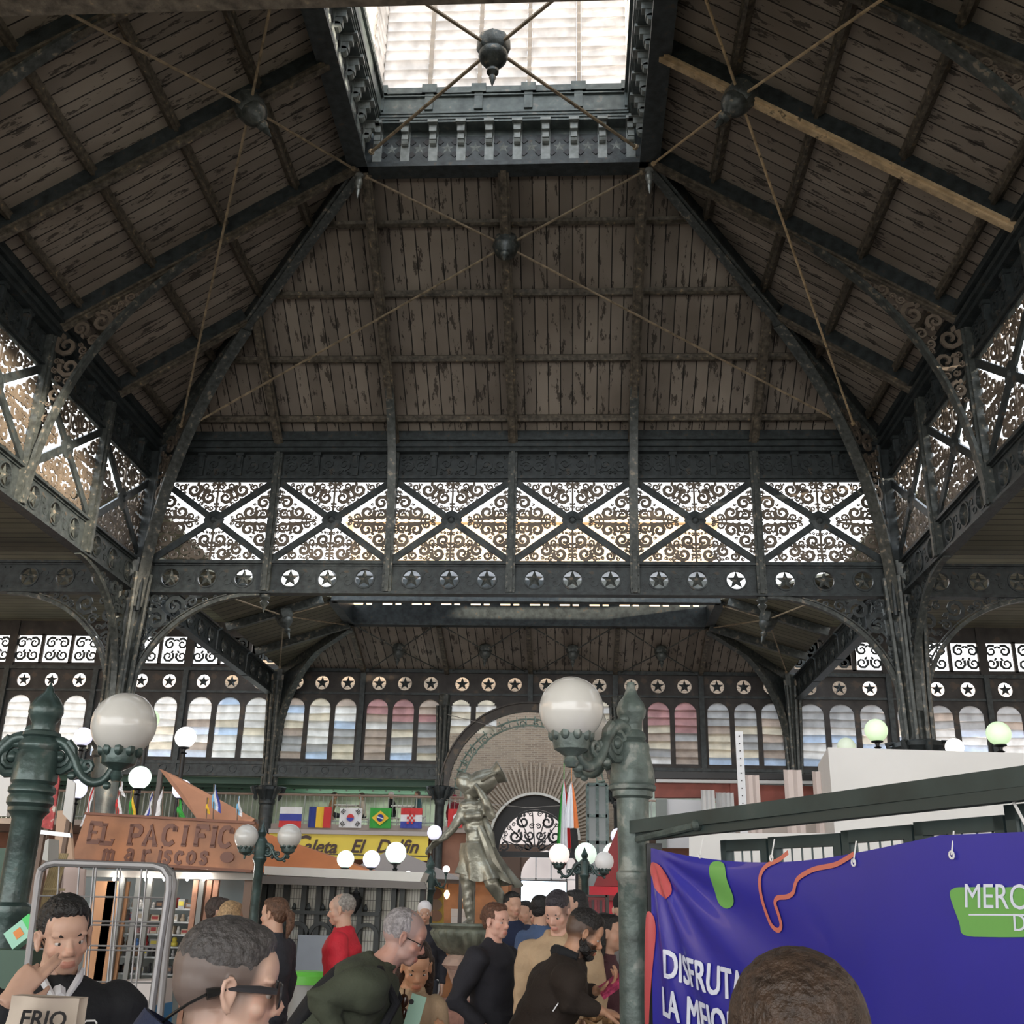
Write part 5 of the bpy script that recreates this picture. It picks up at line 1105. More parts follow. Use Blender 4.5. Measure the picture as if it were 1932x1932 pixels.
R = Matrix.Rotation(-.7, 3, 'Y'); m = MB(); m.box(p, (.14, .07, .09), R); m.build('carton_body', mat('mint_print', (.35, .68, .52), .5), t); m = MB(); m.box(p+R @ Vector((.055, -.002, -.0)), (.04, .072, .092), R); m.build('green_end', mat('bright_green', (.05, .6, .12), .4), t)
m = MB(); m.box(p+R @ Vector((-.01, -.037, .0)), (.04, .002, .04), R); m.build('orange_mark', FLC['orange'], t); m = MB(); m.bb(p.x-.3, p.x+.1, p.y-.1, p.y+.1, 0, p.z-.08); tag(m.build('plinth', mat('shutter_green', (.04, .09, .06))), 'dark green plinth at the foot of the left lamp post', 'plinth')

# ---- far kiosks right of the booth
o, _ = panel('menu_banner', ((806, 1672), (837, 1672), (837, 1745), (806, 1745)), -4.5, -4.5, .04, mat('menu_yellow', (.72, .52, .10), .5), label='tall yellow menu banner with food pictures left of the statue', cat='banner')
for k, (py, c_) in enumerate(((1686, (.30, .14, .08)), (1707, (.35, .25, .18)), (1728, (.38, .22, .15)))):
    p = at(821, py, y=-4.6); m = MB(); m.lathe([(.12, 0), (.12, .01)], (p.x, -4.53, p.z), 14, Matrix.Rotation(PI/2, 3, 'X'), ax=(1, .8)); m.build('food_picture', mat('food_%d' % k, c_), o) if False else tag(m.build('food_picture', mat('food_%d' % k, c_)), 'round food picture on the yellow menu banner, %s from the top' % ORD[k], 'picture')
t = thing('timber_kiosk', (at(860, 1700, y=-3).x, -3, 0), 'orange timber kiosk with hanging bulbs behind the statue', 'kiosk')
a = at(838, 1672, y=-3); c = at(980, 1672, y=-3)
m = MB(); m.bb(a.x, a.x+1.3, -3, -2.9, 0, a.z+.1); m.bb(a.x+1.1, a.x+1.25, -3.2, -2.9, 0, a.z+.1); m.build('plank_wall', mat('orange_plank', (.48, .22, .10), .6, 0, .3, 3), t)
m = MB(); m.bb(a.x-.3, c.x-.4, -3.4, -2.6, a.z+.1, a.z+.22); m.build('eave', mat('grey_canvas', (.42, .38, .36)), t)
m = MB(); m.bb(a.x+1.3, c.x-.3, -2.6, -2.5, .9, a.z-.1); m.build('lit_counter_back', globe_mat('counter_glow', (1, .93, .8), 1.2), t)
for k, (px, py) in enumerate(((843, 1688), (872, 1692), (877, 1678))):
    p = at(px, py, y=-3.6); t2 = thing('pendant_bulb', (p.x, -3.6, p.z), 'warm hanging bulb on the timber kiosk, %s from the left' % ORD[k], 'bulb')
    m = MB(); m.lathe([(.01, -.08), (.05, -.03), (.055, .02), (.02, .08)], p, 10); m.build('bulb', globe_mat('warm_bulb', (1, .62, .28), 3.5), t2, smooth=True); m = MB(); m.tube([p+Z3*.08, (p.x, -3.4, a.z+.12)], .006, 5); m.build('cord', DARK, t2)
for k, (px, py) in enumerate(((857, 1722), (872, 1722), (857, 1737), (872, 1737))):
    p = at(px, py, y=-3.1); m = MB(); m.bb(p.x-.07, p.x+.07, -3.04, -3.0, p.z-.07, p.z+.07); tag(m.build('framed_notice', WHITE), 'small white notice on the timber kiosk wall, %s row %s' % ('upper' if k < 2 else 'lower', 'left' if k % 2 == 0 else 'right'), 'notice')
# right side: red kiosk
t = thing('red_kiosk', (at(1160, 1700, y=-5.5).x, -5.5, 0), 'bright red kiosk behind the right lamp post', 'kiosk')
a = at(1112, 1672, y=-5.5); c = at(1205, 1740, y=-5.5)
m = MB(); m.bb(a.x, c.x, -5.5, -5.2, 0, a.z); m.build('red_front', mat('kiosk_red', (.62, .03, .05), .5), t)
m = MB(); m.bb(a.x-.05, c.x, -5.6, -5.5, a.z-.22, a.z-.14); m.build('shelf_rail', mat('dark_red_rail', (.20, .03, .03)), t)
m = MB(); m.bb(a.x-.1, c.x, -5.75, -5.45, .9, 1.0); m.build('white_counter', WHITE, t)
tent('dark red pyramid canopy with neon lettering', (1170, 1552), (1120, 1672), (1215, 1672), -5.3, 1.2, mat('maroon_canvas', (.28, .05, .05), .6))
p = at(1178, 1640, y=-5.7); t = thing('neon_sign', p, 'glowing red neon lettering on the dark red canopy', 'sign'); m = MB()
for k, (px, py) in enumerate(((1178, 1608), (1180, 1625), (1180, 1645), (1178, 1660))):
    q_ = at(px, py, y=-5.75); m.tube([q_+Vector((math.cos(i*.9+k)*.10*(1-.04*i), 0, math.sin(i*.9+k)*.07)) for i in range(6)], .014, 6)
m.build('neon_tube', globe_mat('neon_red', (1, .08, .08), 5), t)
p = at(1120, 1725, y=-8.5); t = thing('book_rack', (p.x, -8.5, 0), 'dark wooden rack of narrow red books by the lamp post', 'rack')
a = at(1102, 1688, y=-8.5); c = at(1146, 1758, y=-8.5); m = MB()
for z in (a.z, (a.z+c.z)/2, c.z): m.bb(a.x, c.x, -8.6, -8.3, z-.03, z)
for x in (a.x, c.x): m.bb(x-.025, x+.025, -8.6, -8.3, 0, a.z)
m.build('rack_frame', mat('dark_wood', (.06, .04, .035), .5), t)
for r in range(2):
    for k in range(7):
        x = a.x+.03+(c.x-a.x-.06)*k/7; zz = ((a.z+c.z)/2, c.z)[r]
        m = MB(); m.bb(x, x+(c.x-a.x)/9, -8.5, -8.35, zz, zz+(a.z-c.z)*.36); tag(m.build('book', mat(('book_red', 'book_wine', 'book_dark')[k % 3], ((.35, .04, .05), (.22, .03, .04), (.08, .05, .05))[k % 3])), 'narrow %s book standing in the dark rack, %s shelf' % (('red', 'wine red', 'dark')[k % 3], ('middle', 'bottom')[r]), 'book', 'books in the dark rack, %s %s' % (('red', 'wine', 'dark')[k % 3], ('middle', 'bottom')[r]))
o, _ = panel('menu_board', ((1068, 1681), (1100, 1681), (1098, 1760), (1070, 1760)), -8.3, -8.3, .03, WHITE, label='white menu stand left of the book rack', cat='stand')
# ---- dark gallery frames right of the brick portal hidden partly by the lamp
t = thing('glazed_booth', (4.6, 11.5, 0), 'dark green glazed booth right of the brick portal', 'booth')
a = at(1108, 1480, y=11.5); c = at(1146, 1590, y=11.5); m = MB()
for x in (a.x, (a.x+c.x)/2, c.x): m.bb(x-.05, x+.05, 11.45, 11.55, 0, a.z)
for z in (a.z, a.z-1.0, c.z, 1.): m.bb(a.x, c.x, 11.45, 11.55, z-.05, z+.05)
m.build('green_frame', GREEN, t); m = MB(); m.bb(a.x, c.x, 11.49, 11.51, 1, a.z); m.build('glazing', mat('grey_glazing', (.13, .15, .15), .15), t)

# ---- right side structure: beam, box, studs, grilles, banner
PR = at(1212, 1560, dist=5.3); Dn = 3.5; PL = at(1945, 1478, dist=Dn)
t = thing('fence_beam', PR, 'green steel beam running from the right lamp post towards the camera', 'beam')
dv = (PL-PR).normalized(); far_end = PR+dv*((PL-PR).length*1.0); side = dv.cross(Z3).normalized()
m = MB(); hb = at(1932, 1478, dist=Dn)
def seg(px0, py0, px1, py1, w_, h_, mb, offy=0): mb.bar(at(px0, py0, dist=5.3)+Y3*offy, at(px1, py1, dist=Dn)+Y3*offy, w_, h_)
seg(1196, 1561, 1975, 1461, .06, .058, m); m.build('upper_channel', BEAMG, t)
m = MB(); seg(1205, 1578, 1975, 1491, .05, .044, m); m.build('lower_channel', mat('beam_lower', (.028, .045, .045), .45), t)
m = MB(); q_ = at(1310, 1560, dist=4.9); m.tube([at(1203, 1584, dist=5.2), q_-Y3*.08], .017, 8); m.ell(q_-Y3*.09, .026, nu=10, nv=6); m.build('diagonal_stay', GREENW, t)
fx = at(1236, 1700, dist=5.22); m = MB(); m.bb(fx.x-.035, fx.x+.035, fx.y-.04, fx.y+.04, 0, at(1236, 1592, dist=5.22).z); m.build('end_post', DARK, t)
# banner surface: u along towards camera, v down
B0 = at(1228, 1600, dist=5.08); B1 = at(2010, 1566, dist=3.35); bd = Vector((B1.x-B0.x, B1.y-B0.y, 0)); BL = bd.length; bu = bd.normalized(); bn = bu.cross(Z3).normalized()
if bn.y > 0: bn = -bn
def bsurf(u, v, off=0.):   # u metres along, v metres down
    s = max(0, min(1, u/BL)); top = B0.z*(1-s)+B1.z*s-.07*math.sin(PI*min(1, s*1.25))*(1 if s < .8 else 0)*1.0
    r = math.hypot(u+.02, v+.02); a = math.atan2(v, u+1e-6)
    fold = .011*math.sin(a*16)*math.exp(-((r-.4)/.6)**2)*min(1, r*3)+.006*math.sin(a*9+1)*min(1, r)+.008*math.sin(u*5+v*2)
    return B0+bu*u+Z3*(top-B0.z-v)+bn*(fold+off)
BAN = mat('banner_blue', (.028, .026, .33), .34, 0, .12, 1.2, coat=.25)
t = thing('banner', B0, 'large glossy blue vinyl banner tied to the fence', 'banner')
def surfgrid(m, u0, u1, v0, v1, nu, nv, off, th=.004, mi=0):
    vs = [bsurf(u0+(u1-u0)*i/nu, v0+(v1-v0)*j/nv, off) for i in range(nu+1) for j in range(nv+1)]
    fs = [(i*(nv+1)+j, (i+1)*(nv+1)+j, (i+1)*(nv+1)+j+1, i*(nv+1)+j+1) for i in range(nu) for j in range(nv)]
    m.add(vs, fs, mi)
    return m
m = MB(); surfgrid(m, 0, BL, 0, 1.6, 120, 90, 0); m.build('vinyl_sheet', BAN, t, smooth=2)
def bpx(px, py):   # image point -> (u,v) on banner plane
    d = (at(px, py, dist=5)-Vector(CAM)); n = bn; tt = (B0-Vector(CAM)).dot(n)/d.dot(n); P = Vector(CAM)+d*tt; u = (P-B0).dot(bu); s = max(0, min(1, u/BL)); top = B0.z*(1-s)+B1.z*s-.07*math.sin(PI*min(1, s*1.25))*(1 if s < .8 else 0)
    return u, top-P.z
def blob(name, pts, mm, off=.005, sub=3):
    P = [bpx(*p) for p in pts]; Q = []
    n = len(P)
    for i in range(n):
        a, b0, c0, e = P[i-1], P[i], P[(i+1) % n], P[(i+2) % n]
        for k in range(4):
            w_ = k/4; Q.append(tuple(.5*((2*b0[j])+(-a[j]+c0[j])*w_+(2*a[j]-5*b0[j]+4*c0[j]-e[j])*w_*w_+(-a[j]+3*b0[j]-3*c0[j]+e[j])*w_**3) for j in (0, 1)))
    cx = sum(p[0] for p in Q)/len(Q); cy = sum(p[1] for p in Q)/len(Q); m = MB(); vs = [bsurf(cx, cy, off)]; R_ = 5
    for r in range(1, R_+1):
        for p in Q: vs.append(bsurf(cx+(p[0]-cx)*r/R_, cy+(p[1]-cy)*r/R_, off))
    k = len(Q); fs = [(0, 1+i, 1+(i+1) % k) for i in range(k)]+[(1+(r-1)*k+i, 1+r*k+i, 1+r*k+(i+1) % k, 1+(r-1)*k+(i+1) % k) for r in range(1, R_) for i in range(k)]
    m.add(vs, fs); m.build(name, mm, t, smooth=2)
PG = mat('print_green', (.16, .42, .10), .4, coat=.2); PRD = mat('print_red', (.52, .08, .09), .4, coat=.2); PO = mat('print_orange', (.60, .17, .12), .4); PWH = mat('print_white', (.72, .76, .90), .4)
blob('green_bean_shape', [(1347, 1632), (1358, 1625), (1372, 1632), (1378, 1660), (1384, 1690), (1380, 1708), (1366, 1714), (1352, 1700), (1348, 1665)], PG)
blob('red_leaf_shape', [(1231, 1628), (1246, 1632), (1264, 1655), (1270, 1685), (1262, 1697), (1250, 1690), (1238, 1670), (1230, 1650)], PRD)
blob('red_side_shape', [(1226, 1725), (1234, 1728), (1238, 1760), (1235, 1830), (1232, 1900), (1230, 1940), (1224, 1940), (1224, 1800)], PRD)
blob('green_logo_panel', [(1798, 1690), (1806, 1676), (1830, 1674), (1900, 1674), (1990, 1674), (2000, 1700), (2000, 1768), (1950, 1768), (1870, 1768), (1822, 1764), (1814, 1740)], PG)
line = [(1487, 1608), (1470, 1622), (1450, 1632), (1440, 1645), (1437, 1665), (1440, 1700), (1448, 1735), (1456, 1750), (1466, 1755), (1472, 1745), (1468, 1722), (1464, 1704), (1470, 1694), (1488, 1692), (1500, 1684), (1504, 1668), (1512, 1655), (1540, 1640), (1580, 1632), (1604, 1620), (1620, 1610)]
def bline(name, pts, wd, mm):
    P = [bpx(*p) for p in pts]; Q = []
    for i in range(len(P)-1):
        a, b0, c0, e = P[max(i-1, 0)], P[i], P[i+1], P[min(i+2, len(P)-1)]
        for k in range(5): w_ = k/5; Q.append(tuple(.5*((2*b0[j])+(-a[j]+c0[j])*w_+(2*a[j]-5*b0[j]+4*c0[j]-e[j])*w_*w_+(-a[j]+3*b0[j]-3*c0[j]+e[j])*w_**3) for j in (0, 1)))
    m = MB(); vs = []
    for i, p in enumerate(Q):
        a, c0 = Q[max(i-1, 0)], Q[min(i+1, len(Q)-1)]; dx, dy = c0[0]-a[0], c0[1]-a[1]; L_ = math.hypot(dx, dy) or 1
        vs += [bsurf(p[0]-dy/L_*wd/2, p[1]+dx/L_*wd/2, .006), bsurf(p[0]+dy/L_*wd/2, p[1]-dx/L_*wd/2, .006)]
    m.add(vs, [(2*i, 2*i+1, 2*i+3, 2*i+2) for i in range(len(Q)-1)]); m.build(name, mm, t)
bline('orange_squiggle', line, .017, PO)
bline('logo_rule', [(1832, 1726), (1880, 1726), (1990, 1727)], .0045, PWH)
def btext(name, s, px, py, size, off=.012, shear=0, space=1.0, sx=1., tilt=0., mm=PWH):
    u0, v0 = bpx(px, py); m = MB()
    for k_, (dx, dz) in enumerate(((0, 0), (off, off*.5), (-off, -off*.5), (off, -off), (-off, off))[:5 if off else 1]): text_mesh(m, s, size, (0, 0, 0), X3, Z3, .0015, shear, off=0, space=space, fn=lambda c: bsurf(u0+c.x*sx+dx, v0-c.y+dz, .008+c.z+.0004*k_))
    m.build(name, mm, t)
for s_, px, py, sz in (('D', 1262, 1842, .155), ('I', 1290, 1842, .155), ('S', 1298, 1844, .155), ('F', 1321, 1846, .155), ('R', 1339, 1848, .155), ('U', 1361, 1851, .155), ('T', 1381, 1854, .155), ('A', 1398, 1856, .155)): pass
btext('printed_words', 'DISFRUTA', 1261, 1842, .155, .0025, sx=.80, tilt=-.0)
btext('printed_words', 'LA MEJOR', 1255, 1913, .155, .0025, sx=.80)
btext('logo_words', 'MERCADO', 1824, 1712, .096, .0, shear=.18, sx=.9)
btext('logo_words', 'DE', 1914, 1756, .065, .0, shear=.1)
for k, (px, py) in enumerate(((1326, 1609), (1457, 1614), (1619, 1622), (1803, 1607))):
    u0, v0 = bpx(px, py); p = bsurf(u0, v0+.01, .01); m = MB(); m.tube([p+bu*math.cos(a_)*.009+Z3*math.sin(a_)*.011 for a_ in [2*PI*i/10 for i in range(11)]], .003, 5); m.tube([p, p+Z3*.07+bn*-.02], .0025, 5); m.build('eyelet_tie', mat('tie_white', (.8, .8, .8)), t)
# grilles behind the banner top
t = thing('gate_grilles', (B0+B1)/2-bn*.25-Z3*((B0+B1)/2).z, 'green framed grille gates behind the top of the banner', 'gate')
def bplane(px, py, off):
    d = (at(px, py, dist=5)-Vector(CAM)); tt = (B0-bn*off-Vector(CAM)).dot(bn)/d.dot(bn); return Vector(CAM)+d*tt
for k, (x0, x1, yt0, yt1, yb) in enumerate(((1366, 1452, 1586, 1582, 1640), (1456, 1592, 1580, 1572, 1660), (1594, 1727, 1568, 1556, 1680), (1731, 1900, 1552, 1538, 1680), (1902, 2010, 1520, 1510, 1680))):
    A_ = bplane(x0, yt0, .22); Bp = bplane(x1, yt1, .22); m = MB(); fw = .045; zb_ = .3
    m.bar(A_-Z3*fw/2, Bp-Z3*fw/2, .04, fw); m.bar(A_+bu*.02, Vector((A_.x, A_.y, zb_))+bu*.02, .04, .04, up=bn); m.bar(Bp-bu*.02, Vector((Bp.x, Bp.y, zb_))-bu*.02, .04, .04, up=bn)
    for q_ in (A_, Bp): pass
    L_ = (Bp-A_).length; n = max(5, int(L_/.058))
    for i in range(1, n): p = A_.lerp(Bp, i/n); m.tube([p-Z3*fw, Vector((p.x, p.y, zb_))], .004, 5)
    for j in range(1, 12): m.tube([A_-Z3*(fw+.058*j), Bp-Z3*(fw+.058*j)], .004, 5)
    m.build('grille_leaf', BEAMG, t)
# white hoarding seen through and above the beam
t = thing('white_box', (8.5, -10.5, 0), 'big plain white box wall above the green beam', 'box')
a = at(1562, 1410, y=-12.); bq = at(2040, 1424, y=-13.2); m = MB()
V = [a, bq, Vector((bq.x, bq.y, 0)), Vector((a.x, a.y, 0))]; V += [v+Vector((.2, 1.5, 0)) for v in V]
m.add(V, [(0, 1, 2, 3), (7, 6, 5, 4), (0, 4, 5, 1), (1, 5, 6, 2), (3, 2, 6, 7), (0, 3, 7, 4)]); m.build('white_panel', WHITE, t)
o, _ = panel('white_hoarding', ((1300, 1572), (1700, 1572), (1700, 1800), (1300, 1800)), -11.5, -12.4, .05, WHITE, label='white hoarding seen under the green beam', cat='hoarding')
t = thing('stud_frame', (at(1400, 1560, y=-10).x, -10, 0), 'unfinished red brown frame with openings right of the street lamp', 'frame')
legs(t, (1245, 1600, -10.05), (1320, 1590, -10.05), (1480, 1600, -10.05))
panel('top_rail', ((1236, 1477), (1400, 1477), (1400, 1505), (1236, 1505)), -10, -10, .1, mat('red_primer', (.20, .055, .04), .7, 0, .3, 4), t)
panel('white_infill', ((1258, 1508), (1330, 1510), (1330, 1600), (1258, 1600)), -10.05, -10.05, .05, mat('infill_white', (.55, .55, .57), .6), t)
panel('dark_jamb', ((1238, 1508), (1258, 1508), (1258, 1600), (1238, 1600)), -10.1, -10.1, .08, mat('jamb_grey', (.16, .18, .17)), t)
panel('mid_rail', ((1378, 1477), (1396, 1477), (1396, 1560), (1378, 1560)), -10.06, -10.06, .1, mat('red_primer', (.20, .055, .04)), t)
panel('red_field', ((1396, 1480), (1580, 1484), (1580, 1520), (1396, 1518)), -10, -10, .05, mat('red_primer', (.20, .055, .04)), t)
panel('pale_rail', ((1238, 1470), (1580, 1474), (1580, 1480), (1238, 1476)), -10.08, -10.08, .05, mat('pale_rail', (.45, .45, .44)), t)
panel('dark_rail', ((1228, 1455), (1580, 1462), (1580, 1472), (1228, 1468)), -10.02, -10.02, .1, DARK, t)
panel('lower_infill', ((1396, 1520), (1580, 1520), (1580, 1620), (1396, 1620)), -10, -10, .04, mat('infill_cream', (.60, .52, .46)), t)
def stud(px0, px1, py0, py1, y, label, ribs=3, mm=None):
    a = at(px0, py0, y=y); c = at(px1, py0, y=y); m = MB(); w_ = (c.x-a.x)
    pro = []
    for i in range(ribs*2+1): pro.append((w_*i/(ribs*2), .03 if i % 2 else 0))
    P = [(a.x+x_, y+d_) for x_, d_ in pro]
    z1 = a.z; z0 = 0
    vs = [(x_, y_, z) for x_, y_ in P for z in (z0, z1)]; vs += [(x_, y_+.012, z) for x_, y_ in P for z in (z0, z1)]; n = len(P)
    fs = [(2*i, 2*i+2, 2*i+3, 2*i+1) for i in range(n-1)]+[(2*n+2*i+1, 2*n+2*i+3, 2*n+2*i+2, 2*n+2*i) for i in range(n-1)]+[(2*i+1, 2*i+3, 2*n+2*i+3, 2*n+2*i+1) for i in range(n-1)]
    m.add(vs, fs); return tag(m.build('metal_stud', mm or mat('galvanised', (.58, .58, .58), .45, .35, .15, 3)), label, 'stud')
PKS = mat('primed_stud', (.66, .56, .52), .6)
stud(1322, 1348, 1490, 1560, -10.6, 'wide ribbed metal stud nearest the street lamp'); stud(1350, 1384, 1495, 1560, -10.5, 'ribbed metal stud right beside the wide one', 4)
stud(1406, 1432, 1462, 1560, -10.6, 'pinkish stud right of the tall perforated angle', 2, PKS); stud(1478, 1512, 1452, 1560, -10.8, 'pinkish ribbed stud in the middle of the red frame', 2, PKS); stud(1532, 1562, 1455, 1560, -10.8, 'pinkish ribbed stud next to the white box', 2, PKS)
a = at(1387, 1380, y=-11.2); c = at(1401, 1380, y=-11.2); m = MB(); m.bb(a.x, c.x, -11.2, -11.18, 0, a.z)
zz = a.z-.06
while zz > 1.8: m.lathe([(.008, 0), (.008, .012)], ((a.x+c.x)/2, -11.205, zz), 6, Matrix.Rotation(PI/2, 3, 'X'), mi=1); zz -= .09
tag(m.build('perforated_angle', [mat('white_steel', (.72, .73, .75), .4), DARK]), 'tall white perforated steel angle standing above the beam', 'steel angle')
# thin support cable on the right
m = MB(); m.tube([at(1905, 1500, dist=3.62), at(1945, 1575, dist=3.5)], .005, 6); tag(m.build('white_cable', mat('tie_white', (.8, .8, .8))), 'short white cable hanging at the right end of the beam', 'cable')

# ---- fountain and statue
FX = at(905, 1745, y=-13.6); fx_, fy_ = at(888, 1760, y=-13.6).x, -13.6
t = thing('fountain', (fx_, fy_, 0), 'fountain with fluted green bowl on a red stone pedestal', 'fountain')
zb0 = at(888, 1800, y=fy_).z; zt0 = at(888, 1747, y=fy_).z; RB = .40*11.4/11.4
rb_w = (at(962, 1760, y=fy_).x-at(812, 1760, y=fy_).x)/2
n = 48; vs = []; fs = []; pr = [(.35, zb0-.03), (.55, zb0), (.8, zb0+.06), (.95, zb0+.15), (1.0, zt0-.06), (.96, zt0-.03), (1.04, zt0), (1.0, zt0+.02), (.9, zt0), (.6, zt0-.08), (.01, zt0-.1)]
for r_, z_ in pr:
    for j in range(n*2):
        a_ = PI*j/n; fl_ = 1+(.035*math.cos(a_*24) if zb0-.02 < z_ < zt0-.05 and r_ > .5 else 0); vs.append((fx_+rb_w*r_*fl_*math.cos(a_), fy_+rb_w*r_*fl_*math.sin(a_), z_))
for i in range(len(pr)-1):
    for j in range(2*n): fs.append((i*2*n+j, i*2*n+(j+1) % (2*n), (i+1)*2*n+(j+1) % (2*n), (i+1)*2*n+j))
fs.append(tuple(range(2*n))); m = MB(); m.add(vs, fs); m.build('fluted_bowl', mat('bowl_green', (.15, .165, .13), .5, .2, .5, 10), t, smooth=True)
STN = mat('red_stone', (.34, .17, .13), .8, 0, .3, 8, bump=.5, bscale=22)
m = MB(); m.lathe([(.2, zb0), (.24, zb0-.04), (.27, zb0-.1), (.22, zb0-.14), (.15, zb0-.3), (.14, zb0-.36), (.2, zb0-.42)], (fx_, fy_, 0), 8); m.build('pedestal_neck', mat('pink_stone', (.42, .30, .25), .8, 0, .3, 8, bump=.5, bscale=22), t)
m = MB(); m.lathe([(.25, zb0-.40), (.85, zb0-.45), (.95, zb0-.55), (.8, zb0-.62), (.62, zb0-.7), (.62, .3), (.9, .25), (.95, 0)], (fx_, fy_, 0), 8)
for k in range(8): a_ = k*PI/4+PI/8; m.box((fx_+.66*math.cos(a_), fy_+.66*math.sin(a_), .35), (.16, .16, .7))
m.build('stone_pedestal', STN, t)
# ================================================================ PEOPLE AND STATUE
def loft(m, st, n=20):    # st: list of (centre, ux, uy, rx, ry)
    vs = []; k = len(st)
    for c, ux, uy, rx, ry in st:
        c, ux, uy = Vector(c), Vector(ux), Vector(uy)
        for j in range(n): a = 2*PI*j/n; vs.append(c+ux*(rx*math.cos(a))+uy*(ry*math.sin(a)))
    fs = [(i*n+j, i*n+(j+1) % n, (i+1)*n+(j+1) % n, (i+1)*n+j) for i in range(k-1) for j in range(n)]+[tuple(range(n)), tuple(range((k-1)*n, k*n))]
    return m.add(vs, fs)
def remesh(m, vox, smooth=4, name='body', disp=None):
    me = bpy.data.meshes.new('r'); me.from_pydata([tuple(v) for v in m.v], [], m.f); b_ = bmesh.new(); b_.from_mesh(me); bmesh.ops.recalc_face_normals(b_, faces=b_.faces); b_.to_mesh(me); b_.free()
    ob = bpy.data.objects.new('r', me); C.objects.link(ob)
    r = ob.modifiers.new('r', 'REMESH'); r.mode = 'VOXEL'; r.voxel_size = vox
    if smooth: s_ = ob.modifiers.new('s', 'SMOOTH'); s_.factor = .5; s_.iterations = smooth
    bpy.context.view_layer.update(); out = bpy.data.meshes.new_from_object(ob.evaluated_get(bpy.context.evaluated_depsgraph_get()))
    bpy.data.objects.remove(ob); bpy.data.meshes.remove(me); out.name = name
    if disp:
        nv = len(out.vertices); co = np.zeros(nv*3); out.vertices.foreach_get('co', co); co = co.reshape(-1, 3); no = np.zeros(nv*3); out.vertices.foreach_get('normal', no); no = no.reshape(-1, 3)
        amp, fr, st = disp
        d = np.array([noise.noise(Vector((p[0]*fr*st[0], p[1]*fr*st[1], p[2]*fr*st[2]))) for p in co]); co += no*(d*amp)[:, None]; out.vertices.foreach_set('co', co.ravel())
    out.shade_smooth(); return out
def place_mesh(me, name, m_, parent):
    me.materials.clear(); me.materials.append(m_)
    pl = parent.location
    me.transform(Matrix.Translation(-Vector(pl))); o = bpy.data.objects.new(name, me); C.objects.link(o); o.parent = parent; return o
SKIN = bpy.data.materials.new('skin'); SKIN.use_nodes = True; q = SKIN.node_tree; bs = q.nodes['Principled BSDF']; at_ = q.nodes.new('ShaderNodeAttribute'); at_.attribute_name = 'tone'; q.links.new(at_.outputs['Color'], bs.inputs['Base Color']); bs.inputs['Roughness'].default_value = .48
bs.inputs['Subsurface Weight'].default_value = .08; bs.inputs['Subsurface Radius'].default_value = (.02, .008, .004)
def cloth(name, c, rough=.85, var=.12): return mat('cloth_'+name, c, rough, 0, var, 9, bump=.25, bscale=60)
def hairm(name, c):
    return mat('hair_'+name, c, .5, 0, .45, 60, bump=.6, bscale=90)
def hand_parts(m, w, d, n, side, curl=.5, s=1., curls=None, thumb=.7):
    # w wrist, d direction of fingers, n palm normal (the way the palm faces), side +1/-1 places thumb
    w, d, n = Vector(w), Vector(d).normalized(), Vector(n); n = (n-d*n.dot(d)).normalized(); x = d.cross(n)*side
    loft(m, [(w+d*t*s, x, n, rx*s, ry*s) for t, rx, ry in ((-.03, .026, .020), (0, .027, .019), (.03, .036, .017), (.06, .042, .015), (.088, .041, .013), (.095, .035, .009))], 14)
    for k in range(4):
        L = (.042, .047, .044, .034)[k]*s; base = w+d*(.083, .088, .085, .076)[k]*s+x*(.030-.020*k)*s; cu = (curls[k] if curls else curl*(1+.1*k)); p = base-d*.015*s; dd = d.copy(); pts = [p, base]
        for j, f_ in enumerate((1, .72, .55)):
            a = cu*(.75, .9, .6)[j]; R = Matrix.Rotation(-a*1, 3, dd.cross(n).normalized()) if True else None
            nn = n; dn = (dd*math.cos(a)+nn*math.sin(a)).normalized(); n_new = (nn*math.cos(a)-dd*math.sin(a)).normalized()
            base = base+dn*L*f_; pts.append(base); dd = dn; n = n_new
        n = Vector(n)
        # restore palm normal for next finger
        n = (x.cross(d)*(-side)).normalized() if False else n0_(d, x, side)
        m.tube(pts, [.0105*s, .0100*s, .0092*s, .0085*s, .0068*s], 8); m.ell(pts[-1], .0068*s, nu=8, nv=6)
    tb = w+d*.02*s+x*.028*s; t1 = tb+(x*.75+d*.6+n*.35*thumb).normalized()*.038*s; t2 = t1+(x*.25+d*.9+n*.55*thumb).normalized()*.032*s; t3 = t2+(d*.9+n*.6*thumb-x*.1).normalized()*.025*s
    m.tube([tb-d*.01*s, tb, t1, t2, t3], [.016*s, .016*s, .0125*s, .0105*s, .0078*s], 8); m.ell(t3, .0078*s, nu=8, nv=6)
def n0_(d, x, side): return (x*side).cross(d).normalized()
HS = [((0, -.018, .035), (.074, .095, .082)), ((0, -.035, .01), (.068, .075, .07)), ((0, .022, -.025), (.060, .066, .085)), ((0, .045, .03), (.056, .045, .052)), ((0, .052, -.092), (.028, .026, .020)), ((-.036, .015, -.068), (.020, .040, .026)), ((.036, .015, -.068), (.020, .040, .026)), ((-.030, .068, .014), (.026, .015, .009)), ((.030, .068, .014), (.026, .015, .009)), ((-.040, .050, -.034), (.021, .020, .022)), ((.040, .050, -.034), (.021, .020, .022)), ((0, .078, -.071), (.024, .013, .008)), ((0, .077, -.080), (.020, .012, .007)), ((0, .062, -.075), (.032, .022, .026))]
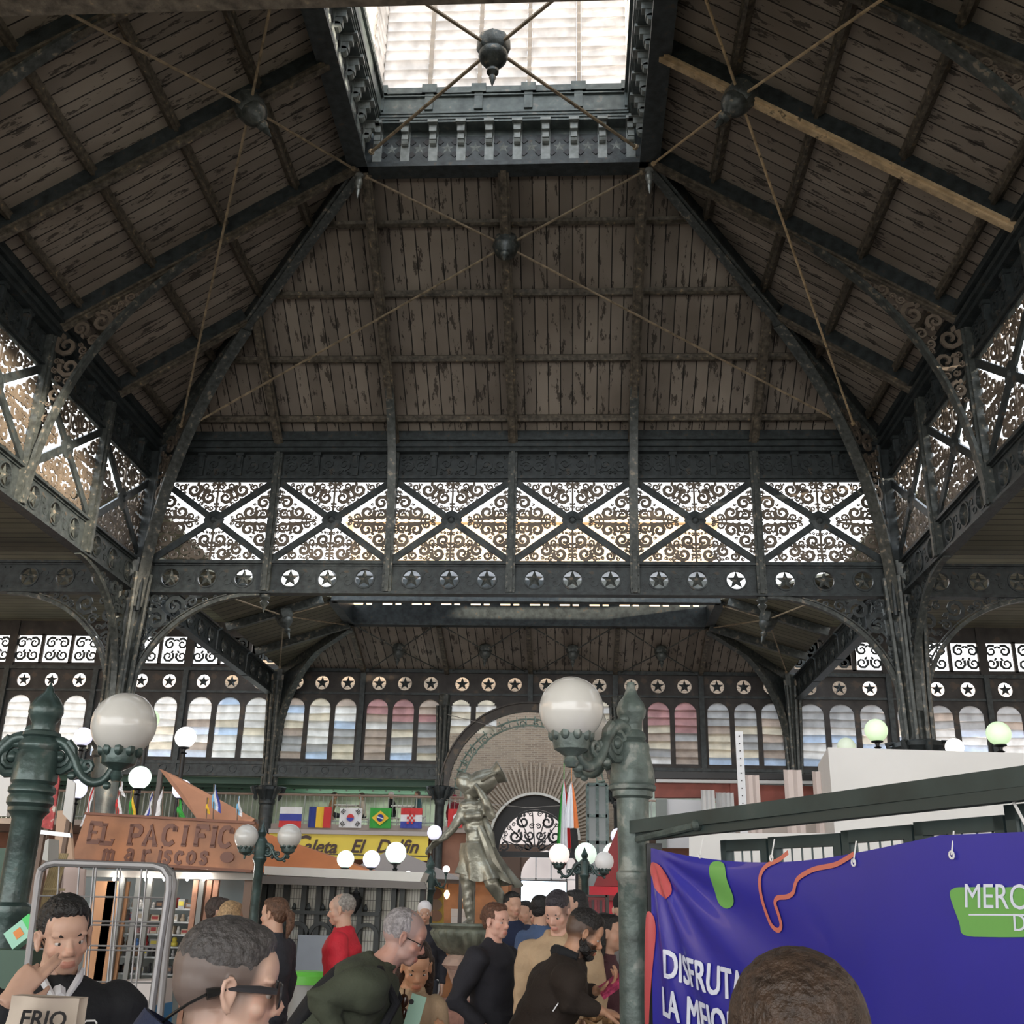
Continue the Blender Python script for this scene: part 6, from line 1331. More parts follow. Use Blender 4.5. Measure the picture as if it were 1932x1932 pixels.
def head_raw(m, hc, R, s=1., fat=1., nose=1.):
    for c, r in HS: m.ell(hc+R @ (Vector((c[0]*fat, c[1], c[2]))*s), (r[0]*s*fat, r[1]*s, r[2]*s), R, 20, 14)
    P = lambda *a: hc+R @ (Vector(a)*s)
    m.tube([P(0, .070, .012), P(0, .084, -.010), P(0, .096*nose+.002, -.034), P(0, .092, -.046)], [.008*s, .0095*s, .0125*s, .010*s], 10)
    for k in (-1, 1): m.ell(P(k*.0125, .084, -.043), (.009*s, .011*s, .008*s), R)
    for k in (-1, 1):
        e = [(k*(.070*fat+.004), .000, -.042), (k*(.077*fat+.003), -.008, -.034), (k*(.082*fat+.003), -.018, -.012), (k*(.083*fat+.003), -.016, .012), (k*(.078*fat+.003), -.003, .018), (k*(.074*fat+.002), .006, .006), (k*(.072*fat+.002), .006, -.012)]
        m.tube([P(*p) for p in e], [.007*s, .0065*s, .005*s, .005*s, .005*s, .0045*s, .006*s], 8); m.ell(P(k*(.073*fat+.001), -.004, -.012), (.006*s, .014*s, .026*s), R, 12, 8)
        m.ell(P(k*.031, .0685, -.0010), (.0165*s, .0105*s, .0058*s), R, 14, 8)   # upper lid
        m.ell(P(k*.031, .066, -.0215), (.0150*s, .009*s, .0050*s), R, 14, 8)   # lower lid
def person(label, hpx, hpy, dist, heading, colors, lean=0, hrot=(0, 0), arms=None, hair='short', hcol=(.03, .025, .02), hn='black', skin=(.52, .31, .22), vox=.007, trousers=(.04, .045, .06), tn='dark', beard=0, fade=None, seat=None, fat=1., bulk=1., extras=None, hood=False, base_z=0., s=None, nose=1., hoodc=None, long=0, skirt=None, cname='top', eyes=True, group=None, tilt=0):
    if dist < 0: tgt = at(hpx, hpy, y=-dist)
    else: tgt = at(hpx, hpy, dist=dist)
    L = math.radians(lean); hd = math.radians(heading)
    RH = Matrix.Rotation(-hd, 3, 'Z')            # heading 0 faces +Y (away), 90 faces +X (right), 180 faces camera
    hipz = .93 if seat is None else .50
    if s is not None and seat is None:
        best = min(range(0, 75), key=lambda d_: abs((hipz+.52*math.cos(math.radians(d_))+.155*math.cos(math.radians(d_*.8)))*s-(tgt.z-base_z))); L = math.radians(best)
    sp = Vector((0, math.sin(L), math.cos(L))); hip = Vector((0, -.10*math.sin(L)*2, hipz)); nb = hip+sp*.52
    nd = Vector((0, math.sin(L*.8), math.cos(L*.8))); 
    Rh = Matrix.Rotation(-math.radians(hrot[0]), 3, 'Z') @ Matrix.Rotation(-math.radians(hrot[1])-L*.3, 3, 'X') @ Matrix.Rotation(math.radians(tilt), 3, 'Y')
    hcu = nb+nd*.155+Vector((0, .02, 0))
    if s is None: s = (tgt.z-base_z)/hcu.z
    if seat is not None:
        s = 1.; off = tgt.z-base_z-hcu.z; hip.z += off; nb.z += off; hcu.z += off
    W_ = lambda p: org+RH @ (Vector(p)*s)
    org = Vector((0, 0, 0)); h0 = RH @ (hcu*s); org = Vector((tgt.x-h0.x, tgt.y-h0.y, base_z if seat is None else base_z))
    t = thing('person', org, label, 'person', group)
    hc = W_(hcu); RW = RH @ Rh; hs = min(1.08, max(.95, s)) if seat is None else 1.
    sk = MB(); head_raw(sk, hc, RW, hs, fat, nose)
    sk.tube([hc+RW @ Vector((0, -.02, -.04)), hc+RW @ Vector((0, -.022, -.08))*hs, W_(nb+Vector((0, -.01, 0))), W_(nb-sp*.10)], [.055*hs, .056*hs*fat, .066*hs, .08*hs], 16)
    ux = RH @ Vector((1, 0, 0)); fw = RH @ Vector((0, 1, 0)); spw = RH @ sp; uf = ux.cross(spw)*-1
    def tor(k, f1, f2): return [(W_(hip+sp*tt), ux, uf, rx*k*s*bulk, ry*k*s*bulk) for tt, rx, ry in ((-.04, .165, .12), (.06, .165, .125), (.18, .15, .115), (.30, .165, .125), (.40, .18, .125), (.455, .185, .105), (.49, .155, .09), (.515, .11, .078), (.54, .07, .065))]
    loft(sk, tor(.72, 0, 0)); sh = [W_(nb-sp*.075+Vector((k*.165*bulk, 0, 0))) for k in (-1, 1)]
    cl = MB(); loft(cl, tor(1.0, 0, 0), 24)
    hands = []
    for k in (0, 1):
        sg = -1 if k == 0 else 1; A = (arms or {}).get('LR'[k])
        S = nb-sp*.075+Vector((sg*.165*bulk, 0, 0))
        if A is None: E_ = S+Vector((sg*.06, -.03, -.27)); Wr = E_+Vector((0, .07, -.24)); A = dict(hd=(0, .15, -1), pn=(-sg, 0, 0), curl=.5)
        else: E_ = Vector(A['e'])+S; Wr = Vector(A['w'])+S
        Sw, Ew, Ww = W_(S), W_(E_), W_(Wr)
        if A.get('wpx'): Ww = at(A['wpx'][0], A['wpx'][1], dist=A['wpx'][2]); Ew = at(A['epx'][0], A['epx'][1], dist=A['epx'][2])
        sk.tube([Sw, Ew, Ww], [.045*s, .036*s, .026*s], 12); side = 1 if k == 0 else -1
        hdv = RH @ Vector(A.get('hd', (0, 1, 0)))
        if A.get('hpx'): hdv = at(A['hpx'][0], A['hpx'][1], dist=A['hpx'][2])-Ww
        pn = RH @ Vector(A.get('pn', (0, 0, -1)))
        if not A.get('hide'): hand_parts(sk, Ww, hdv, pn, side, A.get('curl', .5), hs*.97, A.get('curls'), A.get('thumb', .7))
        fa = (Ww-Ew).normalized(); cl.ell(Sw-Z3*.012, .074*s*bulk, nu=16, nv=10)
        cl.tube([Sw, Sw.lerp(Ew, .5), Ew, Ew.lerp(Ww, .45), Ww-fa*.015], [.072*s*bulk, .064*s*bulk, .056*s*bulk, .050*s, .038*s], 16); cl.ell(Ew, .057*s, nu=12, nv=8); hands.append((Ww, hdv))
    # legs
    tr = MB(); shm = MB(); fp = []
    for sg in (-1, 1):
        if seat is None: J = [hip+Vector((sg*.09, 0, -.02)), Vector((sg*.10, .02+hip.y*.3, .50)), Vector((sg*.11, hip.y*.2, .09))]
        else: J = [hip+Vector((sg*.09, 0, .0)), hip+Vector((sg*.11, .42, -.02)), Vector((sg*.11, .40, .09))]
        Jw = [W_(p) for p in J]; sk.tube(Jw, [.06*s, .045*s, .035*s], 10)
        tr.tube([Jw[0], Jw[0].lerp(Jw[1], .5), Jw[1], Jw[1].lerp(Jw[2], .5), Jw[2]], [.105*s*bulk, .085*s*bulk, .065*s, .06*s, .05*s], 14); tr.ell(Jw[1], .066*s, nu=12, nv=8)
        a = J[2]; loft(shm, [(W_(Vector((a.x, a.y+y_, z_))), ux, Z3, rx*s, rz*s) for y_, z_, rx, rz in ((-.07, .05, .03, .03), (-.04, .05, .042, .05), (.03, .05, .044, .05), (.10, .04, .048, .035), (.17, .03, .044, .026), (.20, .028, .02, .015))], 12)
    tr.ell(W_(hip-Vector((0, 0, .02))), (.165*s*bulk, .125*s*bulk, .10*s), RH)
    me = remesh(sk, vox, 3, 'body'); nv = len(me.vertices); co = np.zeros(nv*3); me.vertices.foreach_get('co', co); co = co.reshape(-1, 3)
    RI = np.array(RW.transposed()); lc = ((co-np.array(hc)) @ RI.T)/hs; X, Y, Z = lc[:, 0], lc[:, 1], lc[:, 2]
    col = np.tile(np.array([*skin, 1.]), (nv, 1)); inh = (np.abs(X) < .12) & (np.abs(Y) < .14) & (Z > -.14) & (Z < .14)
    nz = np.array([noise.noise(Vector((p[0]*55, p[1]*55, p[2]*55))) for p in lc]) if vox < .006 else np.zeros(nv)
    col[:, :3] *= (1+.06*nz)[:, None]
    red = inh & (((np.abs(np.abs(X)-.04) < .02) & (np.abs(Z+.035) < .022) & (Y > .04)) | ((np.abs(X) < .018) & (np.abs(Z+.035) < .015) & (Y > .08))); col[red, :3] *= (1.04, .95, .93)
    lip = inh & (np.abs(X) < .023) & (Y > .074) & (Z < -.064) & (Z > -.085); col[lip, :3] = np.array(skin)*(.86, .62, .62)
    def blend(mask, c, a): col[mask, :3] = col[mask, :3]*(1-a)+np.array(c)*a
    if beard:
        jaw = inh & (Z < -.035+.25*np.maximum(0, .03-Y)) & (Y > -.01) & ~lip & (Z > -.125) & ~((np.abs(X) < .03) & (Z > -.052)); blend(jaw, hcol, beard)
    if fade:
        a = np.clip((Z+.060+.45*np.maximum(0, -Y-.0)+.004*nz)/.07, 0, 1)*np.clip((.050-Y+.25*Z)/.02, 0, 1)*(Z > -.10); a = a*fade; a[~inh] = 0; a[(np.abs(X) > .074*fat)] *= .0 if False else 1
        ear = (np.abs(X) > .0765*fat) & (Z < .03) & (Y > -.03); a[ear] = 0
        col[:, :3] = col[:, :3]*(1-a[:, None])+np.array(hcol)*a[:, None]
    if extras and extras.get('gloves'): pass
    ca = me.color_attributes.new('tone', 'FLOAT_COLOR', 'POINT'); ca.data.foreach_set('color', col.ravel())
    place_mesh(me, 'body', SKIN, t)
    P = lambda *a: hc+RW @ (Vector(a)*hs)
    if eyes:
        m = MB(); m2 = MB(); bw = MB()
        for k in (-1, 1):
            m.ell(P(k*.031, .0675, -.0110), (.0125*hs, .0110*hs, .0085*hs), RW, 14, 10); m2.ell(P(k*.030, .0760, -.0112), (.0058*hs, .0035*hs, .0058*hs), RW, 12, 8)
            bw.tube([P(k*.014, .078, .008), P(k*.030, .0805, .014), P(k*.046, .070, .010)], [.0035*hs, .0045*hs, .002*hs], 6)
        e_ = m.build('eyes', mat('eye_white', (.50, .45, .42), .6), t, smooth=2); m2.build('irises', mat('iris_dark', (.02, .012, .008), .4), e_, smooth=2); bw.build('eyebrows', hairm(hn, hcol), t, smooth=2)
    # hair
    h = MB()
    if hair in ('short', 'fade', 'long', 'bun', 'pony', 'thin'):
        k = 1.0
        if hair == 'fade':
            h.ell(P(0, -.016, .050), (.0745*hs*fat, .094*hs, .078*hs), RW, 24, 16); h.ell(P(0, .035, .078), (.052*hs, .044*hs, .036*hs), RW, 20, 12)
        elif hair == 'thin':
            h.ell(P(0, -.030, .034), (.079*hs*fat, .090*hs, .084*hs), RW, 24, 16)
        else:
            h.ell(P(0, -.028, .040), (.081*hs*fat, .095*hs, .086*hs), RW, 24, 16); h.ell(P(0, .030, .083), (.058*hs, .047*hs, .034*hs), RW, 20, 12); h.ell(P(0, -.055, -.005), (.068*hs*fat, .055*hs, .062*hs), RW, 20, 12)
        if hair == 'long' or long:
            for a in range(9):
                th = PI*(a/8)-PI; x_, y_ = .072*math.cos(th), -.03+.075*math.sin(th); h.tube([P(x_, y_, .03), P(x_*1.08, y_*1.05, -.06), P(x_*1.1, y_*1.0-.01, -.16), P(x_*.9, y_*.8-.02, -.22-long)], [.026*hs, .030*hs, .028*hs, .012*hs], 8)
        if hair == 'bun': h.ell(P(0, -.115, .03), .032*hs, nu=12, nv=8)
        if hair == 'pony': h.tube([P(0, -.11, .03), P(0, -.15, .0), P(0, -.15, -.08), P(0, -.13, -.17)], [.02*hs, .032*hs, .03*hs, .008*hs], 10)
        hm = remesh(h, max(.0045, vox*.9), 5 if hair in ('fade', 'long') else 2, 'hair', disp=((.0018 if hair in ('fade', 'long') else .0045)*hs, 90, (1, 1, .3))); place_mesh(hm, 'hair', hairm(hn, hcol), t)
    elif hair == 'cap':
        h.ell(P(0, -.018, .045), (.080*hs, .101*hs, .082*hs), RW, 24, 14); hm = MB(); h2 = remesh(h, .007, 3, 'cap'); place_mesh(h2, 'cap', cloth('cap_'+hn, hcol), t)
        if extras and extras.get('visor'): loft(hm, [(P(0, .06, .045), RW @ X3, RW @ Z3, .06*hs, .006), (P(0, .11, .035), RW @ X3, RW @ Z3, .055*hs, .006), (P(0, .15, .022), RW @ X3, RW @ Z3, .03*hs, .004)], 14); hm.build('visor', cloth('cap_'+hn, hcol), t, smooth=True)
    if beard and beard >= .7:
        bm2 = MB()
        for c, r in (((0, .056, -.098), (.036, .032, .026)), ((-.040, .020, -.072), (.024, .036, .030)), ((.040, .020, -.072), (.024, .036, .030)), ((-.054, .0, -.045), (.014, .022, .03)), ((.054, .0, -.045), (.014, .022, .03)), ((-.024, .066, -.062), (.016, .018, .006)), ((.024, .066, -.062), (.016, .018, .006)), ((0, .078, -.060), (.020, .011, .0045))): bm2.ell(P(*c), tuple(q_*hs for q_ in r), RW, 14, 10)
        hm = remesh(bm2, .005, 1, 'beard', disp=(.008*hs, 60, (1, 1, .6))); place_mesh(hm, 'beard', hairm(hn, hcol), t)
    # clothing
    if hood: cl.tube([W_(nb+Vector((a_*.075, -.03+.06*abs(a_)-.02, .03-.02*abs(a_)))) for a_ in (-1, -.6, 0, .6, 1)], .042*s, 10)
    else:
        for i in range(12): a_ = 2*PI*i/12; cl.ell(W_(nb+Vector((.068*math.cos(a_), .066*math.sin(a_)-.004, .012))), .020*s, nu=8, nv=6)
    if skirt: loft(cl, [(W_(hip+Vector((0, 0, z_))), ux, fw, r_*s*bulk, r_*.8*s*bulk) for z_, r_ in ((.1, .17), (-.05, .185), (-.2, .20), (-skirt, .215))], 24)
    cm = remesh(cl, max(.009, vox*1.3), 5, 'clothing', disp=(.016*s, 9, (1, 1, 1.6))); place_mesh(cm, cname, colors, t)
    tm = remesh(tr, max(.012, vox*1.5), 3, 'trousers', disp=(.008, 10, (1, 1, 1.5))); place_mesh(tm, 'trousers', cloth('trousers_'+tn, trousers), t)
    shm.build('shoes', mat('shoe_dark', (.03, .03, .03), .5), t, smooth=True)
    t_ = dict(t=t, P=P, W=W_, nb=nb, sp=sp, hip=hip, s=s, hs=hs, RW=RW, RH=RH, hands=hands, ux=ux, fw=fw, hc=hc)
    return t_
K = cloth
BLK = K('black', (.008, .009, .012)); NVY = K('navy', (.012, .02, .055)); CHA = K('charcoal', (.020, .020, .028)); GRN = K('olive', (.052, .062, .040)); RDJ = K('red', (.62, .02, .04), .7); BEI = K('beige', (.50, .36, .23)); GRY = K('grey', (.30, .30, .31)); COF = K('coffee', (.022, .014, .010)); CRM = K('cream', (.60, .52, .42)); PNKC = K('pinkred', (.50, .12, .15)); TEA = K('teal', (.03, .09, .10)); WHC = K('white', (.7, .7, .7)); TAN = K('tan', (.36, .22, .12)); MAR = K('maroon', (.22, .02, .03))
# --- man at left, hand at cheek
p = person('man in a black zip jacket and white collar touching his cheek, holding a pale bag', 122, 1764, 3.8, 146, BLK, 4, (-4, 8), vox=.0042, hair='short', skin=(.50, .31, .23), fat=1.02, bulk=1.32, hn='black', hcol=(.010, .009, .009), cname='jacket', tilt=6,
  arms={'R': dict(e=(.17, .10, -.20), w=(.03, .24, .0), wpx=(20, 1880, 3.52), epx=(-12, 1985, 3.56), hpx=(92, 1808, 3.56), pn=(-.3, -.9, .1), curl=.3, curls=(.25, .3, 1.0, 1.2)), 'L': dict(e=(-.07, .0, -.28), w=(.10, .20, -.28), hd=(.8, .5, 0), pn=(0, 0, 1), curl=.8)})
t, W_, nb = p['t'], p['W'], p['nb']
m = MB(); c0 = [W_(nb+Vector((a, b_, z))) for a, b_, z in ((-.075, .015, .045), (-.055, .085, .02), (-.012, .128, -.045), (.012, .128, -.045), (.055, .085, .02), (.075, .015, .045))]
m.tube(c0[:3], [.009, .012, .008], 8); m.tube(c0[3:], [.008, .012, .009], 8); loft(m, [(W_(nb+Vector((0, .085, -.035))), p['ux'], Z3, .035, .045), (W_(nb+Vector((0, .128, -.07))), p['ux'], Z3, .02, .05)], 12); m.build('shirt_collar', K('shirt', (.66, .66, .70), .7, .04), t, smooth=True)
m = MB(); m.tube([W_(nb+Vector((.0, .150, -.07-.05*i))) for i in range(7)], .004, 6); m.build('zip', mat('zip_grey', (.25, .25, .27), .3, .6), t)
m = MB(); q0 = W_(nb+Vector((-.10, .152, -.11))); m.tube([q0+p['ux']*a+Z3*z for a, z in ((-.016, -.012), (-.018, .004), (-.012, .010), (.012, .010), (.018, .004), (.016, -.012))], .0028, 6); m.build('chest_logo', mat('logo_white', (.75, .75, .75)), t)
for px_ in ():
    pass
B_ = [at(22, 1878, dist=3.02), at(148, 1884, dist=3.06), at(146, 1990, dist=3.02), at(-10, 1985, dist=2.98)]
m = MB(); n_ = 8; vs = []
for i in range(n_+1):
    for j in range(n_+1):
        a, c_ = B_[0].lerp(B_[1], i/n_), B_[3].lerp(B_[2], i/n_); q_ = a.lerp(c_, j/n_); vs.append(q_+Y3*(.012*math.sin(i*1.1+j*.5)-.02*math.sin(PI*i/n_)))
fs = [(i*(n_+1)+j, (i+1)*(n_+1)+j, (i+1)*(n_+1)+j+1, i*(n_+1)+j+1) for i in range(n_) for j in range(n_)]
m.add(vs, fs); m.add([v+Y3*.05 for v in vs], fs); m.add([vs[0], vs[n_*(n_+1)], vs[n_*(n_+1)]+Y3*.05, vs[0]+Y3*.05], [(0, 1, 2, 3)])
bg_ = thing('cloth_bag', (B_[0]+B_[2])/2, 'pale beige bag with dark hand lettering held by the man at left', 'bag'); m.build('bag_body', mat('bag_cloth', (.55, .47, .40), .8, 0, .08, 5), bg_, smooth=True)
uxb = (B_[1]-B_[0]).normalized(); m = MB(); text_mesh(m, 'FRIO', .05, at(45, 1934, dist=2.99)-Y3*.03, uxb, Z3, .002, .1, off=.001); m.build('lettering', DARK, bg_)
# --- man with sunglasses, close
p = person('close man with greying faded haircut and dark sunglasses seen from behind, navy collar', 434, 1860, 2.2, 70, NVY, 3, (0, 2), vox=.0036, hair='fade', fade=.85, hcol=(.06, .055, .055), hn='dark_grey', skin=(.58, .38, .30), fat=1.03, cname='jacket', bulk=1.1)
t, P, W_, nb = p['t'], p['P'], p['W'], p['nb']
g_ = MB()
for k in (-1, 1):
    g_.tube([P(k*.078, -.012, -.002), P(k*.079, .01, .0), P(k*.077, .05, .0), P(k*.071, .083, -.002)], [.003, .006, .0075, .006], 6)
    loft(g_, [(P(k*.036, .090, -.010), p['RW'] @ X3, p['RW'] @ Z3, .030, .024), (P(k*.036, .094, -.010), p['RW'] @ X3, p['RW'] @ Z3, .028, .022)], 16)
g_.tube([P(-.03, .094, .004), P(0, .098, .006), P(.03, .094, .004)], .004, 6); g_.build('sunglasses', mat('sunglass_grey', (.035, .035, .04), .25), t, smooth=True)
m = MB(); m.tube([P(.080, -.012, -.002), P(.086, -.03, -.008), P(.088, -.045, -.012)], [.004, .009, .010], 8); m.tube([P(.088, -.045, -.012), P(.080, -.075, -.03), P(.058, -.105, -.055), P(.0, -.118, -.075), P(-.05, -.10, -.06), P(-.078, -.03, -.01)], .0028, 6); m.build('glasses_strap', DARK, t, smooth=True)
m = MB(); loft(m, [(W_(nb+Vector((0, -.01+y_, z_))), p['ux'], (p['fw']-Z3*q_).normalized(), r_, r_*1.15) for y_, z_, r_, q_ in ((0, -.06, .17, .1), (-.01, .0, .125, .4), (-.02, .045, .098, .65), (-.022, .048, .088, .65), (-.01, .0, .09, .4))], 24); m.build('collar', NVY, t, smooth=True)
# --- bending man in olive sweater
p = person('grey-haired man with glasses and backpack straps bending forward in an olive sweater', 765, 1768, 5.2, 84, GRN, 40, (0, 8), vox=.0055, hair='thin', fade=.5, hcol=(.30, .28, .29), hn='grey', skin=(.50, .27, .21), bulk=1.34, beard=.25, cname='sweater', s=.99,
  arms={'R': dict(e=(.12, -.02, -.30), w=(.08, .12, -.50), epx=(606, 1885, 5.0), wpx=(650, 1975, 4.95), hd=(0, .5, -1), pn=(-1, 0, 0)), 'L': dict(e=(-.1, .1, -.28), w=(-.05, .30, -.32), hd=(0, 1, -.2), pn=(0, 0, 1))})
t, P, W_, nb, sp_ = p['t'], p['P'], p['W'], p['nb'], p['sp']; hip_ = p['hip']
m = MB()
for k in (-1, 1):
    m.tube([P(k*.076, -.01, .0), P(k*.074, .05, -.002), P(k*.060, .082, -.006)], .0022, 6)
    m.tube([P(k*.034+.024*math.cos(a_), .087, -.012+.018*math.sin(a_)) for a_ in [2*PI*i/16 for i in range(17)]], .002, 5)
m.tube([P(-.012, .089, -.008), P(.012, .089, -.008)], .002, 5); m.build('glasses', DARK, t)
bk = thing('backpack', W_(hip_+sp_*.25+Vector((0, -.2, .1))), 'black backpack worn by the bending man in olive', 'backpack')
m = MB(); back = Vector((0, -sp_.z, sp_.y))
loft(m, [(W_(hip_+sp_*tt+back*.125), p['ux'], p['RH'] @ back, rx, ry) for tt, rx, ry in ((.0, .10, .03), (.05, .15, .05), (.25, .16, .065), (.38, .14, .05), (.44, .08, .02))], 20)
me_ = remesh(m, .012, 3, 'pack'); place_mesh(me_, 'pack_body', BLK, bk)
m = MB()
for k in (-1, 1):
    fr_ = -back
    pts = [hip_+sp_*.46+back*.10+Vector((k*.10, 0, 0)), hip_+sp_*.515+Vector((k*.115, 0, 0)), hip_+sp_*.46+fr_*.145+Vector((k*.13, 0, 0)), hip_+sp_*.34+fr_*.165+Vector((k*.15, 0, 0)), hip_+sp_*.20+fr_*.10+Vector((k*.185, 0, 0)), hip_+sp_*.12+back*.03+Vector((k*.20, 0, 0)), hip_+sp_*.08+back*.12+Vector((k*.14, 0, 0))]
    m.tube([W_(q_) for q_ in pts], .022, 8)
m.build('shoulder_strap', BLK, bk, smooth=True)
# --- woman with phone, behind him
p = person('woman in a tan coat holding a mint phone below the grey-haired man', 786, 1822, 5.75, 150, BEI, 8, (15, 18), vox=.006, hair='long', hcol=(.035, .018, .012), hn='brown', skin=(.60, .32, .19), cname='coat', skirt=.3, s=.84, arms={'L': dict(e=(-.06, .02, -.25), w=(.02, .22, -.22), hd=(.3, .5, .8), pn=(0, -.6, .5), curl=.7), 'R': dict(e=(.05, 0, -.26), w=(-.02, .2, -.24), hd=(-.3, .5, .7), pn=(0, -.6, .5), curl=.7)})
q_ = at(783, 1908, dist=5.42); t2 = thing('phone', q_, 'mint green phone held by the woman in the tan coat', 'phone'); m = MB(); R = Matrix.Rotation(.25, 3, 'Y'); m.box(q_, (.07, .009, .14), R); m.build('phone_case', mat('mint_case', (.36, .60, .47), .4), t2); m = MB(); m.lathe([(.012, 0), (.012, .004)], q_+Vector((-.018, -.006, .04)), 12, Matrix.Rotation(PI/2, 3, 'X')); m.build('camera_lens', DARK, t2)
q_ = at(762, 1888, dist=5.5); t2 = thing('hanging_sunglasses', q_, 'brown sunglasses hanging on the chest of the woman in the tan coat', 'sunglasses'); m = MB(); m.ell(q_, (.022, .01, .030), nu=12, nv=8); m.ell(q_-Z3*.055, (.022, .01, .028), nu=12, nv=8); m.tube([q_+Z3*.025, q_+Z3*.05], .004, 6); m.build('lenses', mat('brown_lens', (.06, .02, .01), .1), t2, smooth=True)
# --- woman in puffer jacket
person('woman with tied brown hair in a dark padded jacket beside the fountain', 937, 1738, 7.5, 120, CHA, 0, (6, 0), vox=.0055, hair='bun', hcol=(.11, .05, .03), hn='chestnut', skin=(.66, .38, .30), hood=True, bulk=1.22, trousers=(.50, .50, .50), tn='pale', cname='padded_jacket', skirt=.12, arms={'R': dict(e=(.13, -.06, -.26), w=(.02, .10, -.42), hd=(-.5, .3, -.6), pn=(-1, 0, 0), hide=1), 'L': dict(e=(-.13, -.06, -.26), w=(-.02, .10, -.42), hd=(.5, .3, -.6), pn=(1, 0, 0), hide=1)})
# --- bearded man
p = person('bearded man in a black-brown coat bending to the right over a stall', 1104, 1760, 5.85, 84, COF, 26, (0, 14), vox=.005, hair='fade', fade=.85, hcol=(.010, .008, .008), hn='jet', skin=(.50, .27, .17), beard=.9, bulk=1.25, cname='coat', skirt=.25, s=.965, nose=1.03,
  arms={'R': dict(e=(0, 0, 0), w=(0, 0, 0), epx=(1078, 1888, 5.62), wpx=(1136, 1908, 5.66), hpx=(1165, 1915, 5.7), pn=(-.2, -.3, -.9), curl=.5), 'L': dict(e=(0, 0, 0), w=(0, 0, 0), epx=(1085, 1880, 5.95), wpx=(1128, 1868, 5.86), hpx=(1150, 1858, 5.84), pn=(.2, -.3, .9), curl=.6)})
m = MB(); W_, nb = p['W'], p['nb']; m.tube([W_(nb+Vector((a, b_, z))) for a, b_, z in ((-.07, .03, .03), (-.05, -.05, .05), (0, -.075, .055), (.05, -.05, .05), (.075, .03, .03))], [.022, .030, .032, .030, .018], 10); m.build('turned_collar', BLK, p['t'], smooth=True)
m = MB(); m.bar(at(1043, 1908, dist=5.62), at(1064, 1877, dist=5.62), .005, .005); m.build('pocket_zip', STEEL, p['t'])
q_ = at(1155, 1860, dist=5.82); t2 = thing('wallet', q_, 'pink wallet held by the bearded man', 'wallet'); m = MB(); R = Matrix.Rotation(-.6, 3, 'Y') @ Matrix.Rotation(.5, 3, 'X'); m.box(q_, (.14, .08, .02), R); m.box(q_+R @ Vector((0, 0, .014)), (.12, .07, .01), R); m.build('wallet_body', mat('pink_leather', (.45, .06, .14), .4, 0, .5, 40), t2)
# --- seller behind the post reaching left
p = person('vendor in a dark padded sleeve reaching out from behind the banner post', 1262, 1755, 6.1, 262, CHA, 10, (0, 15), vox=.008, hair='short', arms={'L': dict(e=(-.02, .20, -.22), w=(.02, .42, -.30), hd=(0, 1, .1), pn=(0, 0, 1), curl=.5), 'R': dict(e=(.02, .2, -.22), w=(0, .40, -.33), hd=(0, 1, .1), pn=(0, 0, 1), curl=.6)}, cname='padded_jacket')
rg = random.Random(3); t2 = thing('stall_tray', (at(1150, 1932, dist=6.0).x, at(1150, 1932, dist=6.0).y, 0), 'stall tray with light wooden trinkets in front of the bearded man', 'stall'); c = at(1165, 1945, dist=6.0); m = MB(); m.box((c.x, c.y, c.z-.03), (.55, .4, .03)); m.bb(c.x-.24, c.x-.2, c.y-.02, c.y+.02, 0, c.z-.03); m.bb(c.x+.2, c.x+.24, c.y-.02, c.y+.02, 0, c.z-.03); m.build('tray', mat('dark_wood', (.06, .04, .035)), t2)
for i in range(14):
    a_ = rg.uniform(0, PI); cc = Vector((c.x+rg.uniform(-.16, .16), c.y+rg.uniform(-.1, .1), c.z+.01+rg.uniform(0, .09))); m = MB(); m.tube([cc-Vector((math.cos(a_)*.05, .02, math.sin(a_)*.03)), cc+Vector((math.cos(a_)*.05, .02, math.sin(a_)*.03))], [.012, .017], 7); tag(m.build('trinket', mat('pale_wood', (.50, .30, .15), .6)), 'pale wooden trinket piled on the stall tray', 'trinket', 'wooden trinkets on the stall tray')
# --- beige hoodie man
person('man with short dark hair in a beige hooded top behind the bearded man', 1052, 1720, 7.0, 196, BEI, 4, (10, 22), vox=.006, hair='fade', fade=.6, hcol=(.04, .035, .045), hn='ash', skin=(.62, .38, .30), hood=True, bulk=1.12, cname='hooded_top')
# --- grey coat man with cap, seen from behind
person('man in grey coat and black cap seen from behind beside the lamp post', 1180, 1717, 7.7, 12, GRY, 0, (0, 0), vox=.007, hair='cap', hcol=(.008, .008, .01), hn='black', skin=(.55, .36, .27), bulk=1.05, skirt=.18, trousers=(.012, .012, .015), tn='black', cname='grey_coat', eyes=False)
# --- red jacket man
p = person('grey-haired man in a bright red jacket facing left', 643, 1716, 8.8, 268, RDJ, 3, (0, 4), vox=.007, hair='thin', fade=.4, hcol=(.28, .26, .24), hn='silver', skin=(.62, .38, .28), bulk=1.15, cname='red_jacket')
m = MB(); W_ = p['W']; m.lathe([(.022, 0), (.022, .006)], W_(p['nb']+Vector((-.245, 0, -.13))), 12, Matrix.Rotation(PI/2, 3, 'X')); m.build('sleeve_badge', mat('logo_white', (.75, .75, .75)), p['t'])
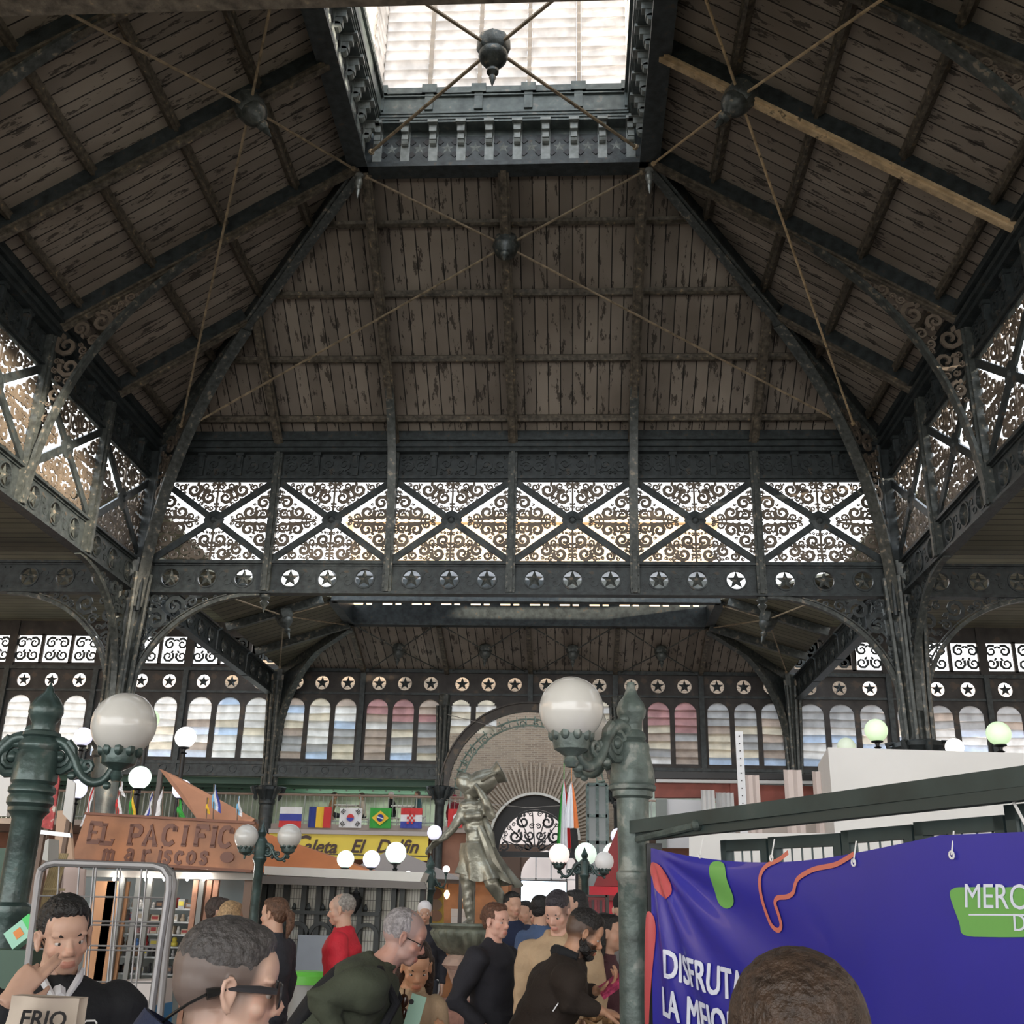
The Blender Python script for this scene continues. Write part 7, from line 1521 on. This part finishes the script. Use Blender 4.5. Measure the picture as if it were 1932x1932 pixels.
# --- people near the kiosk
person('woman with a ponytail and dark visor in a dark grey jacket facing left', 516, 1725, 8.4, 285, K('slate', (.035, .038, .05)), 0, (0, 0), vox=.007, hair='pony', hcol=(.12, .06, .035), hn='lightbrown', skin=(.60, .36, .26), cname='jacket', bulk=1.1)
person('woman with long blonde hair in a red and pink jacket by the kiosk', 437, 1731, 8.6, 20, PNKC, 0, (0, 0), vox=.008, hair='long', hcol=(.42, .28, .15), hn='blonde', cname='jacket', eyes=False)
person('dark haired man standing beside the blonde woman', 414, 1722, 9.3, 80, PNKC, 0, (0, 0), vox=.008, hair='short', hcol=(.05, .035, .03), hn='darkbrown', skin=(.55, .33, .24), cname='jacket')
person('person in a shiny white cap behind the grey-haired man', 801, 1722, 12.5, 170, CHA, 0, (0, 12), vox=.008, hair='cap', hcol=(.75, .72, .74), hn='white', cname='jacket')
# --- far visitors
for i, (px, py, y_, hd_, c_, hr, lab) in enumerate(((968, 1708, 11, 150, NVY, 'short', 'far visitor in a navy jacket right of the statue'), (990, 1722, 12, 200, BLK, 'short', 'far visitor in black under the bright screen'), (1004, 1725, 14, 170, TAN, 'long', 'far visitor in tan below the bright screen'), (1022, 1716, 10.2, 30, K('denim', (.06, .10, .20)), 'short', 'far visitor in a blue jacket left of the beige hooded man'), (1083, 1706, 10.4, 250, BLK, 'long', 'far visitor with long hair right of the beige hooded man'), (1148, 1760, 7.2, 100, K('plum', (.07, .025, .035)), 'long', 'seated-height visitor in a dark plum jacket beyond the bearded man'))):
    person(lab, px, py, y_, hd_, c_, 0, (0, 0), vox=.010, hair=hr, cname='jacket', eyes=False, hcol=(.02, .015, .012), hn='black')
# --- diners on the gallery
for i, (px, py, hd_, c_, hr, hc_, hn_, lab) in enumerate(((632, 1501, 80, TAN, 'bun', (.03, .02, .015), 'dk', 'diner with dark tied hair in a tan top on the gallery'), (682, 1502, 250, CRM, 'short', (.06, .04, .03), 'dkb', 'diner in a cream top with dark vest on the gallery'), (737, 1500, 260, BLK, 'cap', (.72, .72, .72), 'white', 'diner in a white cap and black top on the gallery'), (787, 1499, 262, TEA, 'short', (.07, .05, .04), 'dkc', 'diner in a dark teal top on the gallery'), (858, 1506, 20, MAR, 'cap', (.25, .02, .04), 'maroon', 'person in a maroon hood leaning on the short balcony by the arch'))):
    s_ = person(lab, px, py, -13.9 if i < 4 else -13.3, hd_, c_, 8, (0, 0), vox=.012, hair=hr, hcol=hc_, hn=hn_, seat=1, base_z=4.4, cname='top', eyes=False)
    b0 = s_['t'].location; m = MB(); h_ = s_['hip']; c = s_['W'](h_-Vector((0, .02, .12))); tt = thing('cafe_chair', (b0.x, b0.y, 4.4), 'white cafe chair under the %s' % lab.split(' on ')[0].split(' leaning')[0], 'chair')
    m.box(c, (.42, .42, .04)); m.build('seat', WHITE, tt)
    for a_ in (-.18, .18):
        for e_ in (-.18, .18): m = MB(); m.bb(c.x+a_-.015, c.x+a_+.015, c.y+e_-.015, c.y+e_+.015, 4.4, c.z-.02); m.build('leg', WHITE, tt)
for i, px in enumerate((656, 762)):
    c = at(px, 1520, y=13.9); tt = thing('cafe_table', (c.x, 13.9, 4.4), 'white cafe table between the %s pair of diners on the gallery' % ('left', 'right')[i], 'table'); m = MB(); m.box((c.x, 13.9, 5.12), (.8, .7, .04)); m.build('table_top', WHITE, tt); m = MB(); m.bb(c.x-.03, c.x+.03, 13.87, 13.93, 4.4, 5.1); m.build('pedestal', WHITE, tt)
# --- short woman very close, only the crown of her head in frame
person('brown-haired head of a short person in front of the banner at the bottom edge', 1508, 2003, 1.36, 5, K('brownish', (.10, .07, .05)), 0, (0, 0), vox=.005, hair='long', hcol=(.050, .030, .020), hn='crown_brown', fat=1.0, cname='top', eyes=False, long=.05)

# --- bronze statue of a water carrier
c0 = at(893, 1742, y=-13.6); SZ = 1.0
def SP(px, py, dy=0.): return at(px, py, y=-13.6+dy)
m = MB()
T = lambda pts, r: m.tube([SP(*q) for q in pts], r, 14)
kk = 11.2/2012
# head + hair, neck
m.ell(SP(880, 1478), (.085, .10, .11)); m.ell(SP(873, 1474), (.075, .09, .09)); m.ell(SP(890, 1485, -.03), (.05, .06, .07)); m.tube([SP(893, 1483, -.06), SP(898, 1488, -.08)], .016, 8)
T([(882, 1490), (888, 1512), (892, 1530)], [.05, .05, .075])
# torso leaning
for q_, r_ in (((889, 1522), (.13, .09, .08)), ((893, 1540), (.145, .10, .11)), ((898, 1560), (.125, .09, .11)), ((900, 1580), (.115, .085, .10)), ((900, 1600), (.135, .10, .11))): m.ell(SP(*q_), r_)
m.ell(SP(884, 1540, -.09), (.05, .045, .05)); m.ell(SP(902, 1538, -.09), (.05, .045, .05))
# right arm bent up to the jar, elbow near (925,1535)
T([(905, 1515, 0), (918, 1530, -.05), (927, 1540, -.10), (918, 1515, -.14), (904, 1490, -.12), (896, 1480, -.1)], [.065, .055, .052, .045, .034, .028])
# left arm stretched down left
T([(878, 1518, 0), (866, 1545, -.02), (855, 1562, -.04), (840, 1578, -.07), (828, 1588, -.1)], [.062, .05, .045, .036, .024]); hand_parts(m, SP(830, 1587, -.1), (-.8, 0, -.5), (0, -.5, -.8), 1, .4, 1.05)
# legs
T([(890, 1610), (884, 1645), (883, 1680), (885, 1710), (888, 1738)], [.12, .095, .065, .06, .04]); T([(910, 1612), (925, 1650, -.12), (928, 1668, -.16), (943, 1692, -.1), (958, 1716, -.05)], [.12, .09, .07, .055, .035])
loft(m, [(SP(888, 1740, 0), X3, Z3, .04, .04), (SP(880, 1742, -.08), X3, Z3, .045, .025), (SP(876, 1743, -.16), X3, Z3, .03, .012)], 10)
loft(m, [(SP(958, 1716, -.05), X3, Z3, .035, .04), (SP(966, 1722, -.1), X3, Z3, .035, .02), (SP(972, 1728, -.16), X3, Z3, .025, .01)], 10)
st = thing('statue', (c0.x, -13.6, c0.z), 'greenish bronze statue of a woman carrying a jar on her shoulder above the fountain bowl', 'statue')
place_mesh(remesh(m, .011, 3, 'figure', disp=(.006, 20, (1, 1, 1))), 'figure', BRONZE, st)
m = MB(); R = Matrix.Rotation(1.05, 3, 'Y'); jc = SP(908, 1478, .02)
m.lathe([(.02, -.20), (.07, -.19), (.12, -.10), (.135, 0), (.11, .10), (.085, .15), (.10, .20), (.125, .24), (.10, .25), (.07, .2)], jc, 18, R); m.tube([jc+R @ Vector((0, -.12, .02)), jc+R @ Vector((0, -.19, .08)), jc+R @ Vector((0, -.17, .17)), jc+R @ Vector((0, -.10, .18))], .018, 8); m.build('jar', BRONZE, st, smooth=True)
# drapery: pleated skirt flaring to the lower right
m = MB(); rows = [((901, 1592), .17, .13, 0), ((904, 1610), .20, .16, .05), ((912, 1630), .23, .19, .10), ((918, 1648), .27, .21, .18), ((922, 1660), .30, .22, .25)]
n_ = 60; vs = []
for (pp, rx, ry, fl_) in rows:
    c = SP(*pp)
    for j in range(n_): a_ = 2*PI*j/n_; f_ = 1+fl_*.5*math.cos(a_*9)+.25*fl_*math.cos(a_*5+1); vs.append(c+Vector((rx*f_*math.cos(a_), ry*f_*math.sin(a_), -.10*math.cos(a_)*(fl_*1.5)+.12*fl_*math.sin(a_*4))))
fs = [(i*n_+j, i*n_+(j+1) % n_, (i+1)*n_+(j+1) % n_, (i+1)*n_+j) for i in range(len(rows)-1) for j in range(n_)]
m.add(vs, fs); m.add([v+Vector((0, .0, -.008)) for v in vs], fs)
m.tube([SP(905, 1560, -.12), SP(918, 1590, -.15), SP(930, 1625, -.16), SP(950, 1650, -.12)], [.03, .05, .06, .02], 8); m.tube([SP(915, 1545, -.05), SP(925, 1575, -.12), SP(930, 1600, -.14)], [.025, .04, .03], 8)
m.build('drapery', BRONZE, st, smooth=True)
m = MB(); b0 = SP(888, 1745); m.lathe([(.30, -.01), (.28, .0), (.22, .012), (.15, .02)], (b0.x+.1, b0.y-.05, b0.z-.03), 16); m.lathe([(.12, -.25), (.2, -.02)], (b0.x+.1, b0.y-.05, b0.z-.03), 12); m.tube([SP(958, 1718, -.05), SP(950, 1745, -.05)], [.05, .12], 10); m.build('rock_base', BRONZE, st, smooth=True)
